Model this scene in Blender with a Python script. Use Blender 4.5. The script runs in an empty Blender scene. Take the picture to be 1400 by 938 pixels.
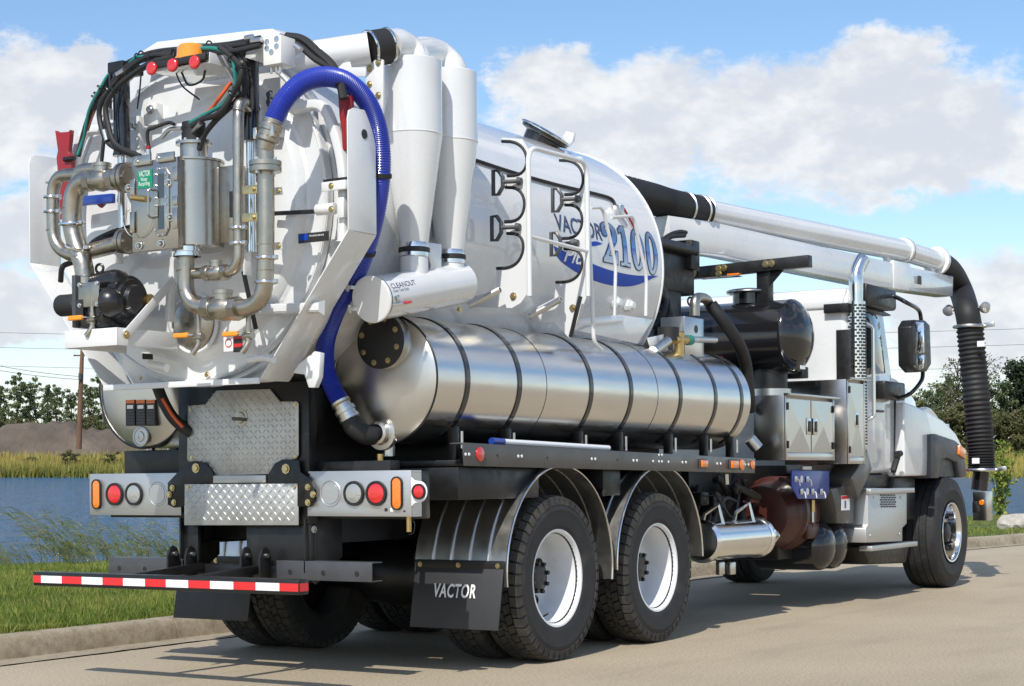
import bpy, bmesh, math, random
import numpy as np
from mathutils import Vector, Matrix
random.seed(7); rng = np.random.default_rng(7)
rad = math.radians
sc = bpy.context.scene
col = sc.collection

# ------------------------------------------------------------------ camera
CAM = Vector((-9.413, -6.753, 1.164)); YAW = 0.558; FPX = 2374.4; CY = 651.24; ROLL = -0.009
FW = Vector((math.cos(YAW), math.sin(YAW), 0)); RT0 = Vector((math.sin(YAW), -math.cos(YAW), 0)); UP0 = Vector((0, 0, 1))
cr, sr = math.cos(ROLL), math.sin(ROLL)
cam_d = bpy.data.cameras.new('camera'); cam = bpy.data.objects.new('camera', cam_d); col.objects.link(cam)
cam_d.sensor_width = 36; cam_d.lens = FPX/1400*36; cam_d.shift_y = (CY-469)/1400
cam_d.clip_start = .1; cam_d.clip_end = 5000
def ray(px, py):
    a = px-700; b = py-CY
    u = cr*a+sr*b; v = -sr*a+cr*b
    return FW+RT0*(u/FPX)-UP0*(v/FPX)
# camera axes from the same model: image right and image down directions
_r = (ray(701, CY)-ray(700, CY)).normalized(); _u = -(ray(700, CY+1)-ray(700, CY)).normalized()
_f = _r.cross(_u)*-1
m = Matrix((( _r.x, _u.x, -FW.x, CAM.x), (_r.y, _u.y, -FW.y, CAM.y), (_r.z, _u.z, -FW.z, CAM.z), (0, 0, 0, 1)))
cam.matrix_world = m
sc.camera = cam
sc.view_settings.view_transform = 'Standard'; sc.view_settings.look = 'None'
sc.view_settings.exposure = 0.30; sc.view_settings.gamma = 1.0
sc.view_settings.use_curve_mapping = False

# the road runs slightly downhill, so level ground (lake, far shore, sky horizon) is a slightly turned frame
H0 = 630.0
LUP = (_u + FW*((H0-CY)/FPX)).normalized()      # true vertical
LFW = (ray(700, H0)).normalized(); LRT = _r.copy()
def lev(px, b, h):      # point b metres ahead of the camera station, h metres above eye level, under image column px
    return CAM + LFW*b + LRT*((px-700)/FPX*b) + LUP*h
def levp(px, py, b): return lev(px, b, (H0-py)/FPX*b)

# ------------------------------------------------------------------ sun + sky
SUN_EL = rad(46); SUN_AZ = rad(180+15)      # towards the sun, from +X counter-clockwise
TS = Vector((math.cos(SUN_EL)*math.cos(SUN_AZ), math.cos(SUN_EL)*math.sin(SUN_AZ), math.sin(SUN_EL)))
sd = bpy.data.lights.new('sun', 'SUN'); sd.energy = 3.5; sd.angle = rad(.53); sd.color = (1, .955, .88)
sun = bpy.data.objects.new('sun', sd); col.objects.link(sun)
sun.rotation_euler = TS.to_track_quat('Z', 'Y').to_euler(); sun.location = (0, 0, 30)

w = bpy.data.worlds.new('World'); sc.world = w; w.use_nodes = True
N = w.node_tree.nodes; LK = w.node_tree.links; N.clear()
def wn(t, **k):
    n = N.new(t)
    for a, b in k.items(): setattr(n, a, b)
    return n
def wlink(a, b): LK.new(a, b)
def wmath(op, a, b=None, clamp=False):
    n = wn('ShaderNodeMath', operation=op, use_clamp=clamp)
    for i, x in enumerate((a, b)):
        if x is None: continue
        if isinstance(x, (int, float)): n.inputs[i].default_value = x
        else: wlink(x, n.inputs[i])
    return n.outputs[0]
sky = wn('ShaderNodeTexSky', sky_type='NISHITA'); sky.sun_disc = False
sky.sun_elevation = SUN_EL; sky.sun_rotation = math.atan2(TS.x, TS.y)
sky.altitude = 200; sky.air_density = 1.0; sky.dust_density = 0.6; sky.ozone_density = 1.6
tc = wn('ShaderNodeTexCoord'); sep = wn('ShaderNodeSeparateXYZ'); 
wlink(tc.outputs['Generated'], sep.inputs[0])
# azimuth (degrees right of the lake's direction) and elevation (degrees)
def dotv(v):
    n = wn('ShaderNodeVectorMath', operation='DOT_PRODUCT'); wlink(tc.outputs['Generated'], n.inputs[0]); n.inputs[1].default_value = v
    return n.outputs['Value']
dr, df, du = dotv(LRT), dotv(LFW), dotv(LUP)
az = wmath('MULTIPLY', wmath('ARCTAN2', dr, df), 180/math.pi)
el = wmath('MULTIPLY', wmath('ARCSINE', du), 180/math.pi)
def angpx(px, py): return math.degrees(math.atan((px-700)/FPX)), math.degrees(math.atan((H0-py)/FPX))
cmb = wn('ShaderNodeCombineXYZ'); wlink(az, cmb.inputs[0]); wlink(wmath('MULTIPLY', el, 1.5), cmb.inputs[1])
def noise(scale, detail, rough, off=0.0, vec=None):
    mp = wn('ShaderNodeMapping'); mp.inputs['Location'].default_value = (off, off*.7, off*1.3); wlink(vec or cmb.outputs[0], mp.inputs[0])
    n = wn('ShaderNodeTexNoise'); n.inputs['Scale'].default_value = scale; n.inputs['Detail'].default_value = detail
    n.inputs['Roughness'].default_value = rough; wlink(mp.outputs[0], n.inputs['Vector']); return n.outputs['Fac']
warp1 = wmath('SUBTRACT', noise(.42, 7, .62, 3.1), .5); warp2 = wmath('SUBTRACT', noise(.42, 7, .62, 11.7), .5)
waz = wmath('ADD', az, wmath('MULTIPLY', warp1, 4.0)); wel = wmath('ADD', el, wmath('MULTIPLY', warp2, 2.4))
blobs = [(1150, 185, 330, 105), (1205, 130, 150, 78), (850, 175, 200, 95), (760, 115, 85, 60), (1330, 215, 190, 62), (1250, 250, 150, 30),
         (60, 150, 150, 75), (110, 105, 60, 42), (-60, 190, 160, 90), (10, 330, 70, 60), (40, 430, 130, 60), (1340, 440, 150, 95), (1010, 165, 200, 60),
         (1510, 225, 170, 65), (-250, 260, 150, 80), (1700, 330, 230, 90), (380, 430, 200, 70), (700, 470, 260, 60)]
dens = None
for px, py, rx, ry in blobs:
    a0, e0 = angpx(px, py); ra = math.degrees(rx/FPX); re = math.degrees(ry/FPX)
    dx = wmath('MULTIPLY', wmath('SUBTRACT', waz, a0), 1/ra); dy = wmath('MULTIPLY', wmath('SUBTRACT', wel, e0), 1/re)
    d = wmath('SUBTRACT', 1.0, wmath('ADD', wmath('MULTIPLY', dx, dx), wmath('MULTIPLY', dy, dy)))
    dens = d if dens is None else wmath('MAXIMUM', dens, d)
# the same kind of broken cumulus everywhere else round the sky
vd = wn('ShaderNodeVectorMath', operation='MULTIPLY'); wlink(tc.outputs['Generated'], vd.inputs[0]); vd.inputs[1].default_value = (1, 1, 2.6)
broad = wmath('MULTIPLY', wmath('SUBTRACT', noise(3.2, 7, .6, 5.0, vd.outputs[0]), .53), 7.0)
infront = wmath('MULTIPLY', wmath('SUBTRACT', 26.0, wmath('ABSOLUTE', az)), .15, clamp=True)
lowel = wmath('MULTIPLY', wmath('SUBTRACT', 20.0, el), .2, clamp=True)
inview = wmath('MULTIPLY', infront, lowel)
dens = wmath('MAXIMUM', dens, wmath('SUBTRACT', broad, wmath('MULTIPLY', inview, 3.0)))
fine = wmath('SUBTRACT', noise(1.3, 8, .62, 21.0), .5)
dens2 = wmath('ADD', dens, wmath('MULTIPLY', fine, 1.1))
cov = wn('ShaderNodeMapRange', interpolation_type='SMOOTHSTEP'); wlink(dens2, cov.inputs[0]); cov.inputs[1].default_value = -.10; cov.inputs[2].default_value = .58
cov.inputs[4].default_value = .93
# low haze band of thin cloud near the horizon
hz = wn('ShaderNodeMapRange', interpolation_type='SMOOTHSTEP'); wlink(el, hz.inputs[0]); hz.inputs[1].default_value = 8.0; hz.inputs[2].default_value = 0.5
thin = wmath('MULTIPLY', hz.outputs[0], wmath('MULTIPLY', noise(.35, 6, .55, 31.0), 1.0), clamp=True)
covt = wmath('MAXIMUM', cov.outputs[0], thin)
# cloud tone: lit tops, greyer undersides and folds
shade = wn('ShaderNodeMapRange', interpolation_type='SMOOTHSTEP'); wlink(wmath('ADD', wmath('MULTIPLY', noise(.55, 7, .6, 41.0), 1.0), wmath('MULTIPLY', dens, -.13)), shade.inputs[0])
shade.inputs[1].default_value = .28; shade.inputs[2].default_value = .62
cr_ = wn('ShaderNodeMix', data_type='RGBA'); wlink(shade.outputs[0], cr_.inputs['Factor'])
cr_.inputs['A'].default_value = (.70, .73, .79, 1); cr_.inputs['B'].default_value = (.94, .935, .925, 1)
hs_ = wn('ShaderNodeHueSaturation'); hs_.inputs['Saturation'].default_value = 1.12; wlink(sky.outputs[0], hs_.inputs['Color'])
bg1 = wn('ShaderNodeBackground'); wlink(hs_.outputs[0], bg1.inputs[0]); bg1.inputs[1].default_value = .135
bg2 = wn('ShaderNodeBackground'); wlink(cr_.outputs['Result'], bg2.inputs[0]); bg2.inputs[1].default_value = .84
mx = wn('ShaderNodeMixShader'); wlink(covt, mx.inputs[0]); wlink(bg1.outputs[0], mx.inputs[1]); wlink(bg2.outputs[0], mx.inputs[2])
wo = wn('ShaderNodeOutputWorld'); wlink(mx.outputs[0], wo.inputs[0])

# ------------------------------------------------------------------ pixel -> place helpers
def P(px, py, X=None, Y=None, Z=None):
    d = ray(px, py)
    i, v = [(i, v) for i, v in enumerate((X, Y, Z)) if v is not None][0]
    return CAM + d*((v-CAM[i])/d[i])
def PN(px, py, n, p0):
    d = ray(px, py); n = Vector(n)
    return CAM + d*((Vector(p0)-CAM).dot(n)/d.dot(n))
def PC(px, py, R, zc, yc=0.0):      # on a cylinder along X
    d = ray(px, py); oy, oz = CAM.y-yc, CAM.z-zc
    A = d.y*d.y+d.z*d.z; B = 2*(oy*d.y+oz*d.z); C = oy*oy+oz*oz-R*R
    D = B*B-4*A*C
    return CAM + d*((-B-math.sqrt(max(D, 0)))/(2*A))

# ------------------------------------------------------------------ materials
MATS = {}
def mat(name, base, rough=.5, metal=0.0, coat=0.0, var=0.0, vscale=8.0, rvar=0.0, bump=0.0, bscale=60.0, stretch=None, spec=None, trans=0.0, alpha=1.0, emit=None, ior=None, dirt=None, dscale=3.0, dlo=.55, dhi=.75):
    m = bpy.data.materials.new(name); m.use_nodes = True
    nt = m.node_tree; b = nt.nodes['Principled BSDF']
    b.inputs['Base Color'].default_value = (*base, 1); b.inputs['Roughness'].default_value = rough; b.inputs['Metallic'].default_value = metal
    b.inputs['Coat Weight'].default_value = coat; b.inputs['Coat Roughness'].default_value = .06
    if spec is not None: b.inputs['Specular IOR Level'].default_value = spec
    if ior: b.inputs['IOR'].default_value = ior
    b.inputs['Transmission Weight'].default_value = trans; b.inputs['Alpha'].default_value = alpha
    if emit: b.inputs['Emission Color'].default_value = (*emit[0], 1); b.inputs['Emission Strength'].default_value = emit[1]
    tcn = nt.nodes.new('ShaderNodeTexCoord'); src = tcn.outputs['Object']
    if stretch:
        mp = nt.nodes.new('ShaderNodeMapping'); mp.inputs['Scale'].default_value = stretch; nt.links.new(src, mp.inputs[0]); src2 = mp.outputs[0]
    else: src2 = src
    def nz(scale, det=6, v=None, r=.6):
        n = nt.nodes.new('ShaderNodeTexNoise'); n.inputs['Scale'].default_value = scale; n.inputs['Detail'].default_value = det; n.inputs['Roughness'].default_value = r
        nt.links.new(v or src, n.inputs['Vector']); return n
    cur = None
    if var:
        n = nz(vscale, v=src2); r = nt.nodes.new('ShaderNodeMapRange'); nt.links.new(n.outputs['Fac'], r.inputs[0]); r.inputs[1].default_value = .3; r.inputs[2].default_value = .7
        r.inputs[3].default_value = 1-var; r.inputs[4].default_value = 1+var
        mxn = nt.nodes.new('ShaderNodeMix'); mxn.data_type = 'RGBA'; mxn.blend_type = 'MULTIPLY'; mxn.inputs['Factor'].default_value = 1; mxn.inputs['A'].default_value = (*base, 1)
        nt.links.new(r.outputs[0], mxn.inputs['B']); cur = mxn.outputs['Result']
    if dirt:
        n = nz(dscale, 8); r = nt.nodes.new('ShaderNodeMapRange'); nt.links.new(n.outputs['Fac'], r.inputs[0]); r.inputs[1].default_value = dlo; r.inputs[2].default_value = dhi
        mxn = nt.nodes.new('ShaderNodeMix'); mxn.data_type = 'RGBA'; nt.links.new(r.outputs[0], mxn.inputs['Factor'])
        if cur: nt.links.new(cur, mxn.inputs['A'])
        else: mxn.inputs['A'].default_value = (*base, 1)
        mxn.inputs['B'].default_value = (*dirt, 1); cur = mxn.outputs['Result']
    if cur: nt.links.new(cur, b.inputs['Base Color'])
    if rvar:
        n = nz(vscale*1.7, v=src2); r = nt.nodes.new('ShaderNodeMapRange'); nt.links.new(n.outputs['Fac'], r.inputs[0]); r.inputs[1].default_value = .3; r.inputs[2].default_value = .7
        r.inputs[3].default_value = max(0, rough-rvar); r.inputs[4].default_value = rough+rvar; nt.links.new(r.outputs[0], b.inputs['Roughness'])
    if bump:
        n = nz(bscale, 4, v=src2); bp = nt.nodes.new('ShaderNodeBump'); bp.inputs['Strength'].default_value = bump; bp.inputs['Distance'].default_value = .01
        nt.links.new(n.outputs['Fac'], bp.inputs['Height']); nt.links.new(bp.outputs[0], b.inputs['Normal'])
    MATS[name] = m; return m
mat('white_paint', (.70, .71, .71), .26, coat=1.0, var=.03, vscale=2.5, rvar=.07, bump=.02, bscale=5, dirt=(.50, .485, .45), dscale=2.2, dlo=.56, dhi=1.35)
mat('cream_enamel', (.74, .74, .70), .35, var=.04)
mat('stainless', (.45, .425, .38), .26, 1, var=.05, vscale=5, rvar=.05, bump=.008, bscale=5)
mat('tank_steel', (.70, .69, .67), .22, 1, var=.06, vscale=3, rvar=.05, bump=.05, bscale=5, stretch=(.5, 3, 3))
mat('tank_head', (.62, .60, .56), .33, 1, var=.08, vscale=3, rvar=.06, bump=.06, bscale=3)
mat('pipe_steel', (.42, .385, .325), .33, 1, var=.10, vscale=14, rvar=.1, bump=.05, bscale=50)
mat('polished_aluminium', (.74, .74, .73), .14, 1, var=.04, rvar=.05, vscale=6)
mat('fender_steel', (.62, .61, .59), .36, 1, var=.06, vscale=6, rvar=.06, bump=.02, bscale=30)
mat('box_aluminium', (.55, .54, .525), .22, 1, var=.02, vscale=2, rvar=.03, bump=.006, bscale=6)
mat('tread_plate', (.56, .56, .54), .56, 1, var=.12, vscale=7, rvar=.06)
mat('brushed_panel', (.56, .56, .55), .42, .85, var=.04, vscale=10, stretch=(1, 1, 6))
mat('black_gloss', (.012, .012, .014), .14, coat=.5, rvar=.05, vscale=6)
mat('black_satin', (.009, .009, .0095), .40, var=.25, vscale=9, rvar=.1, dirt=(.028, .026, .023), dscale=5, dlo=.58, dhi=.95)
mat('grey_channel', (.058, .060, .066), .42, var=.15, rvar=.08)
mat('dark_rail', (.10, .098, .095), .33, .35, var=.12, vscale=5, rvar=.08)
mat('black_rubber', (.014, .014, .0145), .6, var=.2, vscale=12, bump=.05, bscale=90)
mat('tyre_rubber', (.021, .021, .022), .72, var=.25, vscale=7, bump=.06, bscale=70, dirt=(.07, .063, .052), dscale=4.5, dlo=.55, dhi=.85)
mat('tyre_tread', (.036, .034, .031), .8, var=.3, vscale=9, bump=.15, bscale=60, dirt=(.10, .09, .072), dscale=6, dlo=.45, dhi=.8)
mat('flap_rubber', (.030, .031, .034), .55, var=.12, vscale=5, rvar=.08)
mat('cast_black', (.012, .012, .013), .28, coat=.3, bump=.12, bscale=60, rvar=.08)
mat('rim_white', (.76, .775, .79), .32, var=.05, vscale=7, dirt=(.42, .40, .37), dscale=7, dlo=.66, dhi=.95)
mat('zinc', (.62, .62, .6), .3, 1, var=.08)
mat('brass', (.58, .40, .16), .32, 1, var=.12, vscale=20)
mat('yellow_zinc', (.60, .49, .26), .35, 1, var=.15, vscale=30)
mat('orange_grip', (.86, .30, .02), .45)
mat('red_paint', (.27, .012, .014), .35, coat=.2, var=.08)
mat('red_lens', (.62, .012, .012), .2, coat=1, spec=.6, bump=.35, bscale=45)
mat('amber_lens', (.80, .20, .008), .2, coat=1, spec=.6, bump=.35, bscale=60)
mat('beacon_amber', (.90, .30, .01), .12, coat=1)
mat('clear_lens', (.42, .43, .41), .12, .5, coat=1, bump=.5, bscale=34)
mat('tape_red', (.66, .014, .02), .3, coat=.4)
mat('tape_white', (.80, .82, .84), .3, coat=.4, var=.02, vscale=60)
mat('blue_hose', (.018, .04, .36), .36, coat=.25, var=.08, vscale=10)
mat('teal_hose', (.015, .20, .17), .4)
mat('orange_line', (.62, .10, .02), .4)
mat('blue_paint', (.012, .05, .30), .3, coat=.4)
mat('blue_panel', (.025, .06, .34), .35, coat=.2)
mat('decal_blue', (.006, .055, .40), .4, spec=.25)
mat('letter_fill', (.06, .10, .22), .35, coat=.3)
mat('decal_navy', (.02, .035, .10), .35, coat=.3)
mat('decal_green', (.0, .23, .12), .4)
mat('decal_white', (.8, .8, .8), .4)
mat('decal_black', (.02, .02, .02), .45)
mat('decal_orange', (.75, .17, .03), .45)
mat('decal_red', (.6, .02, .03), .45)
mat('rust_red', (.060, .012, .008), .45, var=.2, vscale=8, coat=.15, dirt=(.05, .03, .02), dscale=5)
mat('glass', (.02, .028, .032), .04, spec=.8, coat=1)
mat('mirror_glass', (.75, .78, .8), .02, 1)
mat('lettering', (.85, .85, .85), .5)
mat('headlamp', (.7, .72, .74), .08, .6, coat=1)
# two-tone blue fading figures of the painted model number (paint itself fades from white to blue)
def mat_fade():
    m = bpy.data.materials.new('number_paint'); m.use_nodes = True; nt = m.node_tree; b = nt.nodes['Principled BSDF']; b.inputs['Roughness'].default_value = .28; b.inputs['Coat Weight'].default_value = .4
    t = nt.nodes.new('ShaderNodeTexCoord'); s = nt.nodes.new('ShaderNodeSeparateXYZ'); nt.links.new(t.outputs['Generated'], s.inputs[0])
    r = nt.nodes.new('ShaderNodeValToRGB'); nt.links.new(s.outputs['Z'], r.inputs[0]); e = r.color_ramp.elements
    e[0].position = 0; e[0].color = (.46, .54, .66, 1); e[1].position = 1; e[1].color = (.16, .22, .34, 1)
    for p, c in ((.28, (.20, .32, .55, 1)), (.5, (.01, .06, .36, 1)), (.52, (.06, .22, .52, 1)), (.78, (.07, .14, .28, 1))):
        q = e.new(p); q.color = c
    nt.links.new(r.outputs[0], b.inputs['Base Color']); MATS['number_paint'] = m
mat_fade()

# ------------------------------------------------------------------ mesh helpers
def V(*a): return Vector(a)
class MB:
    def __init__(s): s.v = []; s.f = []
    def add(s, vs, fs):
        o = len(s.v); s.v += [tuple(x) for x in vs]; s.f += [tuple(i+o for i in f) for f in fs]; return s
    def box(s, a, b):
        x0, y0, z0 = (min(a[i], b[i]) for i in range(3)); x1, y1, z1 = (max(a[i], b[i]) for i in range(3))
        return s.add([(x0,y0,z0),(x1,y0,z0),(x1,y1,z0),(x0,y1,z0),(x0,y0,z1),(x1,y0,z1),(x1,y1,z1),(x0,y1,z1)],
            [(0,3,2,1),(4,5,6,7),(0,1,5,4),(1,2,6,5),(2,3,7,6),(3,0,4,7)])
    def obox(s, c, ax, ay, az):     # oriented box: centre and half-vectors
        c, ax, ay, az = map(Vector, (c, ax, ay, az))
        vs = [c+ax*i+ay*j+az*k for k in (-1, 1) for j, i in ((-1,-1),(-1,1),(1,1),(1,-1))]
        fs = [(0,3,2,1),(4,5,6,7),(0,1,5,4),(1,2,6,5),(2,3,7,6),(3,0,4,7)]
        if ax.cross(ay).dot(az) < 0: fs = [f[::-1] for f in fs]
        return s.add(vs, fs)
    def bar(s, p0, p1, wdt, hgt, up=(0,0,1)):
        p0, p1 = Vector(p0), Vector(p1); d = (p1-p0); L = d.length; d.normalize(); up = Vector(up)
        if abs(d.dot(up)) > .98: up = Vector((1, 0, 0))
        sd_ = d.cross(up).normalized(); u2 = sd_.cross(d).normalized()
        return s.obox((p0+p1)/2, d*L/2, sd_*wdt/2, u2*hgt/2)
    def sweep(s, pts, rs, n=12, cap=True, closed=False):
        pts = [Vector(p) for p in pts]; k = len(pts)
        if not hasattr(rs, '__len__'): rs = [rs]*k
        tan = []
        for i in range(k):
            a = pts[i-1] if (i > 0 or closed) else pts[i]; b = pts[(i+1) % k] if (i < k-1 or closed) else pts[i]
            t = b-a; tan.append(t.normalized() if t.length > 1e-9 else Vector((0, 0, 1)))
        u = tan[0].orthogonal().normalized(); vs = []
        for i in range(k):
            u = (u - tan[i]*u.dot(tan[i]))
            if u.length < 1e-6: u = tan[i].orthogonal()
            u.normalize(); w_ = tan[i].cross(u)
            for j in range(n):
                a = 2*math.pi*j/n; vs.append(pts[i]+(u*math.cos(a)+w_*math.sin(a))*rs[i])
        fs = []
        for i in range(k if closed else k-1):
            i2 = (i+1) % k
            for j in range(n):
                j2 = (j+1) % n; fs.append((i*n+j, i*n+j2, i2*n+j2, i2*n+j))
        if cap and not closed: fs.append(tuple(range(n-1, -1, -1))); fs.append(tuple((k-1)*n+j for j in range(n)))
        return s.add(vs, fs)
    def cyl(s, p0, p1, r, r1=None, n=24): return s.sweep([p0, p1], [r, r if r1 is None else r1], n)
    def lathe(s, o, axis, prof, n=32, ref=None):    # prof: (along axis, radius)
        o, axis = Vector(o), Vector(axis).normalized(); u = Vector(ref).normalized() if ref else axis.orthogonal().normalized(); w_ = axis.cross(u)
        vs = []; fs = []; rings = []
        for t, r in prof:
            if r < 1e-6: rings.append([len(vs)]); vs.append(o+axis*t)
            else:
                rings.append(list(range(len(vs), len(vs)+n)))
                vs += [o+axis*t+(u*math.cos(2*math.pi*j/n)+w_*math.sin(2*math.pi*j/n))*r for j in range(n)]
        for A, B in zip(rings, rings[1:]):
            if len(A) == 1 and len(B) == 1: continue
            for j in range(n):
                j2 = (j+1) % n
                if len(A) == 1: fs.append((A[0], B[j2], B[j])) if False else fs.append((A[0], B[j], B[j2])[::-1])
                elif len(B) == 1: fs.append((A[j], A[j2], B[0]))
                else: fs.append((A[j], A[j2], B[j2], B[j]))
        return s.add(vs, fs)
    def prism(s, pts, ext):     # planar polygon pushed along ext
        pts = [Vector(p) for p in pts]; e = Vector(ext); n = len(pts)
        nrm = Vector((0, 0, 0))
        for i in range(n): nrm += (pts[i]-pts[0]).cross(pts[(i+1) % n]-pts[0])
        if nrm.dot(e) > 0: pts = pts[::-1]
        vs = pts+[p+e for p in pts]
        fs = [tuple(range(n)), tuple(range(2*n-1, n-1, -1))]+[(i, i+n, (i+1) % n+n, (i+1) % n) for i in range(n)]
        return s.add(vs, fs)
    def torus(s, c, axis, R, r, n=32, k=8, arc=None):
        axis = Vector(axis).normalized(); u = axis.orthogonal().normalized(); w_ = axis.cross(u); c = Vector(c)
        return s.sweep([c+(u*math.cos(2*math.pi*i/n)+w_*math.sin(2*math.pi*i/n))*R for i in range(n)], r, k, closed=True)
    def build(s, name, material, parent=None, bevel=0.0, seg=2, smooth=38, bang=28):
        me = bpy.data.meshes.new(name); me.from_pydata(s.v, [], s.f)
        if bevel > 0:
            bm = bmesh.new(); bm.from_mesh(me)
            es = [e for e in bm.edges if len(e.link_faces) == 2 and e.calc_face_angle(0) > rad(bang)]
            bmesh.ops.bevel(bm, geom=es, offset=bevel, offset_type='OFFSET', segments=seg, profile=.5, affect='EDGES', clamp_overlap=True)
            bm.to_mesh(me); bm.free()
        me.update()
        if smooth is not None:
            me.shade_smooth(); me.set_sharp_from_angle(angle=rad(smooth))
        return link(name, me, material, parent)
def link(name, me, material, parent=None):
    o = bpy.data.objects.new(name, me); col.objects.link(o)
    if material: 
        if not me.materials: me.materials.append(MATS[material] if isinstance(material, str) else material)
    if parent: o.parent = parent
    return o
def tag(o, label=None, cat=None, group=None, kind=None):
    if label: o['label'] = label
    if cat: o['category'] = cat
    if group: o['group'] = group
    if kind: o['kind'] = kind
    return o
def spline(pts, n=8, closed=False):     # Catmull-Rom through the points
    pts = [Vector(p) for p in pts]
    if len(pts) < 3: return pts
    out = []; k = len(pts)
    for i in range(k-1):
        p0 = pts[i-1] if i > 0 else pts[0]*2-pts[1]; p1 = pts[i]; p2 = pts[i+1]; p3 = pts[i+2] if i+2 < k else pts[-1]*2-pts[-2]
        for j in range(n):
            t = j/n; out.append(.5*((2*p1)+(p2-p0)*t+(2*p0-5*p1+4*p2-p3)*t*t+(3*p1-p0-3*p2+p3)*t**3))
    out.append(pts[-1]); return out
def fillet(pts, r, n=6):        # polyline with rounded corners
    pts = [Vector(p) for p in pts]; out = [pts[0]]
    for i in range(1, len(pts)-1):
        a, b, c = pts[i-1], pts[i], pts[i+1]; d1 = (a-b); d2 = (c-b); rr = min(r, d1.length*.49, d2.length*.49)
        s_ = b+d1.normalized()*rr; e = b+d2.normalized()*rr
        for j in range(n+1):
            t = j/n; out.append((s_*(1-t)**2)+(b*2*t*(1-t))+(e*t*t))
    out.append(pts[-1]); return out
def box(name, mt, par, a, b, bev=.004): return MB().box(a, b).build(name, mt, par, bev)
def cyl(name, mt, par, p0, p1, r, r1=None, n=24, bev=0): return MB().cyl(p0, p1, r, r1, n).build(name, mt, par, bev)
def tube(name, mt, par, pts, r, n=12, smooth=8, cap=True): return MB().sweep(spline(pts, smooth) if smooth else pts, r, n, cap).build(name, mt, par)
def pipe(name, mt, par, pts, r, fr, n=14): return MB().sweep(fillet(pts, fr), r, n).build(name, mt, par)
def plate(name, mt, par, pts, ext, bev=.002): return MB().prism(pts, ext).build(name, mt, par, bev)
def bar(name, mt, par, p0, p1, w_, h_, bev=.003, up=(0,0,1)): return MB().bar(p0, p1, w_, h_, up).build(name, mt, par, bev)
def bolt(par, p, axis, r=.012, h=.01, mt='yellow_zinc', name='bolt'):
    a = Vector(axis).normalized(); p = Vector(p)
    return MB().lathe(p, a, [(0, r*1.5), (h*.25, r*1.5), (h*.26, r), (h, r*.95), (h*1.02, 0)], 8).build(name, mt, par)
def text_mesh(s, size=1.0, shear=0.0, spacing=1.0, offset=0.0):
    c = bpy.data.curves.new('lettering', 'FONT'); c.body = s; c.size = size; c.shear = shear; c.space_character = spacing; c.offset = offset; c.resolution_u = 3; c.fill_mode = 'FRONT'
    o = bpy.data.objects.new('lettering', c); col.objects.link(o); dg = bpy.context.evaluated_depsgraph_get(); me = bpy.data.meshes.new_from_object(o.evaluated_get(dg))
    bpy.data.objects.remove(o); bpy.data.curves.remove(c); return me
def text(name, s, mt, par, p_left_base, right, up, height, width=None, shear=0.0, spacing=1.0, lift=.002, off=0.0):
    me = text_mesh(s, 1.0, shear, spacing, off); xs = [v.co.x for v in me.vertices]; ys = [v.co.y for v in me.vertices]
    x0, x1 = min(xs), max(xs); y1 = max(ys); y0 = min(0.0, 0.0)
    r = Vector(right).normalized(); u = Vector(up).normalized(); n = r.cross(u).normalized(); p = Vector(p_left_base)
    sy = height/(y1-y0); sx = (width/(x1-x0)) if width else sy
    for v in me.vertices: v.co = p + r*(v.co.x-x0)*sx + u*(v.co.y)*sy + n*lift
    me.materials.clear(); return link(name, me, mt, par)

# ================================================================== SETTING
def nodemat(name):
    m = bpy.data.materials.new(name); m.use_nodes = True; MATS[name] = m
    return m, m.node_tree, m.node_tree.nodes['Principled BSDF']
def nnoise(nt, scale, det=6, rough=.6, vec=None, stretch=None):
    n = nt.nodes.new('ShaderNodeTexNoise'); n.inputs['Scale'].default_value = scale; n.inputs['Detail'].default_value = det; n.inputs['Roughness'].default_value = rough
    if vec is None:
        t = nt.nodes.new('ShaderNodeTexCoord'); vec = t.outputs['Object']
    if stretch:
        mp = nt.nodes.new('ShaderNodeMapping'); mp.inputs['Scale'].default_value = stretch; nt.links.new(vec, mp.inputs[0]); vec = mp.outputs[0]
    nt.links.new(vec, n.inputs['Vector']); return n.outputs['Fac']
def nramp(nt, fac, stops):
    r = nt.nodes.new('ShaderNodeValToRGB'); nt.links.new(fac, r.inputs[0]); e = r.color_ramp.elements
    e[0].position = stops[0][0]; e[0].color = (*stops[0][1], 1); e[1].position = stops[-1][0]; e[1].color = (*stops[-1][1], 1)
    for p, c in stops[1:-1]: q = e.new(p); q.color = (*c, 1)
    return r.outputs[0]
def nmix(nt, fac, a, b, mode='MIX'):
    x = nt.nodes.new('ShaderNodeMix'); x.data_type = 'RGBA'; x.blend_type = mode
    for s_, v in (('Factor', fac), ('A', a), ('B', b)):
        if isinstance(v, (int, float)): x.inputs[s_].default_value = v
        elif isinstance(v, tuple): x.inputs[s_].default_value = (*v, 1)
        else: nt.links.new(v, x.inputs[s_])
    return x.outputs['Result']
def nbump(nt, b, h, st, dist):
    bp = nt.nodes.new('ShaderNodeBump'); bp.inputs['Strength'].default_value = st; bp.inputs['Distance'].default_value = dist
    nt.links.new(h, bp.inputs['Height']); nt.links.new(bp.outputs[0], b.inputs['Normal'])
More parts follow.
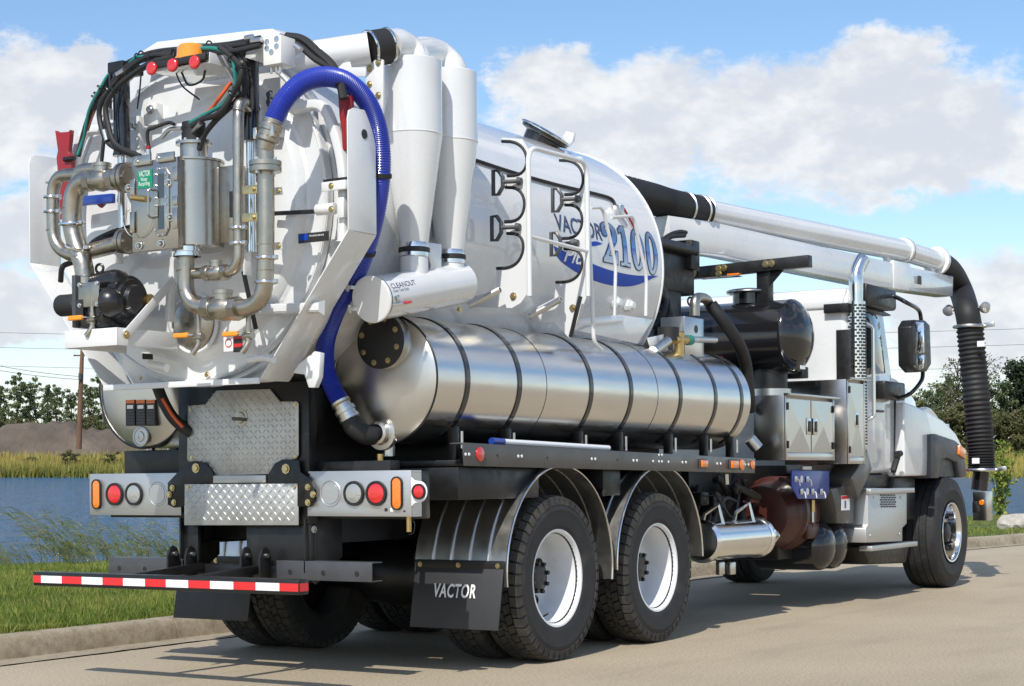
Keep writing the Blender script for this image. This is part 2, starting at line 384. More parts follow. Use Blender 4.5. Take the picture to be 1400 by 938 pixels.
# road: pale weathered asphalt with buff aggregate
m, nt, b = nodemat('road_asphalt')
big = nnoise(nt, .35, 5); c1 = nramp(nt, big, [(.3, (.345, .284, .198)), (.7, (.425, .357, .256))])
grit = nnoise(nt, 95, 3, .7); c2 = nramp(nt, grit, [(.3, (.55, .54, .52)), (.5, (1, 1, 1)), (.72, (1.3, 1.28, 1.2))])
c3 = nmix(nt, .75, c1, c2, 'MULTIPLY'); md = nnoise(nt, 48, 5, .8); c3 = nmix(nt, .8, c3, nramp(nt, md, [(.30, (.36, .34, .31)), (.46, (1, 1, 1)), (.72, (1.5, 1.47, 1.4))]), 'MULTIPLY')
st = nnoise(nt, 1.1, 8, .65, stretch=(.35, 1.6, 1)); c4 = nmix(nt, nramp(nt, st, [(.52, (0, 0, 0)), (.74, (.5, .5, .5))]), c3, (.25, .205, .15))
nt.links.new(c4, b.inputs['Base Color']); b.inputs['Roughness'].default_value = .85; nbump(nt, b, grit, .5, .006)
m, nt, b = nodemat('kerb_concrete')
n1 = nnoise(nt, 2.6, 9, .72); c = nramp(nt, n1, [(.28, (.18, .14, .09)), (.45, (.32, .265, .185)), (.62, (.40, .34, .25)), (.75, (.47, .415, .32))])
g = nnoise(nt, 120, 3); c = nmix(nt, .6, c, nramp(nt, g, [(.3, (.7, .7, .7)), (.7, (1.2, 1.2, 1.2))]), 'MULTIPLY'); c = nmix(nt, .8, c, nramp(nt, nnoise(nt, 17, 6, .75), [(.3, (.55, .52, .47)), (.52, (1, 1, 1)), (.72, (1.22, 1.2, 1.15))]), 'MULTIPLY')
nt.links.new(c, b.inputs['Base Color']); b.inputs['Roughness'].default_value = .9; nbump(nt, b, g, .5, .004)
m, nt, b = nodemat('soil')
c = nramp(nt, nnoise(nt, 1.3, 8), [(.3, (.05, .065, .022)), (.55, (.075, .10, .03)), (.75, (.13, .115, .055))])
nt.links.new(c, b.inputs['Base Color']); b.inputs['Roughness'].default_value = .95
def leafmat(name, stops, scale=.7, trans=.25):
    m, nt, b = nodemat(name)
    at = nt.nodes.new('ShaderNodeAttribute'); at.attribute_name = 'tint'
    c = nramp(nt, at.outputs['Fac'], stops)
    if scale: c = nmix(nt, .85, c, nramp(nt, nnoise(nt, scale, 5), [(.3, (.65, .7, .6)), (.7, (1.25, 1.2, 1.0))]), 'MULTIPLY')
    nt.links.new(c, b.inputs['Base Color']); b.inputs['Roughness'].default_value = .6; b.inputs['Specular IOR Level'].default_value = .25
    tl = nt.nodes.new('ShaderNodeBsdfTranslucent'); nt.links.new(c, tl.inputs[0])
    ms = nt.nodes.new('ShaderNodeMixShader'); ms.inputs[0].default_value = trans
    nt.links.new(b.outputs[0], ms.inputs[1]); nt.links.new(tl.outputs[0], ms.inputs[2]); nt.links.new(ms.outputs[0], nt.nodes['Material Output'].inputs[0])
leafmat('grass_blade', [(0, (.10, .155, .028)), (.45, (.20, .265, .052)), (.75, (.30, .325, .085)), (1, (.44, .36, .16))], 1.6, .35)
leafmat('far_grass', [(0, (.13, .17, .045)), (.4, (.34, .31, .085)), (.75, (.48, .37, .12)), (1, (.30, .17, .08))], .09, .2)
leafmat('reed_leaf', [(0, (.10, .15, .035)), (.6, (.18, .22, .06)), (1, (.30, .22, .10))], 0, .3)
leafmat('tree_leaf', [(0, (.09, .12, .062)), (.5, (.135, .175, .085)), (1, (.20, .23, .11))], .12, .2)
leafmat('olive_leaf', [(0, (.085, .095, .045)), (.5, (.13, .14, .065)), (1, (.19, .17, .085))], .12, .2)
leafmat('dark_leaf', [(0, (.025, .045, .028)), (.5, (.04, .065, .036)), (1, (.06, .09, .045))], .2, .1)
leafmat('shrub_leaf', [(0, (.14, .22, .04)), (.5, (.25, .32, .06)), (1, (.42, .40, .09))], 0, .35)
mat('bark', (.085, .068, .052), .9, var=.3, vscale=6, bump=.3, bscale=14)
mat('pole_wood', (.16, .085, .05), .85, var=.3, vscale=1.5, stretch=(3, 3, .3), bump=.2, bscale=8)
mat('wire', (.03, .03, .035), .5)
m, nt, b = nodemat('dirt')
c = nramp(nt, nnoise(nt, .12, 8, .65), [(.3, (.075, .058, .045)), (.5, (.125, .098, .075)), (.7, (.19, .15, .11))])
nt.links.new(c, b.inputs['Base Color']); b.inputs['Roughness'].default_value = .95; nbump(nt, b, nnoise(nt, 1.2, 8), .7, .6)
m, nt, b = nodemat('rock')
c = nramp(nt, nnoise(nt, 5, 9, .65), [(.3, (.28, .25, .21)), (.5, (.48, .44, .38)), (.75, (.60, .56, .49))])
nt.links.new(c, b.inputs['Base Color']); b.inputs['Roughness'].default_value = .9; nbump(nt, b, nnoise(nt, 22, 8), .6, .03)
m, nt, b = nodemat('lake_water')
b.inputs['Base Color'].default_value = (.026, .13, .30, 1); b.inputs['Roughness'].default_value = .10; b.inputs['Specular IOR Level'].default_value = .42; b.inputs['IOR'].default_value = 1.33
tcw = nt.nodes.new('ShaderNodeTexCoord')
w1 = nnoise(nt, 1.0, 5, .6, tcw.outputs['Object'], (.55, .42, 1)); w2 = nnoise(nt, 3.4, 4, .6, tcw.outputs['Object'], (.6, .8, 1))
ad = nt.nodes.new('ShaderNodeMath'); ad.operation = 'MULTIPLY_ADD'; nt.links.new(w2, ad.inputs[0]); ad.inputs[1].default_value = .30; nt.links.new(w1, ad.inputs[2])
nbump(nt, b, ad.outputs[0], 1.0, 2.6)

def flat(name, pts, mt, kind='structure'):
    o = MB().add(pts, [tuple(range(len(pts)))]).build(name, mt, None, smooth=None); o['kind'] = kind; return o
# ---- road
KL = [(-60, 2.0), (-20, 2.04), (0, 2.08), (8, 2.02), (13, 1.82), (17, 1.45), (21, .9), (27, -.3), (36, -2.9), (60, -13)]
def ky(x):
    for (a, ya), (c, yc) in zip(KL, KL[1:]):
        if x <= c: 
            t = max(0, (x-a)/(c-a)); return ya+(yc-ya)*t
    return KL[-1][1]
xs_r = list(np.arange(-60, 60.1, 2.0))
GUT = .34
xs_e = sorted(xs_r[:23]+list(np.arange(-14, 24, .13))+xs_r[42:]); rp = [(x, ky(x)-GUT+rng.normal(0, .007)+.006*math.sin(x*2.1), 0) for x in xs_e]
mb = MB(); n = len(xs_e)
mb.add([(x, -90, 0) for x in xs_e]+rp, [(i, i+1, n+i+1, n+i) for i in range(n-1)]); o = mb.build('road', 'road_asphalt', None, smooth=None); o['kind'] = 'structure'
# ---- gutter pan + kerb blocks
xs_f = list(np.arange(-14, 24, .11)); xs_g = xs_r[:23]+xs_f+xs_r[42:]; xs_g.sort(); n = len(xs_g)
mb = MB(); mb.add([(x, ky(x)-GUT+.016+rng.normal(0, .006), .006) for x in xs_g]+[(x, ky(x)+.03, -.004) for x in xs_g], [(i, i+1, n+i+1, n+i) for i in range(n-1)])
kerb = mb.build('kerb', 'kerb_concrete', None, smooth=None); kerb['kind'] = 'structure'
n = len(xs_r); mb = MB(); mb.add([(x, ky(x)-GUT-.02, -.008) for x in xs_r]+[(x, ky(x)-GUT+.03, -.008) for x in xs_r], [(i, i+1, n+i+1, n+i) for i in range(n-1)])
o = mb.build('gutter_crack', 'soil', None, smooth=None); o['kind'] = 'structure'
prof = [(0, -.03), (.012, .03), (.03, .095), (.045, .125), (.07, .142), (.10, .146), (.21, .146), (.225, .135), (.225, -.03)]
x = .1-3.0*8
while x < 45:
    seg = MB(); L = 2.988; st_ = 6; vs = []; fs = []
    for i in range(st_+1):
        xx = x+.006+L*i/st_
        vs += [(xx, ky(xx)+a+.004*math.sin(xx*1.7), h+.003*math.sin(xx*2.3)) for a, h in prof]
    k = len(prof)
    for i in range(st_):
        for j in range(k-1): fs.append((i*k+j, (i+1)*k+j, (i+1)*k+j+1, i*k+j+1))
    fs.append(tuple(range(k))); fs.append(tuple(st_*k+j for j in range(k-1, -1, -1)))
    seg.add(vs, fs).build('kerb_block', 'kerb_concrete', kerb, smooth=50); x += 3.0
# ---- lake
HW = -1.82
def shore_b(px): return float(np.interp(px, [-1200, -400, 0, 240, 700, 1340, 1500, 2400], [24, 27.5, 30, 31, 40, 56, 60, 75]))
wm = Matrix((( LRT.x, LFW.x, LUP.x, 0), (LRT.y, LFW.y, LUP.y, 0), (LRT.z, LFW.z, LUP.z, 0), (0, 0, 0, 1)))
lake = flat('lake', [(-120, 15, 0), (260, 15, 0), (420, 420, 0), (-420, 420, 0)], 'lake_water')
lake.matrix_world = Matrix.Translation(CAM+LUP*HW) @ wm
# ---- near bank
def kerb_pt(px):
    d = ray(px, CY); Y = 2.2
    for _ in range(30):
        t = (Y-CAM.y)/d.y; X = CAM.x+d.x*t; Y = Y*.4+.6*(ky(min(X, 58))+.215)
    return Vector((X, Y, .138))
cols = list(range(-1150, 1660, 30)); rows = 15
def bank(px, t):
    a = kerb_pt(px); s_ = lev(px, shore_b(px), HW)+Vector((0, 0, .0))
    p = a.lerp(s_, t); z0 = a.z+(s_.z-a.z)*(t**1.35)
    p.z = z0 + .035*math.sin(p.x*.9+p.y*.6)*math.sin(math.pi*min(1, t)) + .05*math.sin(p.x*.31-p.y*.47)*math.sin(math.pi*min(1, t))
    return p
mb = MB(); vs = [bank(px, j/(rows-2)) if j < rows-1 else lev(px, shore_b(px)+1.5, HW-.5) for px in cols for j in range(rows)]
mb.add(vs, [(i*rows+j, i*rows+j+1, (i+1)*rows+j+1, (i+1)*rows+j) for i in range(len(cols)-1) for j in range(rows-1)])
o = mb.build('near_bank', 'soil', None, smooth=180); o['kind'] = 'structure'
def tint_mesh(name, verts, faces, tints, mt, parent=None):
    me = bpy.data.meshes.new(name); me.from_pydata(verts, [], faces)
    a = me.attributes.new('tint', 'FLOAT', 'FACE'); a.data.foreach_set('value', np.asarray(tints, 'f'))
    return link(name, me, mt, parent)
def blades(name, base, h, wdt, lean, tints, mt, up=(0, 0, 1), parent=None):
    n = len(base); a = rng.uniform(0, 2*np.pi, n); up = np.array(up)
    sd_ = np.stack([np.cos(a), np.sin(a), np.zeros(n)], 1); b2 = rng.uniform(0, 2*np.pi, n)
    ln = np.stack([np.cos(b2), np.sin(b2), np.zeros(n)], 1)*(lean*h)[:, None]
    v = np.empty((n, 3, 3)); v[:, 0] = base-sd_*wdt[:, None]/2; v[:, 1] = base+sd_*wdt[:, None]/2; v[:, 2] = base+up*h[:, None]+ln
    me = bpy.data.meshes.new(name); me.vertices.add(3*n); me.vertices.foreach_set('co', v.ravel())
    me.loops.add(3*n); me.loops.foreach_set('vertex_index', np.arange(3*n)); me.polygons.add(n)
    me.polygons.foreach_set('loop_start', np.arange(0, 3*n, 3)); me.polygons.foreach_set('loop_total', np.full(n, 3)); me.update(calc_edges=True); me.validate()
    at = me.attributes.new('tint', 'FLOAT', 'FACE'); at.data.foreach_set('value', tints.astype('f'))
    return link(name, me, mt, parent)
def bank_pts(n, lo, hi, tpow=1.0, tmax=.98):
    px = rng.uniform(lo, hi, n); t = rng.uniform(0, 1, n)**tpow*tmax
    ci = np.arange(cols[0], cols[-1]+1, 30); A = np.array([bank(c, 0) for c in ci]); out = np.empty((n, 3))
    grid = np.array([[bank(c, k/20) for k in range(21)] for c in ci])
    fi = (px-ci[0])/30; i0 = np.clip(fi.astype(int), 0, len(ci)-2); fx = (fi-i0)[:, None]; ft = t*20; j0 = np.clip(ft.astype(int), 0, 19); fy = (ft-j0)[:, None]
    return grid[i0, j0]*(1-fx)*(1-fy)+grid[i0+1, j0]*fx*(1-fy)+grid[i0, j0+1]*(1-fx)*fy+grid[i0+1, j0+1]*fx*fy
b1 = bank_pts(210000, -110, 330, 1.15); b2_ = bank_pts(120000, 330, 1500, 1.1)
b3 = bank_pts(14000, -110, 400, 1, .03); b3[:, 1] -= rng.uniform(0, .05, len(b3)); bs = np.concatenate([b1, b2_, b3]); nb = len(bs); dist = np.linalg.norm(bs-np.array(CAM), axis=1)
patch = np.clip(.5+.28*np.sin(bs[:, 0]*1.3+2*np.sin(bs[:, 1]*.9))*np.sin(bs[:, 1]*1.7+bs[:, 0]*.4)+.22*np.sin(bs[:, 0]*4.1+3*np.sin(bs[:, 1]*2.3+1))*np.sin(bs[:, 1]*3.3)+.18*np.sin(bs[:, 0]*9.7+bs[:, 1]*5.1)*np.sin(bs[:, 1]*8.3-bs[:, 0]*3.1), 0, 1)
tt = np.clip(rng.beta(2, 3, nb)+.5*(patch-.48)+(rng.random(nb) < .08)*.55, 0, 1)
o = blades('grass', bs-np.array([0, 0, .01]), rng.uniform(.025, .07, nb)*(.6+1.1*patch**2+(rng.random(nb) < .03)*1.2), .007+dist*.0004, rng.uniform(.1, .9, nb), tt, 'grass_blade')
tag(o, 'short mown green grass between the kerb and the lake', 'grass', kind='stuff')
# ---- tall grass along the waterline
def reed_mesh(nst, hmin, hmax, spread, seed):
    r = random.Random(seed); vs = []; fs = []; ts = []
    def ribbon(pts, w0, tint):
        base = len(vs); k = len(pts)
        for i, p in enumerate(pts):
            t = pts[min(i+1, k-1)]-pts[max(i-1, 0)]; sd_ = t.cross(Vector((r.uniform(-1, 1), r.uniform(-1, 1), .2))).normalized()*w0*(1-i/k*.85)
            vs.append(p-sd_); vs.append(p+sd_)
        for i in range(k-1): fs.append((base+2*i, base+2*i+1, base+2*i+3, base+2*i+2)); ts.append(tint)
    for s_ in range(nst):
        a = r.uniform(0, 6.28); d0 = spread*math.sqrt(r.random()); p = Vector((math.cos(a)*d0, math.sin(a)*d0, -.05)); h = r.uniform(hmin, hmax)
        ln = Vector((-.85, .53, 0))*0+Vector((-.5, .8, 0))*r.gauss(.62, .2)+Vector((r.gauss(0, .12), r.gauss(0, .12), 0)); pts = [p+Vector((0, 0, h*t))+ln*h*t*t for t in (0, .25, .5, .75, 1)]
        ribbon(pts, .007, r.uniform(.2, .9))
        for q in range(r.randint(5, 9)):
            t = r.uniform(.25, 1); b0 = p+Vector((0, 0, h*t))+ln*h*t*t; a2 = r.uniform(0, 6.28); L = r.uniform(.12, .3)
            dd = Vector((math.cos(a2), math.sin(a2), 0))*L*.7+ln*L; ribbon([b0, b0+dd*.5+Vector((0, 0, L*.35)), b0+dd+Vector((0, 0, L*.25))], .007, r.random())
    return vs, fs, ts
rv = [reed_mesh(20, .40, 1.05, .34, s_) for s_ in range(4)]; rms = []
for i, (vs, fs, ts) in enumerate(rv):
    me = bpy.data.meshes.new('reed_clump'); me.from_pydata(vs, [], fs); a = me.attributes.new('tint', 'FLOAT', 'FACE'); a.data.foreach_set('value', np.asarray(ts, 'f')); rms.append(me)
rpx = [-62, -35, 4, 16, 36, 78, 92, 104, 118, 134, 150, 178, 192, 208, 226, 248, 275]
for i, px in enumerate(rpx):
    me = rms[i % 4]; me.materials.clear(); me.materials.append(MATS['reed_leaf'])
    o = link('reed_clump', me, None); t = .93+.06*random.random(); p = bank(px, t); o.location = p; o.rotation_euler = (0, 0, random.uniform(-.6, .6)); s_ = random.uniform(.75, 1.3) * (.80 if 70 < px < 240 else .62); o.scale = (s_, s_, s_)
    tag(o, 'clump of tall wind-bent feathery grass at the lake edge behind the mown lawn', 'tall grass', 'tall grass clumps along the near lake edge')
# ---- far shore
FB = 188.0
def far_h(px, b):
    t = (b-FB)
    return HW + min(1.55, t*.11) + max(0, min(1, (t-14)/30))*1.0 + .25*math.sin(px*.011+b*.05) * min(1, max(0, t/10))
cols2 = list(range(-1100, 2500, 60)); bsf = [FB-3, FB, FB+4, FB+9, FB+16, FB+28, FB+45, FB+80, FB+150, FB+350, FB+900, FB+2400]
mb = MB(); vs = [lev(px, b, far_h(px, b) if b > FB else HW-.4) for px in cols2 for b in bsf]; k = len(bsf)
mb.add(vs, [(i*k+j, (i+1)*k+j, (i+1)*k+j+1, i*k+j+1) for i in range(len(cols2)-1) for j in range(k-1)])
o = mb.build('far_shore', 'soil', None, smooth=180); o['kind'] = 'structure'
nf = 60000; pxs = rng.uniform(-350, 1750, nf); bb = FB+.2+rng.random(nf)**1.6*34
pts = np.array([lev(a, c, far_h(a, c)-.1) for a, c in zip(pxs, bb)])
zone = .5+.5*np.sin(pxs*.021+1.1)*np.sin(pxs*.0083+2)
front = np.clip(1-(bb-FB)/9, 0, 1)
tt = np.clip(.58+.25*(zone-.5)+rng.normal(0, .16, nf)-.40*front*(np.sin(pxs*.017)>-.1), 0, 1)
o = blades('far_grass', pts, rng.uniform(.45, 1.35, nf)*(1+.35*front)*(.75+.5*zone), rng.uniform(.10, .22, nf), rng.uniform(.05, .5, nf), tt, 'far_grass', up=tuple(LUP))
tag(o, 'tall golden and green wild grass along the far lake shore', 'grass', kind='stuff')
# dirt mounds behind the far grass
from mathutils import noise as mnoise
def mound(pxc, b, rx, ry, h, seed):
    r = random.Random(seed); ph = [r.uniform(0, 6.28) for _ in range(6)]; n = 90; vs = []; k = 40
    for i in range(n+1):
        for j in range(k+1):
            u, v = i/n*2-1, j/k*2-1; d = math.sqrt(u*u+v*v)
            ht = h*max(0, 1-d**2.3)*(1+.07*math.sin(u*5+ph[0])+.05*math.sin(u*13+v*4+ph[1])+.03*math.sin(u*31+ph[2]))
            if ht > 0: ht += (.55*mnoise.noise(Vector((u*rx*.22, v*ry*.22, seed)))+.3*mnoise.noise(Vector((u*rx*.7, v*ry*.7, seed+5))))*min(1, ht)
            vs.append(lev(pxc, b, far_h(pxc, b)-.6)+LRT*u*rx+LFW*v*ry+LUP*ht)
    o = MB().add(vs, [(i*(k+1)+j, (i+1)*(k+1)+j, (i+1)*(k+1)+j+1, i*(k+1)+j+1) for i in range(n) for j in range(k)]).build('dirt_mound', 'dirt', None, smooth=180)
    o['kind'] = 'structure'
mound(60, 238, 15, 9, 4.9, 1); mound(150, 240, 12, 8, 4.1, 2); mound(-70, 242, 15, 9, 4.2, 4)
# ---- trees
def leaf_cloud(clumps, nper, size, r, jit=1.0):
    vs = []; fs = []; ts = []
    for c, rr, t0 in clumps:
        for _ in range(nper):
            d = Vector((r.gauss(0, 1), r.gauss(0, 1), r.gauss(0, 1))).normalized()*rr*(r.random()**.45); p = c+Vector((d.x, d.y, d.z*.8))
            nrm = Vector((r.gauss(0, 1), r.gauss(0, 1), r.gauss(.4, 1))).normalized(); u = nrm.orthogonal().normalized(); u = Matrix.Rotation(r.uniform(0, 6.28), 3, nrm) @ u; w_ = nrm.cross(u)
            s_ = size*r.uniform(.6, 1.3); o = len(vs); vs += [p-u*s_, p-w_*s_*.6, p+u*s_, p+w_*s_*.6]; fs.append((o, o+1, o+2, o+3)); ts.append(min(1, max(0, t0+r.gauss(0, .16))))
    return vs, fs, ts
def tree_meshes(kind, seed):
    r = random.Random(seed); H = 10.0; tr = MB(); clumps = []
    lean = Vector((r.uniform(-.5, .5), r.uniform(-.5, .5), 0))
    tp = [Vector((0, 0, -.4)), Vector((0, 0, H*.25))+lean*.3, Vector((0, 0, H*.6))+lean*.7, Vector((0, 0, H*.93))+lean]
    tr.sweep(spline(tp, 4), [.19-.165*i/12 for i in range(13)], 6)
    nb = {'poplar': 17, 'bare': 24, 'round': 15, 'ever': 22, 'bush': 9}[kind]
    for i in range(nb):
        f = .25+.72*i/nb if kind != 'bush' else .08+.5*i/nb
        a = i*2.4+r.uniform(-.5, .5); base = Vector((0, 0, H*f))+lean*f
        wid = {'poplar': 1.5*(1.15-f*.75), 'bare': 2.8*(1.05-f*.6), 'round': 3.0*math.sin(math.pi*min(.97, f*.85+.12)), 'ever': 2.3*(1.1-f), 'bush': 2.9}[kind]*r.uniform(.75, 1.15)
        rise = {'poplar': 1.5, 'bare': 1.7, 'round': 1.0, 'ever': .1, 'bush': 1.6}[kind]
        e = base+Vector((math.cos(a)*wid, math.sin(a)*wid, rise*r.uniform(.7, 1.3)))
        midp = base.lerp(e, .5)+Vector((0, 0, .25)); tr.sweep([base, midp, e], [.065, .04, .012], 4)
        for q in range(3 if kind != 'bare' else 6):
            s0 = base.lerp(e, r.uniform(.4, .95)); e2 = s0+Vector((r.gauss(0, .6), r.gauss(0, .6), r.uniform(.2, 1.0))); tr.sweep([s0, e2], [.025, .007], 3)
            clumps.append((e2, r.uniform(.3, .6) if kind in ('poplar', 'bare') else r.uniform(.5, .85), r.uniform(.15, .85)))
        clumps.append((e, r.uniform(.45, .75) if kind != 'bush' else .95, r.uniform(.15, .85)))
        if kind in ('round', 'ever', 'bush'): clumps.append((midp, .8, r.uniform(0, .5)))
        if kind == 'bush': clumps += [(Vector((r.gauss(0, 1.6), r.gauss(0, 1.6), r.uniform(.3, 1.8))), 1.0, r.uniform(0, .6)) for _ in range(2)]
    npc = {'poplar': 42, 'bare': 5, 'round': 48, 'ever': 55, 'bush': 80}[kind]
    vs, fs, ts = leaf_cloud(clumps, npc, {'poplar': .17, 'bare': .14, 'round': .19, 'ever': .17, 'bush': .19}[kind], r)
    lm = bpy.data.meshes.new('crown'); lm.from_pydata(vs, [], fs); a = lm.attributes.new('tint', 'FLOAT', 'FACE'); a.data.foreach_set('value', np.asarray(ts, 'f'))
    lm.materials.append(MATS[{'poplar': 'tree_leaf', 'bare': 'olive_leaf', 'round': 'tree_leaf', 'ever': 'dark_leaf', 'bush': 'olive_leaf'}[kind]])
    tm = bpy.data.meshes.new('trunk'); tm.from_pydata(tr.v, [], tr.f); tm.shade_smooth(); tm.materials.append(MATS['bark'])
    return tm, lm
TK = {k: [tree_meshes(k, s_) for s_ in range(3 if k in ('poplar', 'bush', 'round') else 2)] for k in ('poplar', 'bare', 'round', 'ever', 'bush')}
def plant_tree(name, kind, px, b, h, label, group, i, cat='tree', wide=1.0):
    tm, lm = TK[kind][i % len(TK[kind])]
    e = bpy.data.objects.new(name, None); col.objects.link(e); e.location = lev(px, b, far_h(px, b)); e.rotation_euler = (0, 0, i*1.37+px*.1)
    s_ = h/10.2; e.scale = (s_*wide, s_*wide, s_); tag(e, label, cat, group)
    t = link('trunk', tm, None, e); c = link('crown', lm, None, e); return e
rt_ = random.Random(5)
i = 0
for px, h in [(-150, 10), (-95, 11.5), (-55, 10), (-25, 9.5), (2, 10.5), (22, 11.2), (40, 11.0), (62, 10.5), (80, 9.6), (100, 9.8), (122, 10.2), (138, 11.4), (158, 11.8), (180, 11), (215, 10.5), (260, 11)]:
    plant_tree('lakeside_tree', 'poplar', px+rt_.uniform(-4, 4), 262+rt_.uniform(-8, 12), h*.93, 'thin-crowned green tree standing behind the dirt mounds across the lake', 'trees behind the mounds', i); i += 1
for px in range(-160, 300, 13):
    plant_tree('shrub', 'bush', px+rt_.uniform(-6, 6), 252+rt_.uniform(-4, 6), rt_.uniform(5.4, 7.4), 'dense green bush at the foot of the trees behind the dirt mounds', 'bushes behind the mounds', i, 'bush', 1.1); i += 1
for px, h, kd in [(1235, 8, 'round'), (1262, 8.5, 'round'), (1285, 9.5, 'bare'), (1300, 10.5, 'round'), (1316, 12.5, 'bare'), (1334, 10, 'round'), (1352, 12.8, 'bare'), (1368, 10.0, 'round'), (1398, 13.5, 'ever'), (1412, 12.5, 'ever'), (1440, 11, 'round'), (1480, 12, 'bare'), (1520, 11, 'round'), (1580, 12, 'round')]:
    lb = {'round': 'full dull green tree on the far shore beyond the front of the truck', 'bare': 'nearly leafless tree rising over the green wood across the lake', 'ever': 'tall dark evergreen tree on the far shore beyond the leafy shrub'}[kd]
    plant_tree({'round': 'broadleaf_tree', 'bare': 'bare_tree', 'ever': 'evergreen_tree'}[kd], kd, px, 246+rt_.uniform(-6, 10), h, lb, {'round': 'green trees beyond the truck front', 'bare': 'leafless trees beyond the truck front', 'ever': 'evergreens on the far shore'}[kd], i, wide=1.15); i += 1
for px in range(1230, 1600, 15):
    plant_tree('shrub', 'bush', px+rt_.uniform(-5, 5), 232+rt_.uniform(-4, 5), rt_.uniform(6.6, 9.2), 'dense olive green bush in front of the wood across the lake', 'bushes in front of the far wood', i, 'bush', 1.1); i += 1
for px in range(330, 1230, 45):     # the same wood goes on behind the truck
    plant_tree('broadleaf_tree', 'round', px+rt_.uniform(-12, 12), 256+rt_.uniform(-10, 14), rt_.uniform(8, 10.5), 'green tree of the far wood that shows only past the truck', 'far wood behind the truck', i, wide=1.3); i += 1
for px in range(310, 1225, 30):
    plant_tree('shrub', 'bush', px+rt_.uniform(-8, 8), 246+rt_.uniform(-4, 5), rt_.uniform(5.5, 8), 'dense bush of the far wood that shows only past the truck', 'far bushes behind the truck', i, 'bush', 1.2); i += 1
# yellow-green small shrubs in the far grass
for px, h in [(95, 2.6), (40, 1.6), (150, 2.2)]:
    e = plant_tree('young_shrub', 'bush', px, FB+12, h, 'small yellow-green shrub in the wild grass below the dirt mounds', 'small shrubs in the far grass', i, 'bush', 1.5); i += 1
# ---- utility pole
pb = 214.0; p0 = levp(108, 592, pb); p1 = levp(113, 478, pb)
pole = bpy.data.objects.new('utility_pole', None); col.objects.link(pole); pole.location = p0
tag(pole, 'weathered brown wooden utility pole standing behind the dirt mounds', 'utility pole')
def rel(o, e): o.data.transform(Matrix.Translation(-e.location)); return o
o = MB().sweep([p0-LUP*2, p0.lerp(p1, .5), p1], [.36, .31, .24], 10).build('shaft', 'pole_wood', pole); rel(o, pole)
ca = p0.lerp(p1, .93); o = MB().bar(ca-LRT*1.1+LFW*.3, ca+LRT*1.1-LFW*.3, .16, .18).build('crossarm', 'pole_wood', pole); rel(o, pole)
for s_ in (-1, 0, 1):
    q = ca+LRT*s_*.95; o = MB().cyl(q+LUP*.08, q+LUP*.45, .09, .06, 8).build('insulator', 'cream_enamel', pole); rel(o, pole)
o = MB().cyl(p0.lerp(p1, .68)-LFW*.5-LUP*.4, p0.lerp(p1, .68)-LFW*.5+LUP*.35, .22, n=10).build('transformer', 'grey_channel', pole); rel(o, pole)
def wire(name, a, b_, sag, lab, r=.045):
    pts = [a.lerp(b_, t)-LUP*sag*4*t*(1-t) for t in np.linspace(0, 1, 25)]
    o = MB().sweep(pts, r, 5).build(name, 'wire', None); tag(o, lab, 'wire', 'overhead wires'); return o
for lb, qy, ey, sg in (('overhead wire running from the top of the wooden pole', 515, 486, 1.2), ('lower overhead wire running from the wooden pole', 519, 497, 1.2)):
    wire('power_line', levp(112, qy, pb), levp(-260, ey-62, pb*.82), sg, lb, .03)
for k, (ya, yb) in enumerate(((440, 446), (462, 466), (494, 490))):
    wire('transmission_line', levp(-300, yb, 330), levp(1800, ya-6, 330), 3.0, ['topmost thin transmission line crossing the sky over the far wood', 'middle thin transmission line crossing the sky over the far wood', 'lowest thin transmission line crossing the sky over the far wood'][k], .035)
# ---- leafy shrub and boulder on the right bank
def right_shrub():
    r = random.Random(3); base = bank(1366, .9); e = bpy.data.objects.new('leafy_shrub', None); col.objects.link(e); e.location = base
    tag(e, 'young yellow-green leafy shrub on the bank behind the pale boulder', 'shrub')
    st_ = MB(); cl = []
    for k in range(12):
        a = r.uniform(0, 6.28); h = r.uniform(1.3, 2.75); sp = r.uniform(.15, .75); pts = [Vector((0, 0, -.1)), Vector((math.cos(a)*sp*.4, math.sin(a)*sp*.4, h*.45)), Vector((math.cos(a)*sp, math.sin(a)*sp, h))]
        pts = spline(pts, 6); st_.sweep(pts, [.022-.0015*i for i in range(len(pts))], 5)
        for q in range(10):
            p = pts[r.randint(2, len(pts)-1)]; cl.append((p+Vector((r.gauss(0, .12), r.gauss(0, .12), r.gauss(0, .1))), .16, r.random()))
    st_.build('stem', 'bark', e); vs, fs, ts = leaf_cloud(cl, 11, .062, r); tint_mesh('foliage', vs, fs, ts, 'shrub_leaf', e)
right_shrub()
def boulder(p, sx, sy, sz, lab):
    bm = bmesh.new(); bmesh.ops.create_icosphere(bm, subdivisions=4, radius=1); r = random.Random(9); pl = [(Vector((r.gauss(0, 1), r.gauss(0, 1), r.gauss(.2, 1))).normalized(), r.uniform(.62, .95)) for _ in range(16)]
    from mathutils import noise as mn
    for v in bm.verts:
        c = v.co.copy()
        for n_, d in pl:
            t = c.dot(n_)
            if t > d: c -= n_*(t-d)*.9
        c *= 1+.07*mn.noise(c*3)+.03*mn.noise(c*9); v.co = Vector((c.x*sx, c.y*sy, c.z*sz))
    me = bpy.data.meshes.new('boulder'); bm.to_mesh(me); bm.free(); me.shade_smooth(); me.set_sharp_from_angle(angle=rad(28)); o = link('boulder', me, 'rock'); o.location = p; tag(o, lab, 'boulder')
pbld = bank(1390, .12); boulder(pbld+Vector((0, 0, .12)), .42, .36, .24, 'pale tan boulder resting on the lawn just behind the kerb')

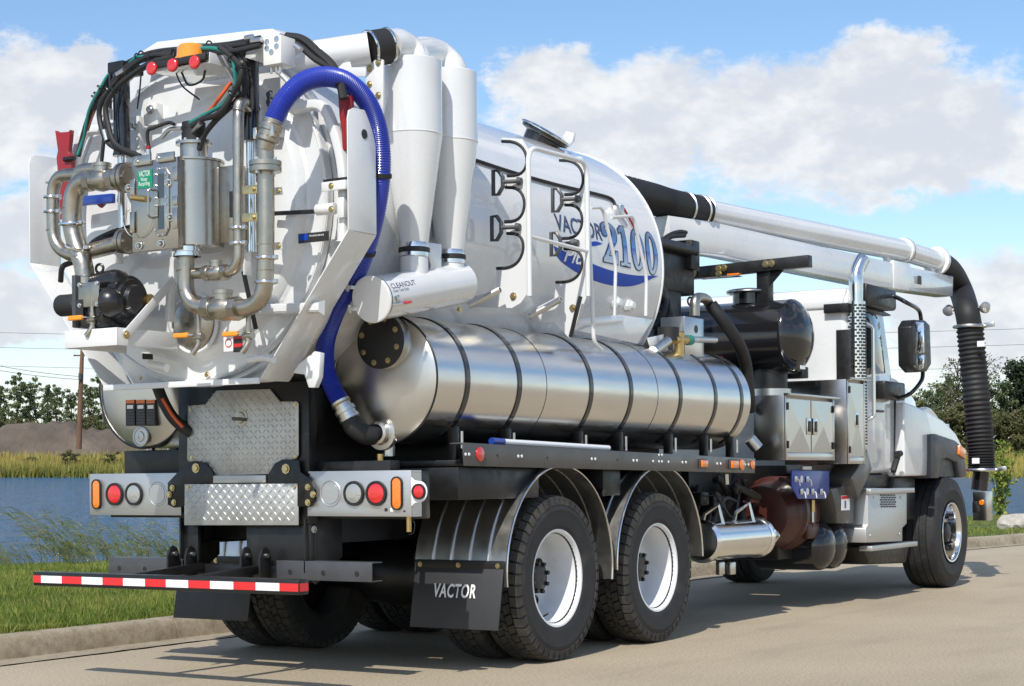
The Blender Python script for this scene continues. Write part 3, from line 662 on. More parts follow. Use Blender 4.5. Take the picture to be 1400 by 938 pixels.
# ================================================================== THE TRUCK
T = bpy.data.objects.new('vacuum_truck', None); col.objects.link(T); T.location = (0, 0, 0)
tag(T, 'large white vacuum sewer cleaning truck with stainless water tanks parked beside the kerb', 'truck')
RX, REAR = 0.525, -1.609
# ---- wheels
def tyre_profile(R, w_, rim):
    h = w_/2
    return [(-h*.62, rim-.012), (-h*.80, rim), (-h*.90, rim+.03), (-h*.915, rim+.036), (-h*.93, rim+.040), (-h*.93, rim+.05), (-h*1.0, rim+.10), (-h*1.0, rim+.13), (-h*1.012, rim+.135), (-h*1.012, rim+.142), (-h*.995, rim+.147), (-h*.955, R-.055), (-h*.90, R-.030), (-h*.80, R-.018),
            (h*.80, R-.018), (h*.90, R-.030), (h*.955, R-.055), (h*1.0, rim+.13), (h*1.0, rim+.10), (h*.90, rim+.03), (h*.80, rim), (h*.62, rim-.012)]
def tread_mesh(R, w_, nseg, lug):
    mb = MB(); h = w_/2; rowsN = [(-.92, -.56), (-.49, -.16), (-.115, .115), (.16, .49), (.56, .92)] if lug else [(-.86, -.56), (-.5, -.2), (-.15, .15), (.2, .5), (.56, .86)]
    for ri, (a, b) in enumerate(rowsN):
        edge = ri in (0, 4)
        for k in range(nseg):
            ph = (k+(.5 if ri % 2 else 0)+(.15*ri))/nseg*2*math.pi; wd = 2*math.pi/nseg*(.41 if lug else .492); sk = .05*(1 if ri % 2 else -1) if lug else .012
            vs = []
            for rr_ in (R-.03, R-.0006*ri):
                for y, s_ in ((a*h, -1), (b*h, 1)):
                    for q in (-1, 1):
                        r2 = rr_-(.014 if edge and ((ri == 0) == (s_ == -1)) and rr_ > R-.02 else 0)
                        aa = ph+q*wd+sk*s_*(0.5 if edge else 1)*.35
                        vs.append((math.cos(aa)*r2, y, math.sin(aa)*r2))
            mb.add(vs, [(0, 2, 3, 1), (4, 5, 7, 6), (0, 1, 5, 4), (2, 6, 7, 3), (0, 4, 6, 2), (1, 3, 7, 5)])
        # sidewall lugs at the shoulders
    if lug:
        for s_ in (-1, 1):
            for k in range(nseg):
                ph = (k+.1+(.5 if s_ > 0 else 0))/nseg*2*math.pi; wd = 2*math.pi/nseg*.36; vs = []
                for (y0, r0) in ((.90, R-.016), (.965, R-.062), (.90, R-.07)):
                    for q in (-1, 1): vs.append((math.cos(ph+q*wd)*r0, s_*h*(y0+.03), math.sin(ph+q*wd)*r0))
                mb.add(vs, [(0, 1, 3, 2), (2, 3, 5, 4), (0, 2, 4), (1, 5, 3)])
    return mb
def wheel_proto(kind):
    objs = []
    def reg(mb, name, mt, lvl, bevel=0, smooth=38):
        o = mb.build(name, mt, None, bevel, smooth=smooth); col.objects.unlink(o); objs.append((name, o.data)); bpy.data.objects.remove(o)
    A = (0, 1, 0)       # +y points inboard; outer face at -y
    if kind == 'dual':
        R, w_ = .525, .285; rim = .292
        reg(MB().lathe((0, 0, 0), A, [(-.118, .312), (-.124, .308), (-.122, .296), (-.112, .289), (-.085, .281), (-.02, .268), (.06, .264), (.095, .262), (.118, .25), (.130, .235), (.138, .205), (.131, .17), (.126, .155), (.126, .115), (.132, .10), (.146, .10), (.150, .15), (.155, .24), (.135, .285), (.124, .308), (.118, .312)], 56), 'wheel', 'rim_white', 0)
        reg(MB().lathe((0, 0, 0), A, tyre_profile(R, w_, rim), 72), 'tyre', 'tyre_rubber', 1)
        reg(tread_mesh(R, w_, 46, True), 'tread', 'tyre_tread', 1, smooth=None)
        hb = MB().lathe((0, 0, 0), A, [(.126, .135), (.111, .135), (.106, .12), (.056, .105), (.016, .098), (.008, .085), (.006, .03), (.008, 0)], 24)
        reg(hb, 'hub', 'black_satin', 1)
        for k in range(10):
            a = k*math.pi/5; c = V(math.cos(a)*.1425, .066, math.sin(a)*.1425); reg(MB().lathe(c, (0, -1, 0), [(-.06, .019), (-.035, .019), (-.034, .015), (-.005, .012), (-.004, 0)], 6), 'wheel_nut', 'black_satin', 1)
        for k in range(8):
            a = k*math.pi/4+.2; c = V(math.cos(a)*.092, .014, math.sin(a)*.092); reg(MB().lathe(c, (0, -1, 0), [(-.004, .016), (.018, .014), (.019, 0)], 6), 'hub_nut', 'black_satin', 1)
        for k in range(5):
            a = k*2*math.pi/5+.3; c = V(math.cos(a)*.205, .130, math.sin(a)*.205); reg(MB().lathe(c, (0, -1, 0), [(0, .034), (.009, .031), (.0095, .024), (.003, .023), (.003, 0)], 14), 'hand_hole', 'black_satin', 1)
        reg(MB().sweep(spline([(.235*math.cos(-1.9), .05, .235*math.sin(-1.9)), (.25*math.cos(-1.85), -.02, .25*math.sin(-1.85)), (.225*math.cos(-1.75), -.06, .225*math.sin(-1.75))]), .006, 6), 'valve_stem', 'black_rubber', 1)
    elif kind == 'inner':
        R, w_ = .525, .285; rim = .292
        reg(MB().lathe((0, 0, 0), A, [(-.118, .312), (-.124, .308), (-.112, .289), (-.06, .27), (.06, .27), (.112, .289), (.124, .308), (.118, .312)], 40), 'wheel', 'grey_channel', 0)
        reg(MB().lathe((0, 0, 0), A, tyre_profile(R, w_, rim), 60), 'tyre', 'tyre_rubber', 1)
        reg(tread_mesh(R, w_, 46, True), 'tread', 'tyre_tread', 1, smooth=None)
        reg(MB().lathe((0, 0, 0), A, [(-.06, 0), (-.06, .27), (-.05, .27), (-.05, 0)], 30), 'wheel_disc', 'black_satin', 1)
    else:
        R, w_ = .562, .40; rim = .292
        reg(MB().lathe((0, -.036, 0), A, [(-.152, .305), (-.158, .300), (-.156, .288), (-.146, .281), (-.10, .272), (-.04, .268), (-.012, .258), (-.02, .235), (-.032, .19), (-.03, .16), (-.028, .115), (-.02, .1), (.1, .1), (.12, .25), (.152, .285), (.158, .30), (.152, .305)], 56), 'wheel', 'polished_aluminium', 0)
        reg(MB().lathe((0, 0, 0), A, tyre_profile(R, w_, rim), 72), 'tyre', 'tyre_rubber', 1)
        reg(tread_mesh(R, w_, 60, False), 'tread', 'tyre_rubber', 1, smooth=None)
        reg(MB().lathe((0, -.036, 0), A, [(0, .125), (-.035, .122), (-.04, .105), (-.09, .10), (-.11, .09), (-.125, .05), (-.127, 0)], 24), 'hub', 'black_satin', 1)
        for k in range(10):
            a = k*math.pi/5+.15; c = V(math.cos(a)*.1675, -.066, math.sin(a)*.1675); reg(MB().lathe(c, (0, -1, 0), [(-.004, .022), (.012, .02), (.04, .017), (.07, .013), (.071, 0)], 8), 'wheel_nut', 'black_satin', 1)
        for k in range(10):
            a = k*math.pi/5+.15+math.pi/10; c = V(math.cos(a)*.214, -.0615, math.sin(a)*.214); reg(MB().lathe(c, (.0, -1, 0), [(0, .026), (.006, .024), (.0065, .0225), (.0035, .022), (.0035, 0)], 14), 'hand_hole', 'black_satin', 1)
    return objs
WP = {k: wheel_proto(k) for k in ('dual', 'inner', 'front')}
def put_wheel(kind, x, y, z, rot=0.0, left=False, steer=0.0):
    root = None
    for name, me in WP[kind]:
        o = bpy.data.objects.new(name, me); col.objects.link(o)
        if root is None:
            root = o; o.parent = T; o.location = (x, y, z); o.rotation_euler = (0, rot, (math.pi if left else 0)+steer)
        else: o.parent = root
    return root
for ax, rt1 in ((0, .1), (1.37, .9)):
    for s_ in (-1, 1):
        put_wheel('dual', ax, s_*1.09, .522, rt1+s_*.2, s_ > 0); put_wheel('inner', ax, s_*.752, .522, rt1+.5, s_ > 0)
FX = 7.86
for s_ in (-1, 1): put_wheel('front', FX, s_*1.03, .558, .3, s_ > 0)
# ---- frame, axles, running gear
for s_ in (-1, 1):
    mb = MB().box((-1.45, s_*.43-.004, .78), (8.6, s_*.43+.004, 1.06)).box((-1.45, s_*.43-s_*.005, .78), (8.6, s_*(.43-.08), .79)).box((-1.45, s_*.43-s_*.005, 1.05), (8.6, s_*(.43-.08), 1.06))
    mb.build('frame_rail', 'black_satin', T)
for x in (-1.3, -.65, .68, 2.2, 3.4, 4.8, 6.2): box('cross_member', 'black_satin', T, (x-.06, -.42, .80), (x+.06, .42, 1.04), .006)
for ax in (0, 1.37):
    a = MB().lathe((ax, 0, .522), (0, 1, 0), [(-.95, 0), (-.95, .09), (-.55, .095), (-.3, .12), (-.22, .19), (0, .215), (.22, .19), (.3, .12), (.55, .095), (.95, .09), (.95, 0)], 24).build('axle', 'black_satin', T)
    for s_ in (-1, 1): cyl('brake_chamber', 'black_satin', T, (ax-.24, s_*.47, .62), (ax-.40, s_*.47, .66), .085)
for s_ in (-1, 1):
    mb = MB()
    for k in range(6): mb.box((-.1+k*.09, s_*.52-.04, .66+.018*k), (1.47-k*.09, s_*.52+.04, .672+.018*k))
    mb.build('leaf_spring', 'black_satin', T); box('spring_hanger', 'black_satin', T, (.55, s_*.43-.02, .55), (.82, s_*.43+s_*.06, .95), .01)
cyl('axle', 'black_satin', T, (FX, -.9, .52), (FX, .9, .52), .075); cyl('drive_shaft', 'black_satin', T, (.25, 0, .56), (1.15, 0, .6), .06); cyl('drive_shaft', 'black_satin', T, (1.6, 0, .62), (3.6, -.1, .78), .06)
# body subframe and dark bulk between the tanks
box('subframe', 'black_satin', T, (-1.5, -.40, 1.062), (3.0, .40, 1.70), .01)
box('sill_box', 'black_satin', T, (-1.1, -1.2, 1.03), (-.2, -.50, 1.22), .006); box('sill_box', 'black_satin', T, (.62, -1.2, 1.03), (.86, -.50, 1.22), .006)
for s_ in (-1, 1): box('tank_bearer', 'black_satin', T, (-1.1, s_*.45, 1.225), (2.9, s_*1.18, 1.262), .004)
# ---- fenders with pressed ribs
def fender(cx, cz, s_, R=.655, a0=-8, a1=186):
    y0, y1 = s_*1.245, s_*.575; n = 30; k = 40; pr = []
    for j in range(k+1):
        t = j/k; q = (t*5) % 1.0
        pr.append((y0+(y1-y0)*t, 0))
    vs = []
    for th in (0, -.004):
        for i in range(n+1):
            a = rad(a0+(a1-a0)*i/n)
            for y, d in pr: vs.append((cx+math.cos(a)*(R+d+th), y, cz+math.sin(a)*(R+d+th)))
    kk = k+1; M_ = (n+1)*kk; fs = []
    for i in range(n):
        for j in range(k): fs.append((i*kk+j, i*kk+j+1, (i+1)*kk+j+1, (i+1)*kk+j)); fs.append((M_+i*kk+j, M_+(i+1)*kk+j, M_+(i+1)*kk+j+1, M_+i*kk+j+1))
    for i in range(n):
        for j in (0, k): fs.append((i*kk+j, (i+1)*kk+j, M_+(i+1)*kk+j, M_+i*kk+j))
    for j in range(k):
        for i in (0, n): fs.append((i*kk+j, i*kk+j+1, M_+i*kk+j+1, M_+i*kk+j))
    f = MB().add(vs, fs).build('fender', 'fender_steel', T, smooth=40)
    for q in (.2, .4, .6, .8):
        y = y0+(y1-y0)*q; MB().sweep([V(cx+math.cos(a)*(R+.002), y, cz+math.sin(a)*(R+.002)) for a in (rad(a0+(a1-a0)*i/36) for i in range(37))], .0105, 8).build('rib', 'fender_steel', f)
    MB().sweep([V(cx+math.cos(a)*R, y0, cz+math.sin(a)*R) for a in (rad(a0+(a1-a0)*i/36) for i in range(37))], .0065, 6).build('rolled_edge', 'polished_aluminium', f)
    return f
for s_ in (-1, 1): fender(0.0, .572, s_); fender(1.37, .572, s_, R=.65, a0=0, a1=183)
for s_, x in ((-1, -.62), (-1, .63), (1, -.62), (1, .63)): cyl('fender_bracket', 'black_satin', T, (x, s_*.45, 1.08), (x, s_*1.2, 1.05), .025, n=10)
# ---- mud flaps
def flap(s_, x0, lettered):
    a, c = s_*1.232, s_*.592
    pts = [V(x0, a, .66), V(x0, c, .66), V(x0-.075, c, .25), V(x0-.075, a, .25)]
    f = plate('mud_flap', 'flap_rubber', T, pts, (.009, 0, 0), .002)
    bar('clamp_strip', 'black_satin', f, (x0-.006, a, .635), (x0-.006, c, .635), .008, .048, .001)
    for q in (.06, .5, .94): bolt(f, (x0-.011, a+(c-a)*q, .63), (-1, 0, 0), .011, .01)
    if lettered: text('lettering', 'VACTOR', 'lettering', f, V(x0-.0445, -.752, .437), V(0, -1, 0), V(.18, 0, 1), .082, .305, shear=.12, lift=.004, off=.022, spacing=1.08)
flap(-1, -.665, True); flap(1, -.79, False)
# ---- tail-light panels
def lamp(par, name, p, r, mt, oval=0.0):
    n = V(-1, 0, 0)
    def ell(rr, x, hh):
        out = []
        for k in range(32):
            a = 2*math.pi*k/32; out.append(V(x, p.y+math.cos(a)*rr, p.z+math.sin(a)*rr+(hh if math.sin(a) > 0 else -hh)))
        return out
    g = MB(); vs = ell(r*1.22, p.x-.002, oval)+ell(r*1.2, p.x-.016, oval)+ell(r*1.0, p.x-.016, oval)+ell(r*.97, p.x-.007, oval)
    fs = [(i*32+j, i*32+(j+1) % 32, (i+1)*32+(j+1) % 32, (i+1)*32+j) for i in range(3) for j in range(32)]
    gr = g.add(vs, fs).build(name, 'black_rubber', par)
    l = MB(); vs = ell(r*.98, p.x-.006, oval)+ell(r*.93, p.x-.013, oval)+ell(r*.6, p.x-.017, oval*.85)+[V(p.x-.019, p.y, p.z)]
    fs = [(i*32+j, i*32+(j+1) % 32, (i+1)*32+(j+1) % 32, (i+1)*32+j) for i in range(2) for j in range(32)]+[(64+j, 64+(j+1) % 32, 96) for j in range(32)]
    ln = l.add(vs, fs).build('lens', mt, gr)
    return gr
xr = REAR
def panel(side):
    if side < 0: TLp, BRp = P(420, 646, X=xr), P(563, 704, X=xr); y0, y1, z0, z1 = TLp.y, -1.228, .947, 1.203
    else: y0, y1, z0, z1 = P(247, 648, X=xr).y, 1.228, .947, 1.203
    s_ = side
    pts = [V(xr, y0, z1), V(xr, y1, z1), V(xr, y1, z0), V(xr, y0, z0)]
    if s_ < 0: pts = [V(xr, y0-.03, z1), V(xr, y1, z1), V(xr, y1, z0), V(xr, y0, z0), V(xr, y0, z0+.06), V(xr, y0-.05, z0+.09), V(xr, y0-.065, z0+.128), V(xr, y0-.045, z0+.175), V(xr, y0, z0+.205)]
    pn = plate('light_panel', 'brushed_panel', T, pts, (.012, 0, 0), .002)
    MB().box((xr+.013, min(y0, y1), z1-.012), (xr+.10, max(y0, y1), z1)).box((xr+.013, min(y0, y1), z0), (xr+.10, max(y0, y1), z0+.012)).box((xr+.0125, y1-s_*.012, z0+.013), (xr+.10, y1, z1-.013)).build('return_flange', 'brushed_panel', pn)
    if s_ < 0: cs = [(452, 675.3), (485, 674.7), (515.6, 674.2), (543.8, 674)]
    else: cs = [(216, 676.9), (184.4, 677.1), (158, 677.9), (133.4, 678.4)]
    for i, (mt, r) in enumerate(((None, .064), ('clear_lens', .058), ('red_lens', .058), ('amber_lens', .031))):
        p = P(*cs[i], X=xr); p.z = 1.076
        if i == 0:
            MB().torus((xr-.001, p.y, p.z), (1, 0, 0), .072, .003, 40, 6).build('blank_ring', 'brushed_panel', pn); MB().lathe((xr-.001, p.y, p.z), (-1, 0, 0), [(0, .060), (.003, .058), (.0035, 0)], 40).build('blank_cover', 'brushed_panel', pn)
        else: lamp(pn, ['', 'reversing_lamp', 'stop_lamp', 'turn_lamp'][i], p, r, mt, .056 if i == 3 else 0)
    # side marker
    if s_ < 0:
        p = P(573.5, 671.5, X=xr+.01); p.y = -1.283; p.z = 1.085
        ear = [V(xr+.002, -1.225, p.z+.075), V(xr+.002, -1.225, p.z-.075)]+[V(xr+.002, p.y+.062*math.cos(a), p.z+.062*math.sin(a)) for a in np.linspace(-2.2, -math.pi*2+2.2, 14)[::-1]] if False else [V(xr+.002, -1.222, p.z+.085), V(xr+.002, -1.25, p.z+.062)]+[V(xr+.002, p.y-.05*math.cos(a), p.z+.058*math.sin(a)) for a in np.linspace(math.pi/2, -math.pi/2, 12)]+[V(xr+.002, -1.25, p.z-.062), V(xr+.002, -1.222, p.z-.085)]
        plate('marker_bracket', 'tape_white', pn, ear, (.006, 0, 0), .001); lamp(pn, 'marker_lamp', V(xr+.002, p.y, p.z), .036, 'red_lens')
    else:
        MB().lathe((xr+.05, 1.229, 1.075), (0, 1, 0), [(0, .04), (.015, .038), (.03, .022), (.034, 0)], 20).build('marker_lamp', 'red_lens', pn)
    if s_ < 0:
        for (a, b2, w_, h_, mt) in ((528, 697, .02, .018, 'decal_black'), (536, 697, .022, .02, 'decal_white'), (553, 699, .014, .01, 'decal_black')):
            q = P(a, b2, X=xr); box('sticker', mt, pn, (xr-.0012, q.y-w_/2, q.z-h_/2), (xr-.0002, q.y+w_/2, q.z+h_/2), 0)
    return pn
panel(-1); panel(1)
# ---- black hinge plates, diamond plate step
dk = 'black_satin'
def pxplate(name, mt, par, pxs_, X, ext, bev=.003): return plate(name, mt, par, [P(a, b, X=X) for a, b in pxs_], ext, bev)
hp = pxplate('hinge_plate', dk, T, [(231, 690), (231, 660), (248, 642), (262, 632), (283, 632), (293, 646), (293, 660), (255, 662), (255, 692), (240, 694)], REAR-.012, (-.012, 0, 0))
for a, b in ((268, 640), (236, 667), (232, 676), (238, 687)): bolt(hp, P(a, b, X=REAR-.026), (-1, 0, 0), .013 if b > 650 else .02, .012)
hp = pxplate('hinge_plate', dk, T, [(368, 662), (368, 648), (378, 633), (388, 628), (410, 629), (412, 645), (425, 654), (432, 668), (430, 684), (422, 692), (408, 693), (408, 662)], REAR-.012, (-.012, 0, 0))
for a, b in ((391, 641), (421, 666), (428, 676), (421, 687)): bolt(hp, P(a, b, X=REAR-.026), (-1, 0, 0), .013 if b > 650 else .02, .012)
DX = REAR-.004
up_px = [(257, 555), (281, 553), (296, 534), (369, 532), (383, 549), (406, 549), (408, 552), (408, 622), (405, 627), (391, 629), (378, 636), (368, 648), (294, 651), (284, 634), (272, 630), (258, 631), (256, 628)]
dp = pxplate('tread_plate', 'tread_plate', T, up_px, DX, (.006, 0, 0), .001)
lo_px = [(252, 662), (408, 661), (408, 718), (252, 718)]
lp = pxplate('tread_plate', 'tread_plate', T, lo_px, DX-.02, (.006, 0, 0), .001)
box('fold_strip', 'tread_plate', T, (DX-.018, P(366, 653, X=DX).y, P(330, 660, X=DX).z), (DX+.02, P(294, 653, X=DX).y, P(330, 650, X=DX).z), .002)
def inside(poly, y, z):
    c = False; n = len(poly)
    for i in range(n):
        (y1, z1), (y2, z2) = poly[i], poly[(i+1) % n]
        if (z1 > z) != (z2 > z) and y < (y2-y1)*(z-z1)/(z2-z1)+y1: c = not c
    return c
def tread(par, pxs_, X, step):
    poly = [(q.y, q.z) for q in (P(a, b, X=X) for a, b in pxs_)]; mb = MB()
    ys = [q[0] for q in poly]; zs = [q[1] for q in poly]; i = 0; z = min(zs)
    while z < max(zs):
        y = min(ys); j = 0
        while y < max(ys):
            if inside(poly, y, z):
                a = rad(45 if (i+j) % 2 else -45); d = V(0, math.cos(a), math.sin(a)); e = V(0, -math.sin(a), math.cos(a)); L = step*.56; w_ = step*.15; c = V(X, y, z)
                mb.add([c-d*L, c+e*w_, c+d*L, c-e*w_, c-d*L*.6+V(-.0034, 0, 0), c+d*L*.6+V(-.0034, 0, 0)], [(0, 1, 4), (1, 5, 4), (1, 2, 5), (2, 3, 5), (3, 4, 5), (3, 0, 4)])
            y += step; j += 1
        z += step; i += 1
    o = mb.build('raised_bars', 'tread_plate', par, smooth=None); o['kind'] = 'stuff'
tread(dp, up_px, DX, .032); tread(lp, [(254, 664), (406, 663), (406, 716), (254, 716)], DX-.02, .032)
for a, b in ((261, 560), (404, 553), (404, 624), (262, 626)): bolt(dp, P(a, b, X=DX), (-1, 0, 0), .008, .006)
for a, b in ((257, 666), (403, 666)): bolt(lp, P(a, b, X=DX-.02), (-1, 0, 0), .009, .008)
c = P(330, 571, X=DX); MB().lathe(c, (-1, 0, 0), [(0, .05), (.004, .05), (.005, .035), (.014, .03), (.016, 0)], 20).build('latch_cup', 'pipe_steel', dp); bar('latch_handle', 'grey_channel', dp, c+V(-.02, .05, -.005), c+V(-.02, -.04, -.012), .016, .02, .003)
# black rear structure behind the plates
box('rear_crossbox', dk, T, (REAR+.11, -1.16, .93), (REAR+.28, 1.16, 1.20), .006)
box('rear_bulkhead', dk, T, (REAR+.02, -.50, .90), (REAR+.10, .50, 1.72), .006)
for a in (REAR+.03,):
    for s_ in (-1, 1): box('tank_stand', dk, T, (a+.06, s_*.5, 1.2), (a+.16, s_*1.02, 1.345 if s_ > 0 else 1.26), .006)
for s_ in (-1, 1):
    pts = [V(REAR, s_*.47, .93), V(REAR, s_*.47, .62), V(REAR+.1, s_*.47, .55), V(REAR+.35, s_*.47, .70), V(REAR+.35, s_*.47, .93)]
    plate('gusset', dk, T, pts, (0, s_*.012, 0), .002)
# ---- rear bumper channels, swing-out guard bar
def chan(y0, y1, z0, z1, x):
    a, b = min(y0, y1), max(y0, y1)
    c = MB().box((x, a, z0), (x+.006, b, z1)).box((x+.0061, a, z1-.006), (x+.10, b, z1)).box((x+.0061, a, z0), (x+.10, b, z0+.006)).build('bumper_channel', 'grey_channel', T, .0015)
    for q in (.15, .5, .85):
        MB().lathe((x-.0005, a+(b-a)*q, (z0+z1)/2-.01), (-1, 0, 0), [(0, .016), (.003, .014), (.004, .009), (.001, .008), (.001, 0)], 12).build('bolt_hole', 'decal_black', c)
    return c
chan(1.07, .46, .575, .685, REAR); chan(-.27, -.955, .58, .69, REAR)
box('lower_panel', dk, T, (REAR+.03, .36, .62), (REAR+.06, .5, .90), .003); box('lower_panel', dk, T, (REAR+.03, -.5, .62), (REAR+.06, -.02, .90), .003)
box('bumper_core', dk, T, (REAR+.02, -.46, .56), (REAR+.12, .46, .655), .005)
BX = -2.296
gb = box('guard_bar', dk, T, (BX, -.99, .552), (BX+.085, .99, .632), .006)
edges = [45, 56.6, 84.9, 112, 140.6, 168.6, 198.6, 227.1, 257.7, 287.4, 319.4, 349.7, 382.3, 409]
ys_ = [P(a, 797, X=BX).y for a in edges]; ys_[0] = .988; ys_[-1] = -.988
for i in range(13): box('reflective_tape', 'tape_red' if i % 2 == 0 else 'tape_white', gb, (BX-.002, ys_[i+1]+.0005, .570), (BX-.0004, ys_[i]-.0005, .612), 0)
box('reflective_tape', 'tape_red', gb, (BX+.008, -.9922, .570), (BX+.078, -.9905, .612), 0)
for y in (.34, -.14):
    bar('guard_arm', dk, T, (BX+.085, y, .60), (REAR+.02, y-.02, .64), .05, .05)
for y in (.47, .33, -.10, -.24):
    pts = [V(REAR-.11, y, .58), V(REAR-.11, y, .71), V(REAR-.09, y, .755), V(REAR-.06, y, .77), V(REAR-.03, y, .755), V(REAR-.01, y, .71), V(REAR-.01, y, .58)]
    l = plate('hinge_lug', dk, T, pts, (0, .014, 0), .002); cyl('hinge_pin', 'zinc', l, (REAR-.06, y-.02, .72), (REAR-.06, y+.034, .72), .014, n=12)
for (a, b) in ((478, 724), (487, 724), (440, 640)): bolt(T, P(min(a, 470)-40, b, X=REAR-.002), (-1, 0, 0), .014, .012, 'zinc')
# air coupling under the right panel, drain valves
c = P(559, 716, X=REAR+.03); g = cyl('air_coupling', 'brass', T, c+V(0, 0, -.045), c+V(0, 0, .045), .014, n=10); MB().sweep(spline([c+V(0, -.015, .03), c+V(0, -.04, .0), c+V(0, -.03, -.05), c+V(0, 0, -.06)]), .002, 5).build('tether', 'black_rubber', g)
def lever(par, p, d=(0, 1, 0), L=.085):
    d = Vector(d).normalized(); p = Vector(p)
    o = MB().bar(p+d*.03, p+d*(.03+L), .024, .026).build('valve_handle', 'orange_grip', par, .006, seg=3); MB().bar(p-d*.005, p+d*.032, .014, .006).build('handle_shank', 'zinc', o); return o
c = P(520, 635, X=-1.35); v = cyl('drain_valve', 'brass', T, c+V(0, 0, -.05), c+V(0, 0, .06), .02, n=12); lever(v, c+V(-.03, 0, .0), (0, 1, 0), .1)

# ================================================================== DEBRIS BODY AND REAR DOOR
W = 'white_paint'; ZC = 2.68; RB = .95
body = MB().lathe((0, 0, ZC), (1, 0, 0), [(-1.86, 0), (-1.86, RB), (1.98, RB), (2.0, RB-.02), (2.03, RB-.12), (2.10, .55), (2.13, 0)], 96).build('debris_tank', W, T, smooth=30)
for x in (-1.84, 2.0): MB().torus((x, 0, ZC), (1, 0, 0), RB, .012, 96, 6).build('weld_ring', W, body)
MB().lathe((0, 0, ZC), (1, 0, 0), [(-1.93, .93), (-1.93, .99), (-1.87, .99), (-1.87, .93)], 72).build('rear_flange', W, body)
# shroud round the door (open trough, rear lip at x=-2.11)
x0, x1 = -2.112, -1.865
prf = [(1.19, 3.10), (1.19, 2.47), (.585, 1.71), (-.585, 1.71), (-1.19, 2.47), (-1.19, 3.10)]
def wall(name, a, c, t=.008, rnd=False):
    (ya, za), (yc, zc) = a, c; d = V(0, yc-ya, zc-za).normalized(); n = V(0, d.z, -d.y); ctr = V(0, 0, ZC)
    if n.dot(ctr-V(0, ya, za)) < 0: n = -n
    pts = [V(x0, ya, za), V(x1, ya, za), V(x1, yc, zc), V(x0, yc, zc)]
    return plate(name, W, T, pts, -n*t, .002)
for i, nm in enumerate(('shroud_side', 'shroud_slope', 'shroud_floor', 'shroud_slope', 'shroud_side')):
    a, c = prf[i], prf[i+1]
    if nm == 'shroud_side':     # rounded upper rear corner, sling hole as a flat disc, left one painted white for sky
        y = a[0]; top = max(a[1], c[1])+.02; s_ = 1 if y > 0 else -1
        pts = [V(x0, y, 2.47), V(x0, y, top-.06), V(x0+.012, y, top-.02), V(x0+.05, y, top), V(x1, y, top+.01), V(x1, y, 2.47)]
        o = plate(nm, W, T, pts, (0, s_*.008, 0), .002)
        hc = V((x0+x1)/2+.02, y-.0 , P(498, 184, Y=-1.19).z); MB().lathe(hc+V(0, -.0005 if s_ > 0 else -.0095, 0), (0, -1, 0), [(0, .026), (.001, .026), (.0015, 0)], 20).build('sling_hole_paint', 'decal_white' if s_ > 0 else 'decal_black', o)
    else: wall(nm, a, c)
bar('shroud_lip', W, T, (x0-.006, .585, 1.698), (x0-.006, -.585, 1.698), .014, .034, .003)
bp = [(1.185, 3.10), (1.185, 2.47), (.58, 1.716), (-.58, 1.716), (-1.185, 2.47), (-1.185, 3.10)]
plate('backing_plate', W, T, [V(x1+.002, y, z) for y, z in bp], (.006, 0, 0), .001)
for a, b in ((192, 517), (283, 512)): bolt(T, P(a, b, X=x0+.1), (-1, 0, .3), .011, .008)
# decal boxes on the right slope
sl_n = V(0, -.76, -.605).normalized()
def slope_pt(px, py): return PN(px, py, sl_n, V(0, -1.19-.006, 2.475))
ps = [slope_pt(*q) for q in ((408, 457), (425, 457), (413, 483), (397, 483))]
plate('decal', 'grey_channel', T, [p+sl_n*.003 for p in ps], sl_n*.001, 0)
bar('hinge_strip', 'zinc', T, slope_pt(437, 447)+sl_n*.006, slope_pt(416, 489)+sl_n*.006, .012, .012, .002)
# dished door
door = MB().lathe((0, 0, ZC), (-1, 0, 0), [(1.94, .965), (1.985, .965), (1.988, .85), (2.0, .83), (2.03, .81), (2.045, .79), (2.05, .75), (2.066, .5), (2.075, 0)], 80).build('rear_door', W, T, smooth=24)
MB().torus((-1.99, 0, ZC), (1, 0, 0), .955, .008, 80, 6).build('door_ring', W, door)
# pressed stiffener frames on both halves of the door
def frame_rail(pts, w_=.045, d=.04):
    mb = MB(); vs = []; k = len(pts)
    for i, p in enumerate(pts):
        t = (pts[min(i+1, k-1)]-pts[max(i-1, 0)]).normalized(); s_ = t.cross(V(1, 0, 0)).normalized()*w_/2
        vs += [p-s_*1.5+V(d/2, 0, 0), p-s_+V(-d/2, 0, 0), p+s_+V(-d/2, 0, 0), p+s_*1.5+V(d/2, 0, 0)]
    fs = [(i*4+j, i*4+(j+1) % 4, (i+1)*4+(j+1) % 4, (i+1)*4+j) for i in range(k-1) for j in range(4)]+[(0, 1, 2, 3), tuple((k-1)*4+j for j in (3, 2, 1, 0))]
    return mb.add(vs, fs)
DXF = -2.055
for pl in ([(150, 176), (118, 179), (106, 205), (101, 245), (102, 330)], [(400, 148), (438, 144), (455, 175), (466, 215), (470, 260), (468, 330)], [(255, 426), (440, 420)]):
    q = [P(a, b, X=DXF) for a, b in pl]; frame_rail(spline(q, 4) if len(q) > 3 else q).build('door_stiffener', W, door, .006, bang=40)
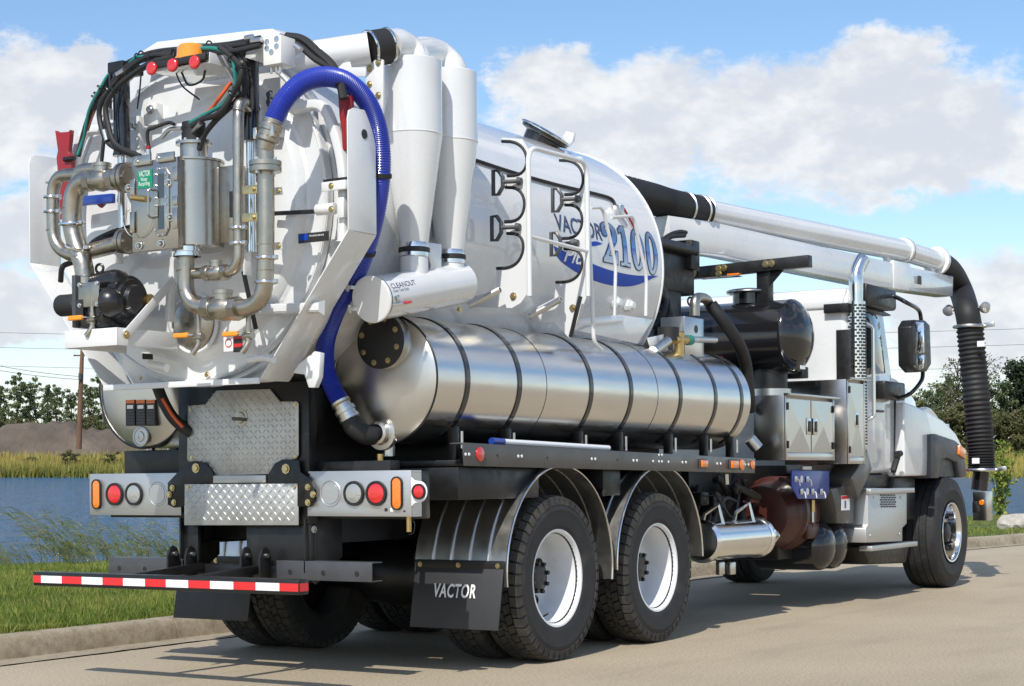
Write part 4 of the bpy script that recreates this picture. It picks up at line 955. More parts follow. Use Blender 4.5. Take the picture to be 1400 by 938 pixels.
# rectangular raised channel and the white top hood
pxp = [(212, 128), (246, 118), (250, 160), (216, 170)]
for pts_ in ([(176, 160), (190, 158), (192, 232), (178, 234)], [(195, 143), (214, 140), (216, 170), (197, 172)], [(366, 150), (378, 149), (379, 186), (367, 187)]):
    q = [P(a, b, X=-2.11) for a, b in pts_]; plate('hinge_lug', W, door, q, (.06, 0, 0), .003)
for a, b in ((183, 172), (206, 150), (370, 130), (370, 140), (352, 148)): bolt(door, P(a, b, X=-2.112), (-1, 0, 0), .018, .02, 'zinc')
hood = [P(188, 74, X=-2.12), P(215, 57, X=-2.12), P(330, 43, X=-2.12), P(372, 39, X=-2.12), P(383, 45, X=-2.12), P(380, 52, X=-2.12), P(330, 60, X=-2.12), P(240, 72, X=-2.12)]
plate('door_hood', W, door, hood, (.30, 0, .02), .004)
# dished port low on the door, latch hardware
c = P(268, 440, X=-2.06); MB().lathe(c, (-1, 0, 0), [(0, .15), (.02, .15), (.03, .135), (.045, .06), (.05, 0)], 36).build('clean_out_port', 'pipe_steel', door)
MB().torus(c+V(-.012, 0, -.01), (1, 0, 0), .165, .012, 40, 6).build('port_ring', W, door)
bar('latch_bar', 'black_satin', door, P(374, 292, X=-2.1), P(434, 289, X=-2.1), .022, .022, .003)
lc = P(447, 286, X=-2.1); MB().cyl(P(434, 287, X=-2.1), P(458, 285, X=-2.1), .032, n=18).build('latch_roller', W, door, .004); plate('latch_bracket', W, door, [P(a, b, X=-2.1) for a, b in ((461, 270), (470, 269), (470, 297), (461, 298))], (.05, 0, 0), .003)
bar('latch_plate', W, door, P(441, 256, X=-2.12), P(474, 252, X=-2.12), .05, .022, .004, up=(-1, 0, 0)); bar('latch_plate', 'black_satin', door, P(443, 252, X=-2.1), P(476, 248, X=-2.1), .05, .010, .002, up=(-1, 0, 0))
for a, b in ((453, 254), (453, 286)): bolt(door, P(a, b, X=-2.13), (-1, 0, 0), .012, .01)
# drop latches at the bottom edge
for a, b, s_ in ((405, 500, 1), (440, 520, 1)):
    pass
pts = [P(a, b, X=-1.98) for a, b in ((408, 498), (430, 480), (438, 482), (436, 515), (430, 530), (422, 530), (416, 512), (400, 510))]
plate('body_hinge_ear', W, T, pts, (.04, 0, 0), .004)
bar('prop_bar', 'black_satin', door, P(333, 371, X=-2.12), P(350, 450, X=-2.12), .022, .018, .003)
tube('hinge_crank', W, door, [P(375, 492, X=-2.12), P(360, 489, X=-2.12), P(340, 492, X=-2.12)], .022, 10); cyl('pivot_pin', W, door, P(205, 498, X=-2.13), P(228, 503, X=-2.13), .024, n=14); box('latch_block', 'black_satin', door, P(196, 483, X=-2.16), P(208, 492, X=-2.08), .003)
# stickers
def sticker(par, px0, py0, px1, py1, X, mt, d=.0012, name='sticker'):
    a, c = P(px0, py0, X=X), P(px1, py1, X=X); return box(name, mt, par, (X-d, a.y, a.z), (X-.0001, c.y, c.z), 0)
s1 = sticker(door, 408, 320, 450, 329, -2.085, 'decal_black'); sticker(s1, 409, 321, 421, 328, -2.0865, 'decal_blue')
text('lettering', 'WARNING', 'decal_white', s1, P(423, 324, X=-2.087), V(0, -1, 0), V(0, 0, 1), .010, .10)
s1 = sticker(door, 306, 459, 319, 480, -2.12, 'decal_white'); sticker(s1, 319.3, 460, 332, 481, -2.12, 'decal_black'); sticker(s1, 319.5, 460.5, 331.8, 463, -2.1215, 'decal_red'); sticker(s1, 319.5, 470, 331.8, 474, -2.1215, 'decal_red')
MB().torus(P(312.5, 469, X=-2.1225), (1, 0, 0), .022, .003, 20, 5).build('ban_ring', 'decal_red', s1)
# ---- red latch arms
for pts_, X in (([(75, 178), (79, 181), (93, 180), (96, 177), (93, 207), (98, 215), (95, 300), (82, 300), (80, 250), (77, 215), (79, 206)], -2.16), ([(462, 128), (466, 131), (476, 131), (479, 128), (479, 152), (474, 165), (473, 205), (468, 205), (467, 180), (464, 160)], -2.06)):
    q = [P(a, b, X=X) for a, b in pts_]; r_ = plate('latch_arm', 'red_paint', T, q, (.035, 0, 0), .004)
cyl('latch_pivot', 'black_satin', T, P(88, 218, X=-2.17), P(102, 216, X=-2.17), .014, n=10)
bar('blue_strut', 'blue_paint', T, P(112, 275, X=-2.15), P(156, 271, X=-2.15), .03, .055, .006); plate('red_wedge', 'red_paint', T, [P(a, b, X=-2.14) for a, b in ((128, 276), (146, 275), (137, 284))], (.02, 0, 0), .001)
# ---- lift cylinders
for (px, yt, yb, X, yr) in ((166, 98, 214, -2.2, 330), (342, 82, 194, -2.2, 345)):
    a, c = P(px, yt, X=X), P(px, yb, X=X); c.y = a.y
    cy = MB().lathe(a, (0, 0, -1), [(0, 0), (0, .048), ((a.z-c.z)*.96, .048), ((a.z-c.z)*.965, .052), (a.z-c.z, .052), (a.z-c.z, 0)], 24).build('lift_cylinder', 'black_gloss', T, smooth=40)
    e = P(px, yr, X=X); e.y = a.y; cyl('piston_rod', 'polished_aluminium', cy, c, e, .026, n=18); box('clevis', dk, cy, (X-.05, a.y-.06, a.z-.01), (X+.12, a.y+.06, a.z+.05), .006)
    cyl('port_fitting', 'zinc', cy, a+V(-.06, .03, -.28), a+V(-.06, .03, -.22), .014, n=8); cyl('feed_line', dk, cy, a+V(-.058, .03, -.24), a+V(-.058, .03, -.02), .009, n=8)
    bar('rod_bracket', W, cy, e+V(.02, .05, .02), e+V(.02, .05, -.12), .012, .06)
# ---- beacon shelf with three red markers
SX = -2.42
fl, fr = P(206, 98, X=SX), P(286, 86, X=SX)
sh = plate('beacon_shelf', W, T, [fl, fr, fr+V(.34, 0, .0), fl+V(.34, 0, 0)], (0, 0, .008), .002)
plate('shelf_side', W, sh, [fr, fr+V(0, 0, .058), fr+V(.30, 0, .058), fr+V(.34, 0, 0)], (0, -.006, 0), .001)
plate('shelf_gusset', W, sh, [fr+V(.1, -.02, -.002), fr+V(.32, -.02, -.002), fr+V(.32, -.02, -.22)], (0, -.008, 0), .002)
box('lamp_bar', 'black_rubber', sh, fl+V(-.03, 0, .006), fr+V(-.002, 0, .05), .004)
for px, py in ((208.5, 94), (237, 89.5), (267, 85.5)):
    c = P(px, py, X=SX-.03); MB().lathe(c, (-1, 0, 0), [(0, .036), (.010, .036), (.014, .033), (.017, .022), (.018, .008), (.018, 0)], 24).build('marker_lamp', 'red_lens', sh)
c = P(262, 80, X=SX+.06); MB().lathe(c, (0, 0, 1), [(-.02, .09), (0, .09), (.002, .083), (.055, .077), (.07, .064), (.074, 0)], 32).build('beacon', 'beacon_amber', sh, smooth=30); MB().lathe(c, (0, 0, 1), [(-.035, .088), (-.015, .088), (-.015, .084)], 32).build('beacon_base', dk, sh)
tube('lamp_wire', 'black_rubber', sh, [P(248, 98, X=SX+.1), P(258, 116, X=SX+.1), P(276, 110, X=SX+.1), P(281, 96, X=SX+.1)], .006, 6); tube('lamp_wire', 'black_rubber', sh, [P(240, 98, X=SX+.1), P(250, 118, X=SX+.15), P(273, 136, X=-2.15)], .005, 6)
tube('lamp_wire', 'black_rubber', sh, [P(193, 103, X=SX+.15), P(191, 125, X=SX+.18), P(188, 148, X=-2.15)], .005, 6)
# ---- hydraulic manifold block
a = P(360, 90, X=-2.34); c = P(384, 47, X=-2.34); mb_ = box('manifold_block', 'yellow_zinc', T, V(-2.34, a.y, a.z), V(-2.22, c.y, c.z), .004); mb_.data.materials[0] = MATS['cream_enamel']
for px, py in ((365, 57), (378, 53), (365, 66), (378, 63), (371, 71)): MB().lathe(P(px, py, X=-2.341), (-1, 0, 0), [(0, .016), (.002, .015), (.003, 0)], 16).build('port_plug', 'zinc', mb_)
for px in (371, 378, 383): 
    q = P(px, 89, X=-2.28); cyl('port_fitting', 'zinc', mb_, q, q+V(0, 0, -.045), .011, .007, 10)
bar('manifold_bracket', W, T, P(346, 70, X=-2.26), P(360, 74, X=-2.26), .10, .09, .004)
# ---- hydraulic hoses
HR = .0155
def hz(pts_, X, mt='black_rubber', r=HR, dx=None):
    q = []
    for i, (a, b) in enumerate(pts_): q.append(P(a, b, X=X if dx is None else X+dx[i])+(V(*rng.normal(0, .009, 3)) if 0 < i < len(pts_)-1 else V(0, 0, 0)))
    for t_ in ((.3, .62) if len(q) > 6 else ()):
        i = int(t_*len(q)); MB().torus(q[i], q[i+1]-q[i-1], r+.012, .0045, 16, 5).build('cable_tie', 'black_satin', T)
    return tube('hydraulic_hose', mt, T, q, r, 9, 9)
hz([(358, 57), (320, 66), (280, 68), (240, 72), (205, 82), (170, 102), (150, 118), (140, 140), (137, 165), (150, 195), (185, 213)], -2.34)
hz([(356, 62), (320, 70), (280, 72), (238, 77), (206, 87), (172, 106), (155, 122), (146, 142), (144, 166), (158, 196), (192, 214)], -2.36)
hz([(356, 52), (320, 58), (285, 62), (250, 66), (210, 78), (180, 92), (160, 112), (151, 130)], -2.32)
hz([(300, 62), (260, 66), (222, 70), (190, 78), (168, 92), (150, 100), (138, 118), (124, 150), (113, 185), (106, 212)], -2.20, 'teal_hose', .008)
hz([(350, 60), (290, 66), (230, 70), (196, 76), (165, 96), (148, 106), (134, 128), (122, 160), (112, 190), (107, 214)], -2.18)
hz([(240, 70), (196, 80), (164, 100), (146, 112), (134, 132), (126, 156), (117, 180)], -2.17, 'orange_line', .011)
hz([(210, 86), (182, 96), (158, 108), (140, 124), (128, 150), (118, 178)], -2.16)
hz([(268, 66), (300, 68), (318, 78), (324, 95), (322, 118), (308, 142), (285, 160), (260, 168)], -2.36, 'teal_hose', .012)
hz([(300, 64), (320, 74), (330, 92), (330, 112), (318, 132), (300, 152), (280, 163), (262, 173)], -2.38)
hz([(310, 64), (328, 78), (333, 98), (330, 120), (318, 145), (300, 168), (280, 186), (272, 205)], -2.34)
hz([(316, 112), (304, 134), (288, 152), (270, 166)], -2.37, 'orange_line', .010)
hz([(322, 70), (335, 85), (342, 105), (346, 135), (345, 150)], -2.3, r=.010)
hz([(152, 120), (148, 150), (145, 185), (139, 222)], -2.24, r=.011)
hz([(205, 212), (206, 185), (212, 172), (226, 167), (238, 170)], -2.44, r=.010)
hz([(392, 50), (415, 58), (435, 72), (452, 88), (465, 112), (470, 135)], -2.12, r=.024); hz([(392, 55), (413, 64), (432, 77), (450, 95), (462, 116)], -2.14, r=.017)
hz([(120, 340), (135, 332), (160, 326), (180, 322)], -2.25, r=.02); hz([(118, 346), (130, 336), (160, 318), (185, 310)], -2.2, r=.02)
hz([(83, 385), (90, 370), (100, 358), (118, 348)], -2.3, r=.016)
for (a, b, c_, d) in ((358, 54, 344, 56), (318, 80, 330, 86), (170, 96, 160, 102), (143, 178, 147, 192), (268, 164, 276, 160), (346, 50, 336, 52), (404, 62, 412, 68)):
    cyl('hose_fitting', 'zinc', T, P(a, b, X=-2.36), P(c_, d, X=-2.36), .015, n=8)
# ---- water recycling unit: door plate, drum, motor
S = 'stainless'; PXX = -2.52
pq = [P(a, b, X=PXX) for a, b in ((180, 224), (243, 212), (243, 340), (181, 344))]
yL, yR = (pq[0].y+pq[3].y)/2, (pq[1].y+pq[2].y)/2; zT, zB = (pq[0].z+pq[1].z)/2, (pq[2].z+pq[3].z)/2
fp = box('filter_door', S, T, (PXX, yL, zB), (PXX+.022, yR, zT), .004)
box('filter_frame', S, T, (PXX+.024, yL-.015, zB+.01), (PXX+.10, yR+.01, zT-.01), .003)
for px, py, n_ in ((189, 221, 0), (218, 216, 0), (190, 336, 0), (220, 333, 0), (176, 257, 0), (233, 297, 0), (230, 250, 0)):
    q = P(px, py, X=PXX-.008); e = MB().torus(q, (1, .3, 0), .018, .005, 18, 6).build('eye_nut', 'zinc', fp); cyl('stud', 'zinc', e, q+V(-.012, 0, 0), q+V(.02, 0, 0), .007, n=8)
for (a, b, c_, d) in ((182, 214, 206, 224), (214, 210, 238, 219)):
    p_, q = P(a, b, X=PXX-.012), P(c_, d, X=PXX-.012); box('clamp_bar', S, fp, (PXX-.014, p_.y, p_.z), (PXX-.002, q.y, q.z), .002)
for (a, b, c_, d) in ((236, 228, 243, 246), (236, 268, 243, 280), (236, 284, 243, 312), (178, 246, 184, 270), (178, 290, 184, 318)):
    p_, q = P(a, b, X=PXX-.006), P(c_, d, X=PXX-.006); box('door_batten', S, fp, (PXX-.010, p_.y, p_.z), (PXX-.001, q.y, q.z), .002)
p_, q = P(211, 230, X=PXX), P(233, 322, X=PXX); ym, h_ = (p_.y+q.y)/2, abs(p_.y-q.y)/2
gpl = [V(PXX-.0005, ym+s1_*h_*f, z) for s1_, f, z in ((1, 1, p_.z-.04), (1, .5, p_.z), (-1, .5, p_.z), (-1, 1, p_.z-.04), (-1, 1, q.z+.04), (-1, .5, q.z), (1, .5, q.z), (1, 1, q.z+.04))]
sg = plate('sight_frame', S, fp, gpl, (-.010, 0, 0), .002)
for (t0, t1) in ((.10, .45), (.56, .90)): box('sight_glass', 'glass', sg, (PXX-.0125, ym-.022, p_.z+(q.z-p_.z)*t0), (PXX-.0102, ym+.022, p_.z+(q.z-p_.z)*t1), 0)
for t in (.02, .10, .26, .44, .55, .70, .90, .98):
    for s1_ in (-1, 1): MB().lathe(V(PXX-.0105, ym+s1_*h_*(.72 if .05 < t < .95 else .3), p_.z+(q.z-p_.z)*t), (-1, 0, 0), [(0, .0075), (.006, .0065), (.0065, 0)], 8).build('cap_nut', 'zinc', sg)
pipe('pull_handle', S, fp, [P(209, 260, X=PXX-.004), P(203, 258, X=PXX-.05), P(203, 296, X=PXX-.05), P(210, 298, X=PXX-.004)], .006, .015, 8)
gs = sticker(fp, 188, 234, 209, 256, PXX-.0012, 'decal_green', name='maker_label')
for s_, py, hh, ww in (('VACTOR', 242, .030, .082), ('Water', 248, .020, .05), ('Recycling', 254.5, .022, .08)):
    q = P(190 if s_ != 'Water' else 192.5, py, X=PXX-.0026); text('lettering', s_, 'decal_white', gs, q, V(0, -1, 0), V(0, 0, 1), hh, ww, lift=.0008)
tube('safety_cable', 'zinc', fp, [P(178, 286, X=PXX-.02), P(168, 300, X=PXX-.02), P(176, 320, X=PXX-.02), P(192, 325, X=PXX-.01), P(204, 315, X=PXX-.01), P(209, 300, X=PXX-.01)], .0022, 5)
cyl('hose_bib', 'brass', fp, P(180, 270, X=PXX-.02), P(200, 272, X=PXX-.01), .016, n=12)
dcx = P(266, 280, X=-2.31); r_d = .158; zt_, zb_ = P(270, 222, X=-2.33).z, P(270, 341, X=-2.33).z
dr_ = MB().lathe((dcx.x, dcx.y, 0), (0, 0, 1), [(zb_, 0), (zb_, r_d*.9), (zb_+.012, r_d), (zt_-.004, r_d), (zt_, r_d+.008), (zt_+.012, r_d+.008), (zt_+.014, 0)], 48).build('filter_drum', S, T, smooth=40)
box('drum_flank', S, T, (dcx.x+.02, dcx.y-.29, zb_+.03), (dcx.x+.16, dcx.y-.12, zt_-.03), .006); box('flank_slot', 'decal_black', T, (dcx.x+.015, dcx.y-.26, zb_+.16), (dcx.x+.0195, dcx.y-.235, zb_+.30), 0)
mo = V(dcx.x, dcx.y-.0, zt_+.014); MB().lathe(mo, (0, 0, 1), [(0, .075), (.085, .075), (.085, .098), (.10, .098), (.10, 0)], 32).build('motor_mount', S, T, smooth=35)
for k in range(8):
    a_ = k*math.pi/4+.2; bolt(T, mo+V(math.cos(a_)*.085, math.sin(a_)*.085, .10), (0, 0, 1), .010, .012, 'zinc', 'mount_bolt')
mt_ = MB().lathe(mo+V(0, 0, .103), (0, 0, 1), [(0, .066), (.05, .066), (.052, .062), (.07, .062), (.072, .064), (.105, .064), (.108, .055), (.11, 0)], 28).build('drum_motor', 'black_rubber', T, smooth=35)
tube('motor_line', 'zinc', mt_, [mo+V(-.07, .02, .17), mo+V(-.08, .10, .17), mo+V(-.08, .16, .13)], .013, 8); cyl('motor_fitting', 'zinc', mt_, mo+V(-.05, -.04, .15), mo+V(-.08, -.12, .18), .013, n=8)
q = P(203, 207, X=-2.47); cyl('pressure_switch', 'zinc', T, q+V(0, 0, -.05), q+V(0, 0, .01), .014, n=10); cyl('switch_collar', 'red_paint', T, q+V(0, 0, .012), q+V(0, 0, .03), .015, n=10)
# ---- stainless pipework
PS = 'pipe_steel'
def clampat(par, p, d, r):
    o = MB().torus(p, d, r+.008, .0085, 24, 6).build('pipe_clamp', 'polished_aluminium', par)
    s_ = Vector(d).orthogonal().normalized(); bq = Vector(p)+V(0, -1, 0)*(r+.018)+V(-.01, 0, 0); MB().obox(bq, V(.012, 0, 0), V(0, .016, 0), V(0, 0, .011)).build('clamp_ear', 'zinc', o, .003); return o
def weld(par, p, d, r): return MB().torus(p, d, r+.0005, .0025, 24, 5).build('weld_bead', PS, par)
def flange(par, p, d, r):
    d = Vector(d).normalized(); f = MB().lathe(Vector(p), d, [(-.028, 0), (-.028, r), (-.004, r), (-.003, r*.9), (.003, r*.9), (.004, r), (.028, r), (.028, 0)], 32).build('pipe_flange', PS, par, smooth=35)
    u = d.orthogonal().normalized(); w_ = d.cross(u)
    for k in range(4):
        a_ = k*math.pi/2+.78; c_ = Vector(p)+(u*math.cos(a_)+w_*math.sin(a_))*r*.78; MB().cyl(c_-d*.042, c_+d*.042, .010, n=6).build('flange_bolt', 'zinc', f)
def check_valve(p, ax, r, up=(0, 0, 1)):
    ax = Vector(ax).normalized(); L = r*2.3; p = Vector(p)
    b_ = MB().lathe(p, ax, [(-L, 0), (-L, r*1.12), (-L*.62, r*1.12), (-L*.58, r*1.05), (-L*.3, r*1.28), (0, r*1.38), (L*.3, r*1.28), (L*.58, r*1.05), (L*.62, r*1.12), (L, r*1.12), (L, 0)], 8 if False else 20).build('check_valve', PS, T, smooth=35)
    MB().lathe(p, up, [(r*.8, r*1.0), (r*1.55, r*1.0), (r*1.56, r*1.1), (r*1.95, r*1.1), (r*2.0, r*.95), (r*2.0, 0)], 18).build('valve_bonnet', PS, b_, smooth=35)
    for s_ in (-1, 1): MB().lathe(p+ax*s_*L*.82, ax, [(-L*.2, 0), (-L*.2, r*1.28), (L*.2, r*1.28), (L*.2, 0)], 8).build('hex_end', PS, b_, smooth=20)
    return b_
X1 = -2.48
# a: big left riser to the pump
r1 = .054; lp_ = [P(a, b, X=X1) for a, b in ((178, 243), (103, 248), (97, 300), (103, 330), (116, 365), (117, 400))]+[P(140, 404, X=X1)]
pa = MB().sweep(fillet(lp_, .12, 8), r1, 20).build('suction_pipe', PS, T)
check_valve(P(140, 246, X=X1), P(178, 243, X=X1)-P(103, 248, X=X1), .047); flange(pa, P(172, 243, X=X1), P(178, 243, X=X1)-P(103, 248, X=X1), .082)
for q, d in (((99, 306), (-.1, 0, 1)), ((107, 340), (0, -.35, 1))): clampat(pa, P(*q, X=X1), d, r1+.006)
for q, d in (((97, 285), (0, 0, 1)), ((118, 378), (0, 0, 1)), ((112, 352), (0, -.35, 1))): weld(pa, P(*q, X=X1), d, r1)
# b: thin outer loop
X2 = -2.36; r2 = .037
pb_ = [P(a, b, X=X2) for a, b in ((118, 238), (74, 240), (72, 290), (74, 335), (100, 352), (178, 332))]
pbo = MB().sweep(fillet(pb_, .11, 8), r2, 18).build('bypass_pipe', PS, T)
for q in ((72, 270), (72, 290)): clampat(pbo, P(*q, X=X2), (0, 0, 1), r2)
for q in ((72, 250), (72, 315)): weld(pbo, P(*q, X=X2), (0, 0, 1), r2)
tube('link_pipe', PS, T, [P(106, 252, X=X2), P(106, 240, X=X2), P(113, 233, X=X2), P(130, 231, X=X2)], r2, 16); flange(pbo, P(172, 330, X=X1+.03), (0, 1, .1), .07)
MB().sweep([P(176, 330, X=X1+.03), P(150, 336, X=X1+.03), P(118, 345, X=X1+.06)], .042, 18).build('return_pipe', PS, T)
# c: discharge from the drum down, through the check valve and up to the blue hose
X3 = -2.40
cpt = [P(a, b, X=X3) for a, b in ((255, 343), (253, 420), (362, 421), (364, 300), (363, 195))]
r1 = .045; pc = MB().sweep(fillet(cpt, .155, 10), r1, 22).build('discharge_pipe', PS, T)
MB().lathe(P(256, 346, X=X3), (0, 0, 1), [(-.02, .075), (-.005, .075), (-.004, .068), (.004, .068), (.005, .08), (.03, .08)], 28).build('drum_clamp', 'polished_aluminium', pc)
check_valve(P(305, 422, X=X3), P(350, 421, X=X3)-P(253, 421, X=X3), .05); check_valve(P(296, 373, X=X3+.02), P(330, 371, X=X3)-P(270, 374, X=X3), .034)
flange(pc, P(363, 228, X=X3), (0, 0, 1), .085)
for q in ((364, 353), (364, 386)): clampat(pc, P(*q, X=X3), (0, 0, 1), r1+.003)
for q in ((254, 398), (363, 370), (363, 335), (253, 370)): weld(pc, P(*q, X=X3), (0, 0, 1), r1)
# d: slim riser
dpt = [P(a, b, X=X3+.02) for a, b in ((266, 374), (327, 372), (326, 290), (326, 148))]+[P(333, 140, X=X3+.12)]
pd = MB().sweep(fillet(dpt, .10, 8), .030, 18).build('riser_pipe', PS, T); tube('riser_elbow', PS, T, [P(326, 152, X=X3+.02), P(328, 143, X=X3+.03), P(334, 141, X=X3+.07), P(340, 146, X=X3+.12)], .032, 14)
for q in ((325, 312), (325, 333)): clampat(pd, P(*q, X=X3+.02), (0, 0, 1), .034)
for y in (258, 296): bar('pipe_strap', 'yellow_zinc', T, P(332, y+2, X=X3-.0), P(358, y, X=X3-.0), .008, .045, .001); 
for y in (263, 338): bar('pipe_tab', W, T, P(372, y-1, X=X3+.05), P(386, y-2, X=X3+.1), .012, .04, .002); bolt(T, P(381, y-2, X=X3+.03), (-1, 0, 0), .012, .01)
bolt(T, P(346, 258, X=X3-.006), (-1, 0, 0), .011, .01); bolt(T, P(346, 297, X=X3-.006), (-1, 0, 0), .011, .01)
# small drain valves with orange grips
for (px, py, X, vy) in ((127, 437, -2.56, 1), (272, 461, -2.34, 1), (340, 459, -2.34, 1)):
    c = P(px, py, X=X); v = cyl('drain_valve', PS, T, c+V(0, 0, -.03), c+V(0, 0, .04), .018, n=12); cyl('drain_stub', PS, v, c+V(0, 0, .04), c+V(0, 0, .13), .014, n=10); tube('drain_spout', PS, v, [c+V(0, 0, -.03), c+V(-.01, .01, -.06), c+V(-.02, .03, -.09)], .016, 10); cyl('valve_body', PS, v, c+V(0, -.03, 0), c+V(0, .03, 0), .022, n=10)
    lever(v, c+V(-.035, .012, .012), (0, 1, .0), .105)
# ---- water pump on its tray
tray = MB(); tx0, tx1, ty0, ty1, tz0, tz1 = -2.574, -2.10, .025, .424, 1.893, 1.99
tray.box((tx0, ty0, tz0), (tx0+.008, ty1, tz1)).box((tx0+.0082, ty0, tz0), (tx1, ty0+.008, tz1)).box((tx0+.0082, ty1-.008, tz0), (tx1, ty1, tz1)).box((tx0+.0082, ty0+.0082, tz1-.012), (tx1, ty1-.0082, tz1-.004))
tr_ = tray.build('pump_tray', W, T, .003)
br = MB(); q0 = V(tx0+.06, ty0-.006, (tz0+tz1)/2+.01); q1 = P(238, 382, Y=ty0-.01); br.bar(q0, q1, .010, .05); bz = br.build('tray_brace', W, T, .003); bolt(bz, q0+V(0, -.006, 0), (0, -1, 0), .016, .012)
bar('tray_post', W, T, P(232, 440, Y=ty0+.0), P(234, 390, Y=ty0+.0), .03, .05, .004)
CB = 'cast_black'; pcn = V(-2.40, .235, 2.155)
pm = MB().lathe(pcn, (0, 1, 0), [(-.20, 0), (-.20, .075), (-.175, .085), (-.17, .11), (-.15, .115), (-.145, .135), (-.09, .14), (-.085, .125), (.10, .125), (.105, .145), (.155, .145), (.16, .11), (.20, .09), (.24, .08), (.24, 0)], 32).build('water_pump', CB, T, smooth=35)
box('pump_block', CB, pm, pcn+V(-.155, -.085, -.155), pcn+V(.10, .11, .06), .02); box('pump_flange', 'grey_channel', pm, pcn+V(-.17, .105, -.15), pcn+V(.12, .135, .14), .006)
box('port_plate', PS, pm, pcn+V(-.172, -.075, -.045), pcn+V(-.156, .085, .095), .008)
for a_ in (-.062, .072):
    for b_ in (-.03, .082): bolt(pm, pcn+V(-.173, a_, b_), (-1, 0, 0), .009, .008, 'zinc')
cyl('pump_motor', 'black_rubber', pm, pcn+V(-.0, .24, .0), pcn+V(-.0, .40, .0), .062, n=24, bev=.01); cyl('motor_neck', CB, pm, pcn+V(0, .19, .0), pcn+V(0, .25, 0), .05, n=18)
MB().lathe(pcn+V(-.05, .0, .10), (0, -1, 0), [(-.10, 0), (-.09, .055), (.08, .07), (.13, .06), (.15, .03), (.15, 0)], 20).build('pump_volute', CB, pm)
MB().lathe(pcn+V(-.12, -.10, -.02), (0, -1, 0), [(0, .085), (.03, .085), (.07, .06), (.09, .03), (.09, 0)], 20).build('end_bell', CB, pm)
for k in range(5): MB().lathe(pcn+V(-.15, -.06+.0*k, .05-.045*k), (-1, 0, 0), [(0, .012), (.012, .010), (.013, 0)], 8).build('cap_bolt', CB, pm)
MB().torus(pcn+V(-.03, .06, .185), (1, .2, 0), .024, .008, 20, 8).build('lifting_eye', CB, pm); cyl('eye_shank', CB, pm, pcn+V(-.03, .06, .13), pcn+V(-.03, .06, .165), .012, n=10)
sticker(pm, 104, 410, 114, 432, pcn.x-.172, 'decal_black'); cyl('coupling', 'brass', pm, pcn+V(.08, -.18, .0), pcn+V(.08, -.22, .0), .035, n=18)
tube('flange_elbow', PS, T, [P(117, 392, X=X1), P(122, 402, X=X1-.005), P(132, 406, X=X1+.0), P(146, 402, X=X1+.01)], r1, 18)
# ---- blue suction hose, ribbed
hp_ = [(P(366, 190, X=X3)), P(372, 170, X=X3+.01), P(388, 138, X=-2.36), P(412, 114, X=-2.3), P(440, 105, X=-2.2), P(470, 110, X=-2.08), P(495, 130, X=-1.97), P(512, 160, X=-1.88), P(520, 195, X=-1.82), P(521, 240, X=-1.78), P(514, 290, X=-1.76), P(502, 335, X=-1.74), P(488, 372, X=-1.70), P(470, 405, X=-1.66), P(455, 435, X=-1.62), P(445, 470, X=-1.58), P(446, 505, X=-1.54), P(456, 532, X=-1.51), P(467, 552, X=-1.49)]
sp = spline(hp_[1:], 26); rr = [.0525+.0022*math.cos(2*math.pi*i/2.0) for i in range(len(sp))]
bh = MB().sweep(sp, rr, 22).build('blue_hose', 'blue_hose', T, smooth=60)
for (i, mt2) in ((int(len(sp)*.47), 'black_rubber'), (int(len(sp)*.60), 'black_rubber')):
    d = sp[i+1]-sp[i]; MB().lathe(sp[i], d, [(-.012, .057), (-.010, .060), (.010, .060), (.012, .057)], 24).build('hose_strap', mt2, bh)
d = hp_[1]-hp_[0]; MB().lathe(hp_[0]-d.normalized()*.02, d, [(-.04, .046), (0, .05), (.01, .062), (.03, .062), (.035, .056), (.06, .056), (.065, .062), (.10, .062), (.105, .055), (.125, .055)], 28).build('hose_coupling', PS, bh, smooth=35)
for s_ in (-1, 1): MB().obox(hp_[0]+V(-.03, s_*.055, .03), V(.01, 0, 0), V(0, .012, 0), V(0, 0, .03)).build('cam_lever', 'zinc', bh, .004)
e0 = hp_[-1]; d2 = (sp[-1]-sp[-3]).normalized()
MB().lathe(e0-d2*.02, d2, [(0, .058), (.02, .058), (.022, .053), (.05, .053), (.052, .064), (.075, .064), (.077, .056), (.10, .056), (.102, .062), (.12, .062), (.13, .05)], 28).build('hose_coupling', 'zinc', bh, smooth=35)
MB().torus(e0, d2, .055, .006, 24, 6).build('hose_band', 'yellow_zinc', bh)
el0 = e0+d2*.11; tgt = P(521, 590, X=-1.30); tube('elbow', 'black_rubber', T, [el0, el0+d2*.05, (el0+d2*.10+tgt)/2+V(-.02, 0, -.01), tgt], .058, 18)

# ================================================================== SIDE TANKS, CYCLONES, RACKS
TY, TZ, TR = .82, 1.732, .375
def side_tank(s_, xa, xb):
    t = MB().lathe((0, s_*TY, TZ), (1, 0, 0), [(xa+.012, TR-.004), (xa, TR), (xb, TR), (xb+.01, TR-.01)], 96).build('water_tank', 'tank_steel', T, smooth=40)
    MB().lathe((0, s_*TY, TZ), (1, 0, 0), [(xa-.05, 0), (xa-.046, .12), (xa-.03, .24), (xa-.008, .33), (xa+.008, TR-.012), (xa+.013, TR-.003)], 80).build('rear_head', 'tank_head', t, smooth=40)
    MB().lathe((0, s_*TY, TZ), (1, 0, 0), [(xb+.008, TR-.006), (xb+.03, .30), (xb+.05, .15), (xb+.055, 0)], 64).build('front_head', 'tank_head', t, smooth=40)
    MB().torus((xa+.004, s_*TY, TZ), (1, 0, 0), TR, .006, 80, 6).build('rim_seam', dk, t)
    return t
XT0, XT1 = -1.30, 3.0
tkR = side_tank(-1, XT0, XT1); tkL = side_tank(1, -1.55, XT1)
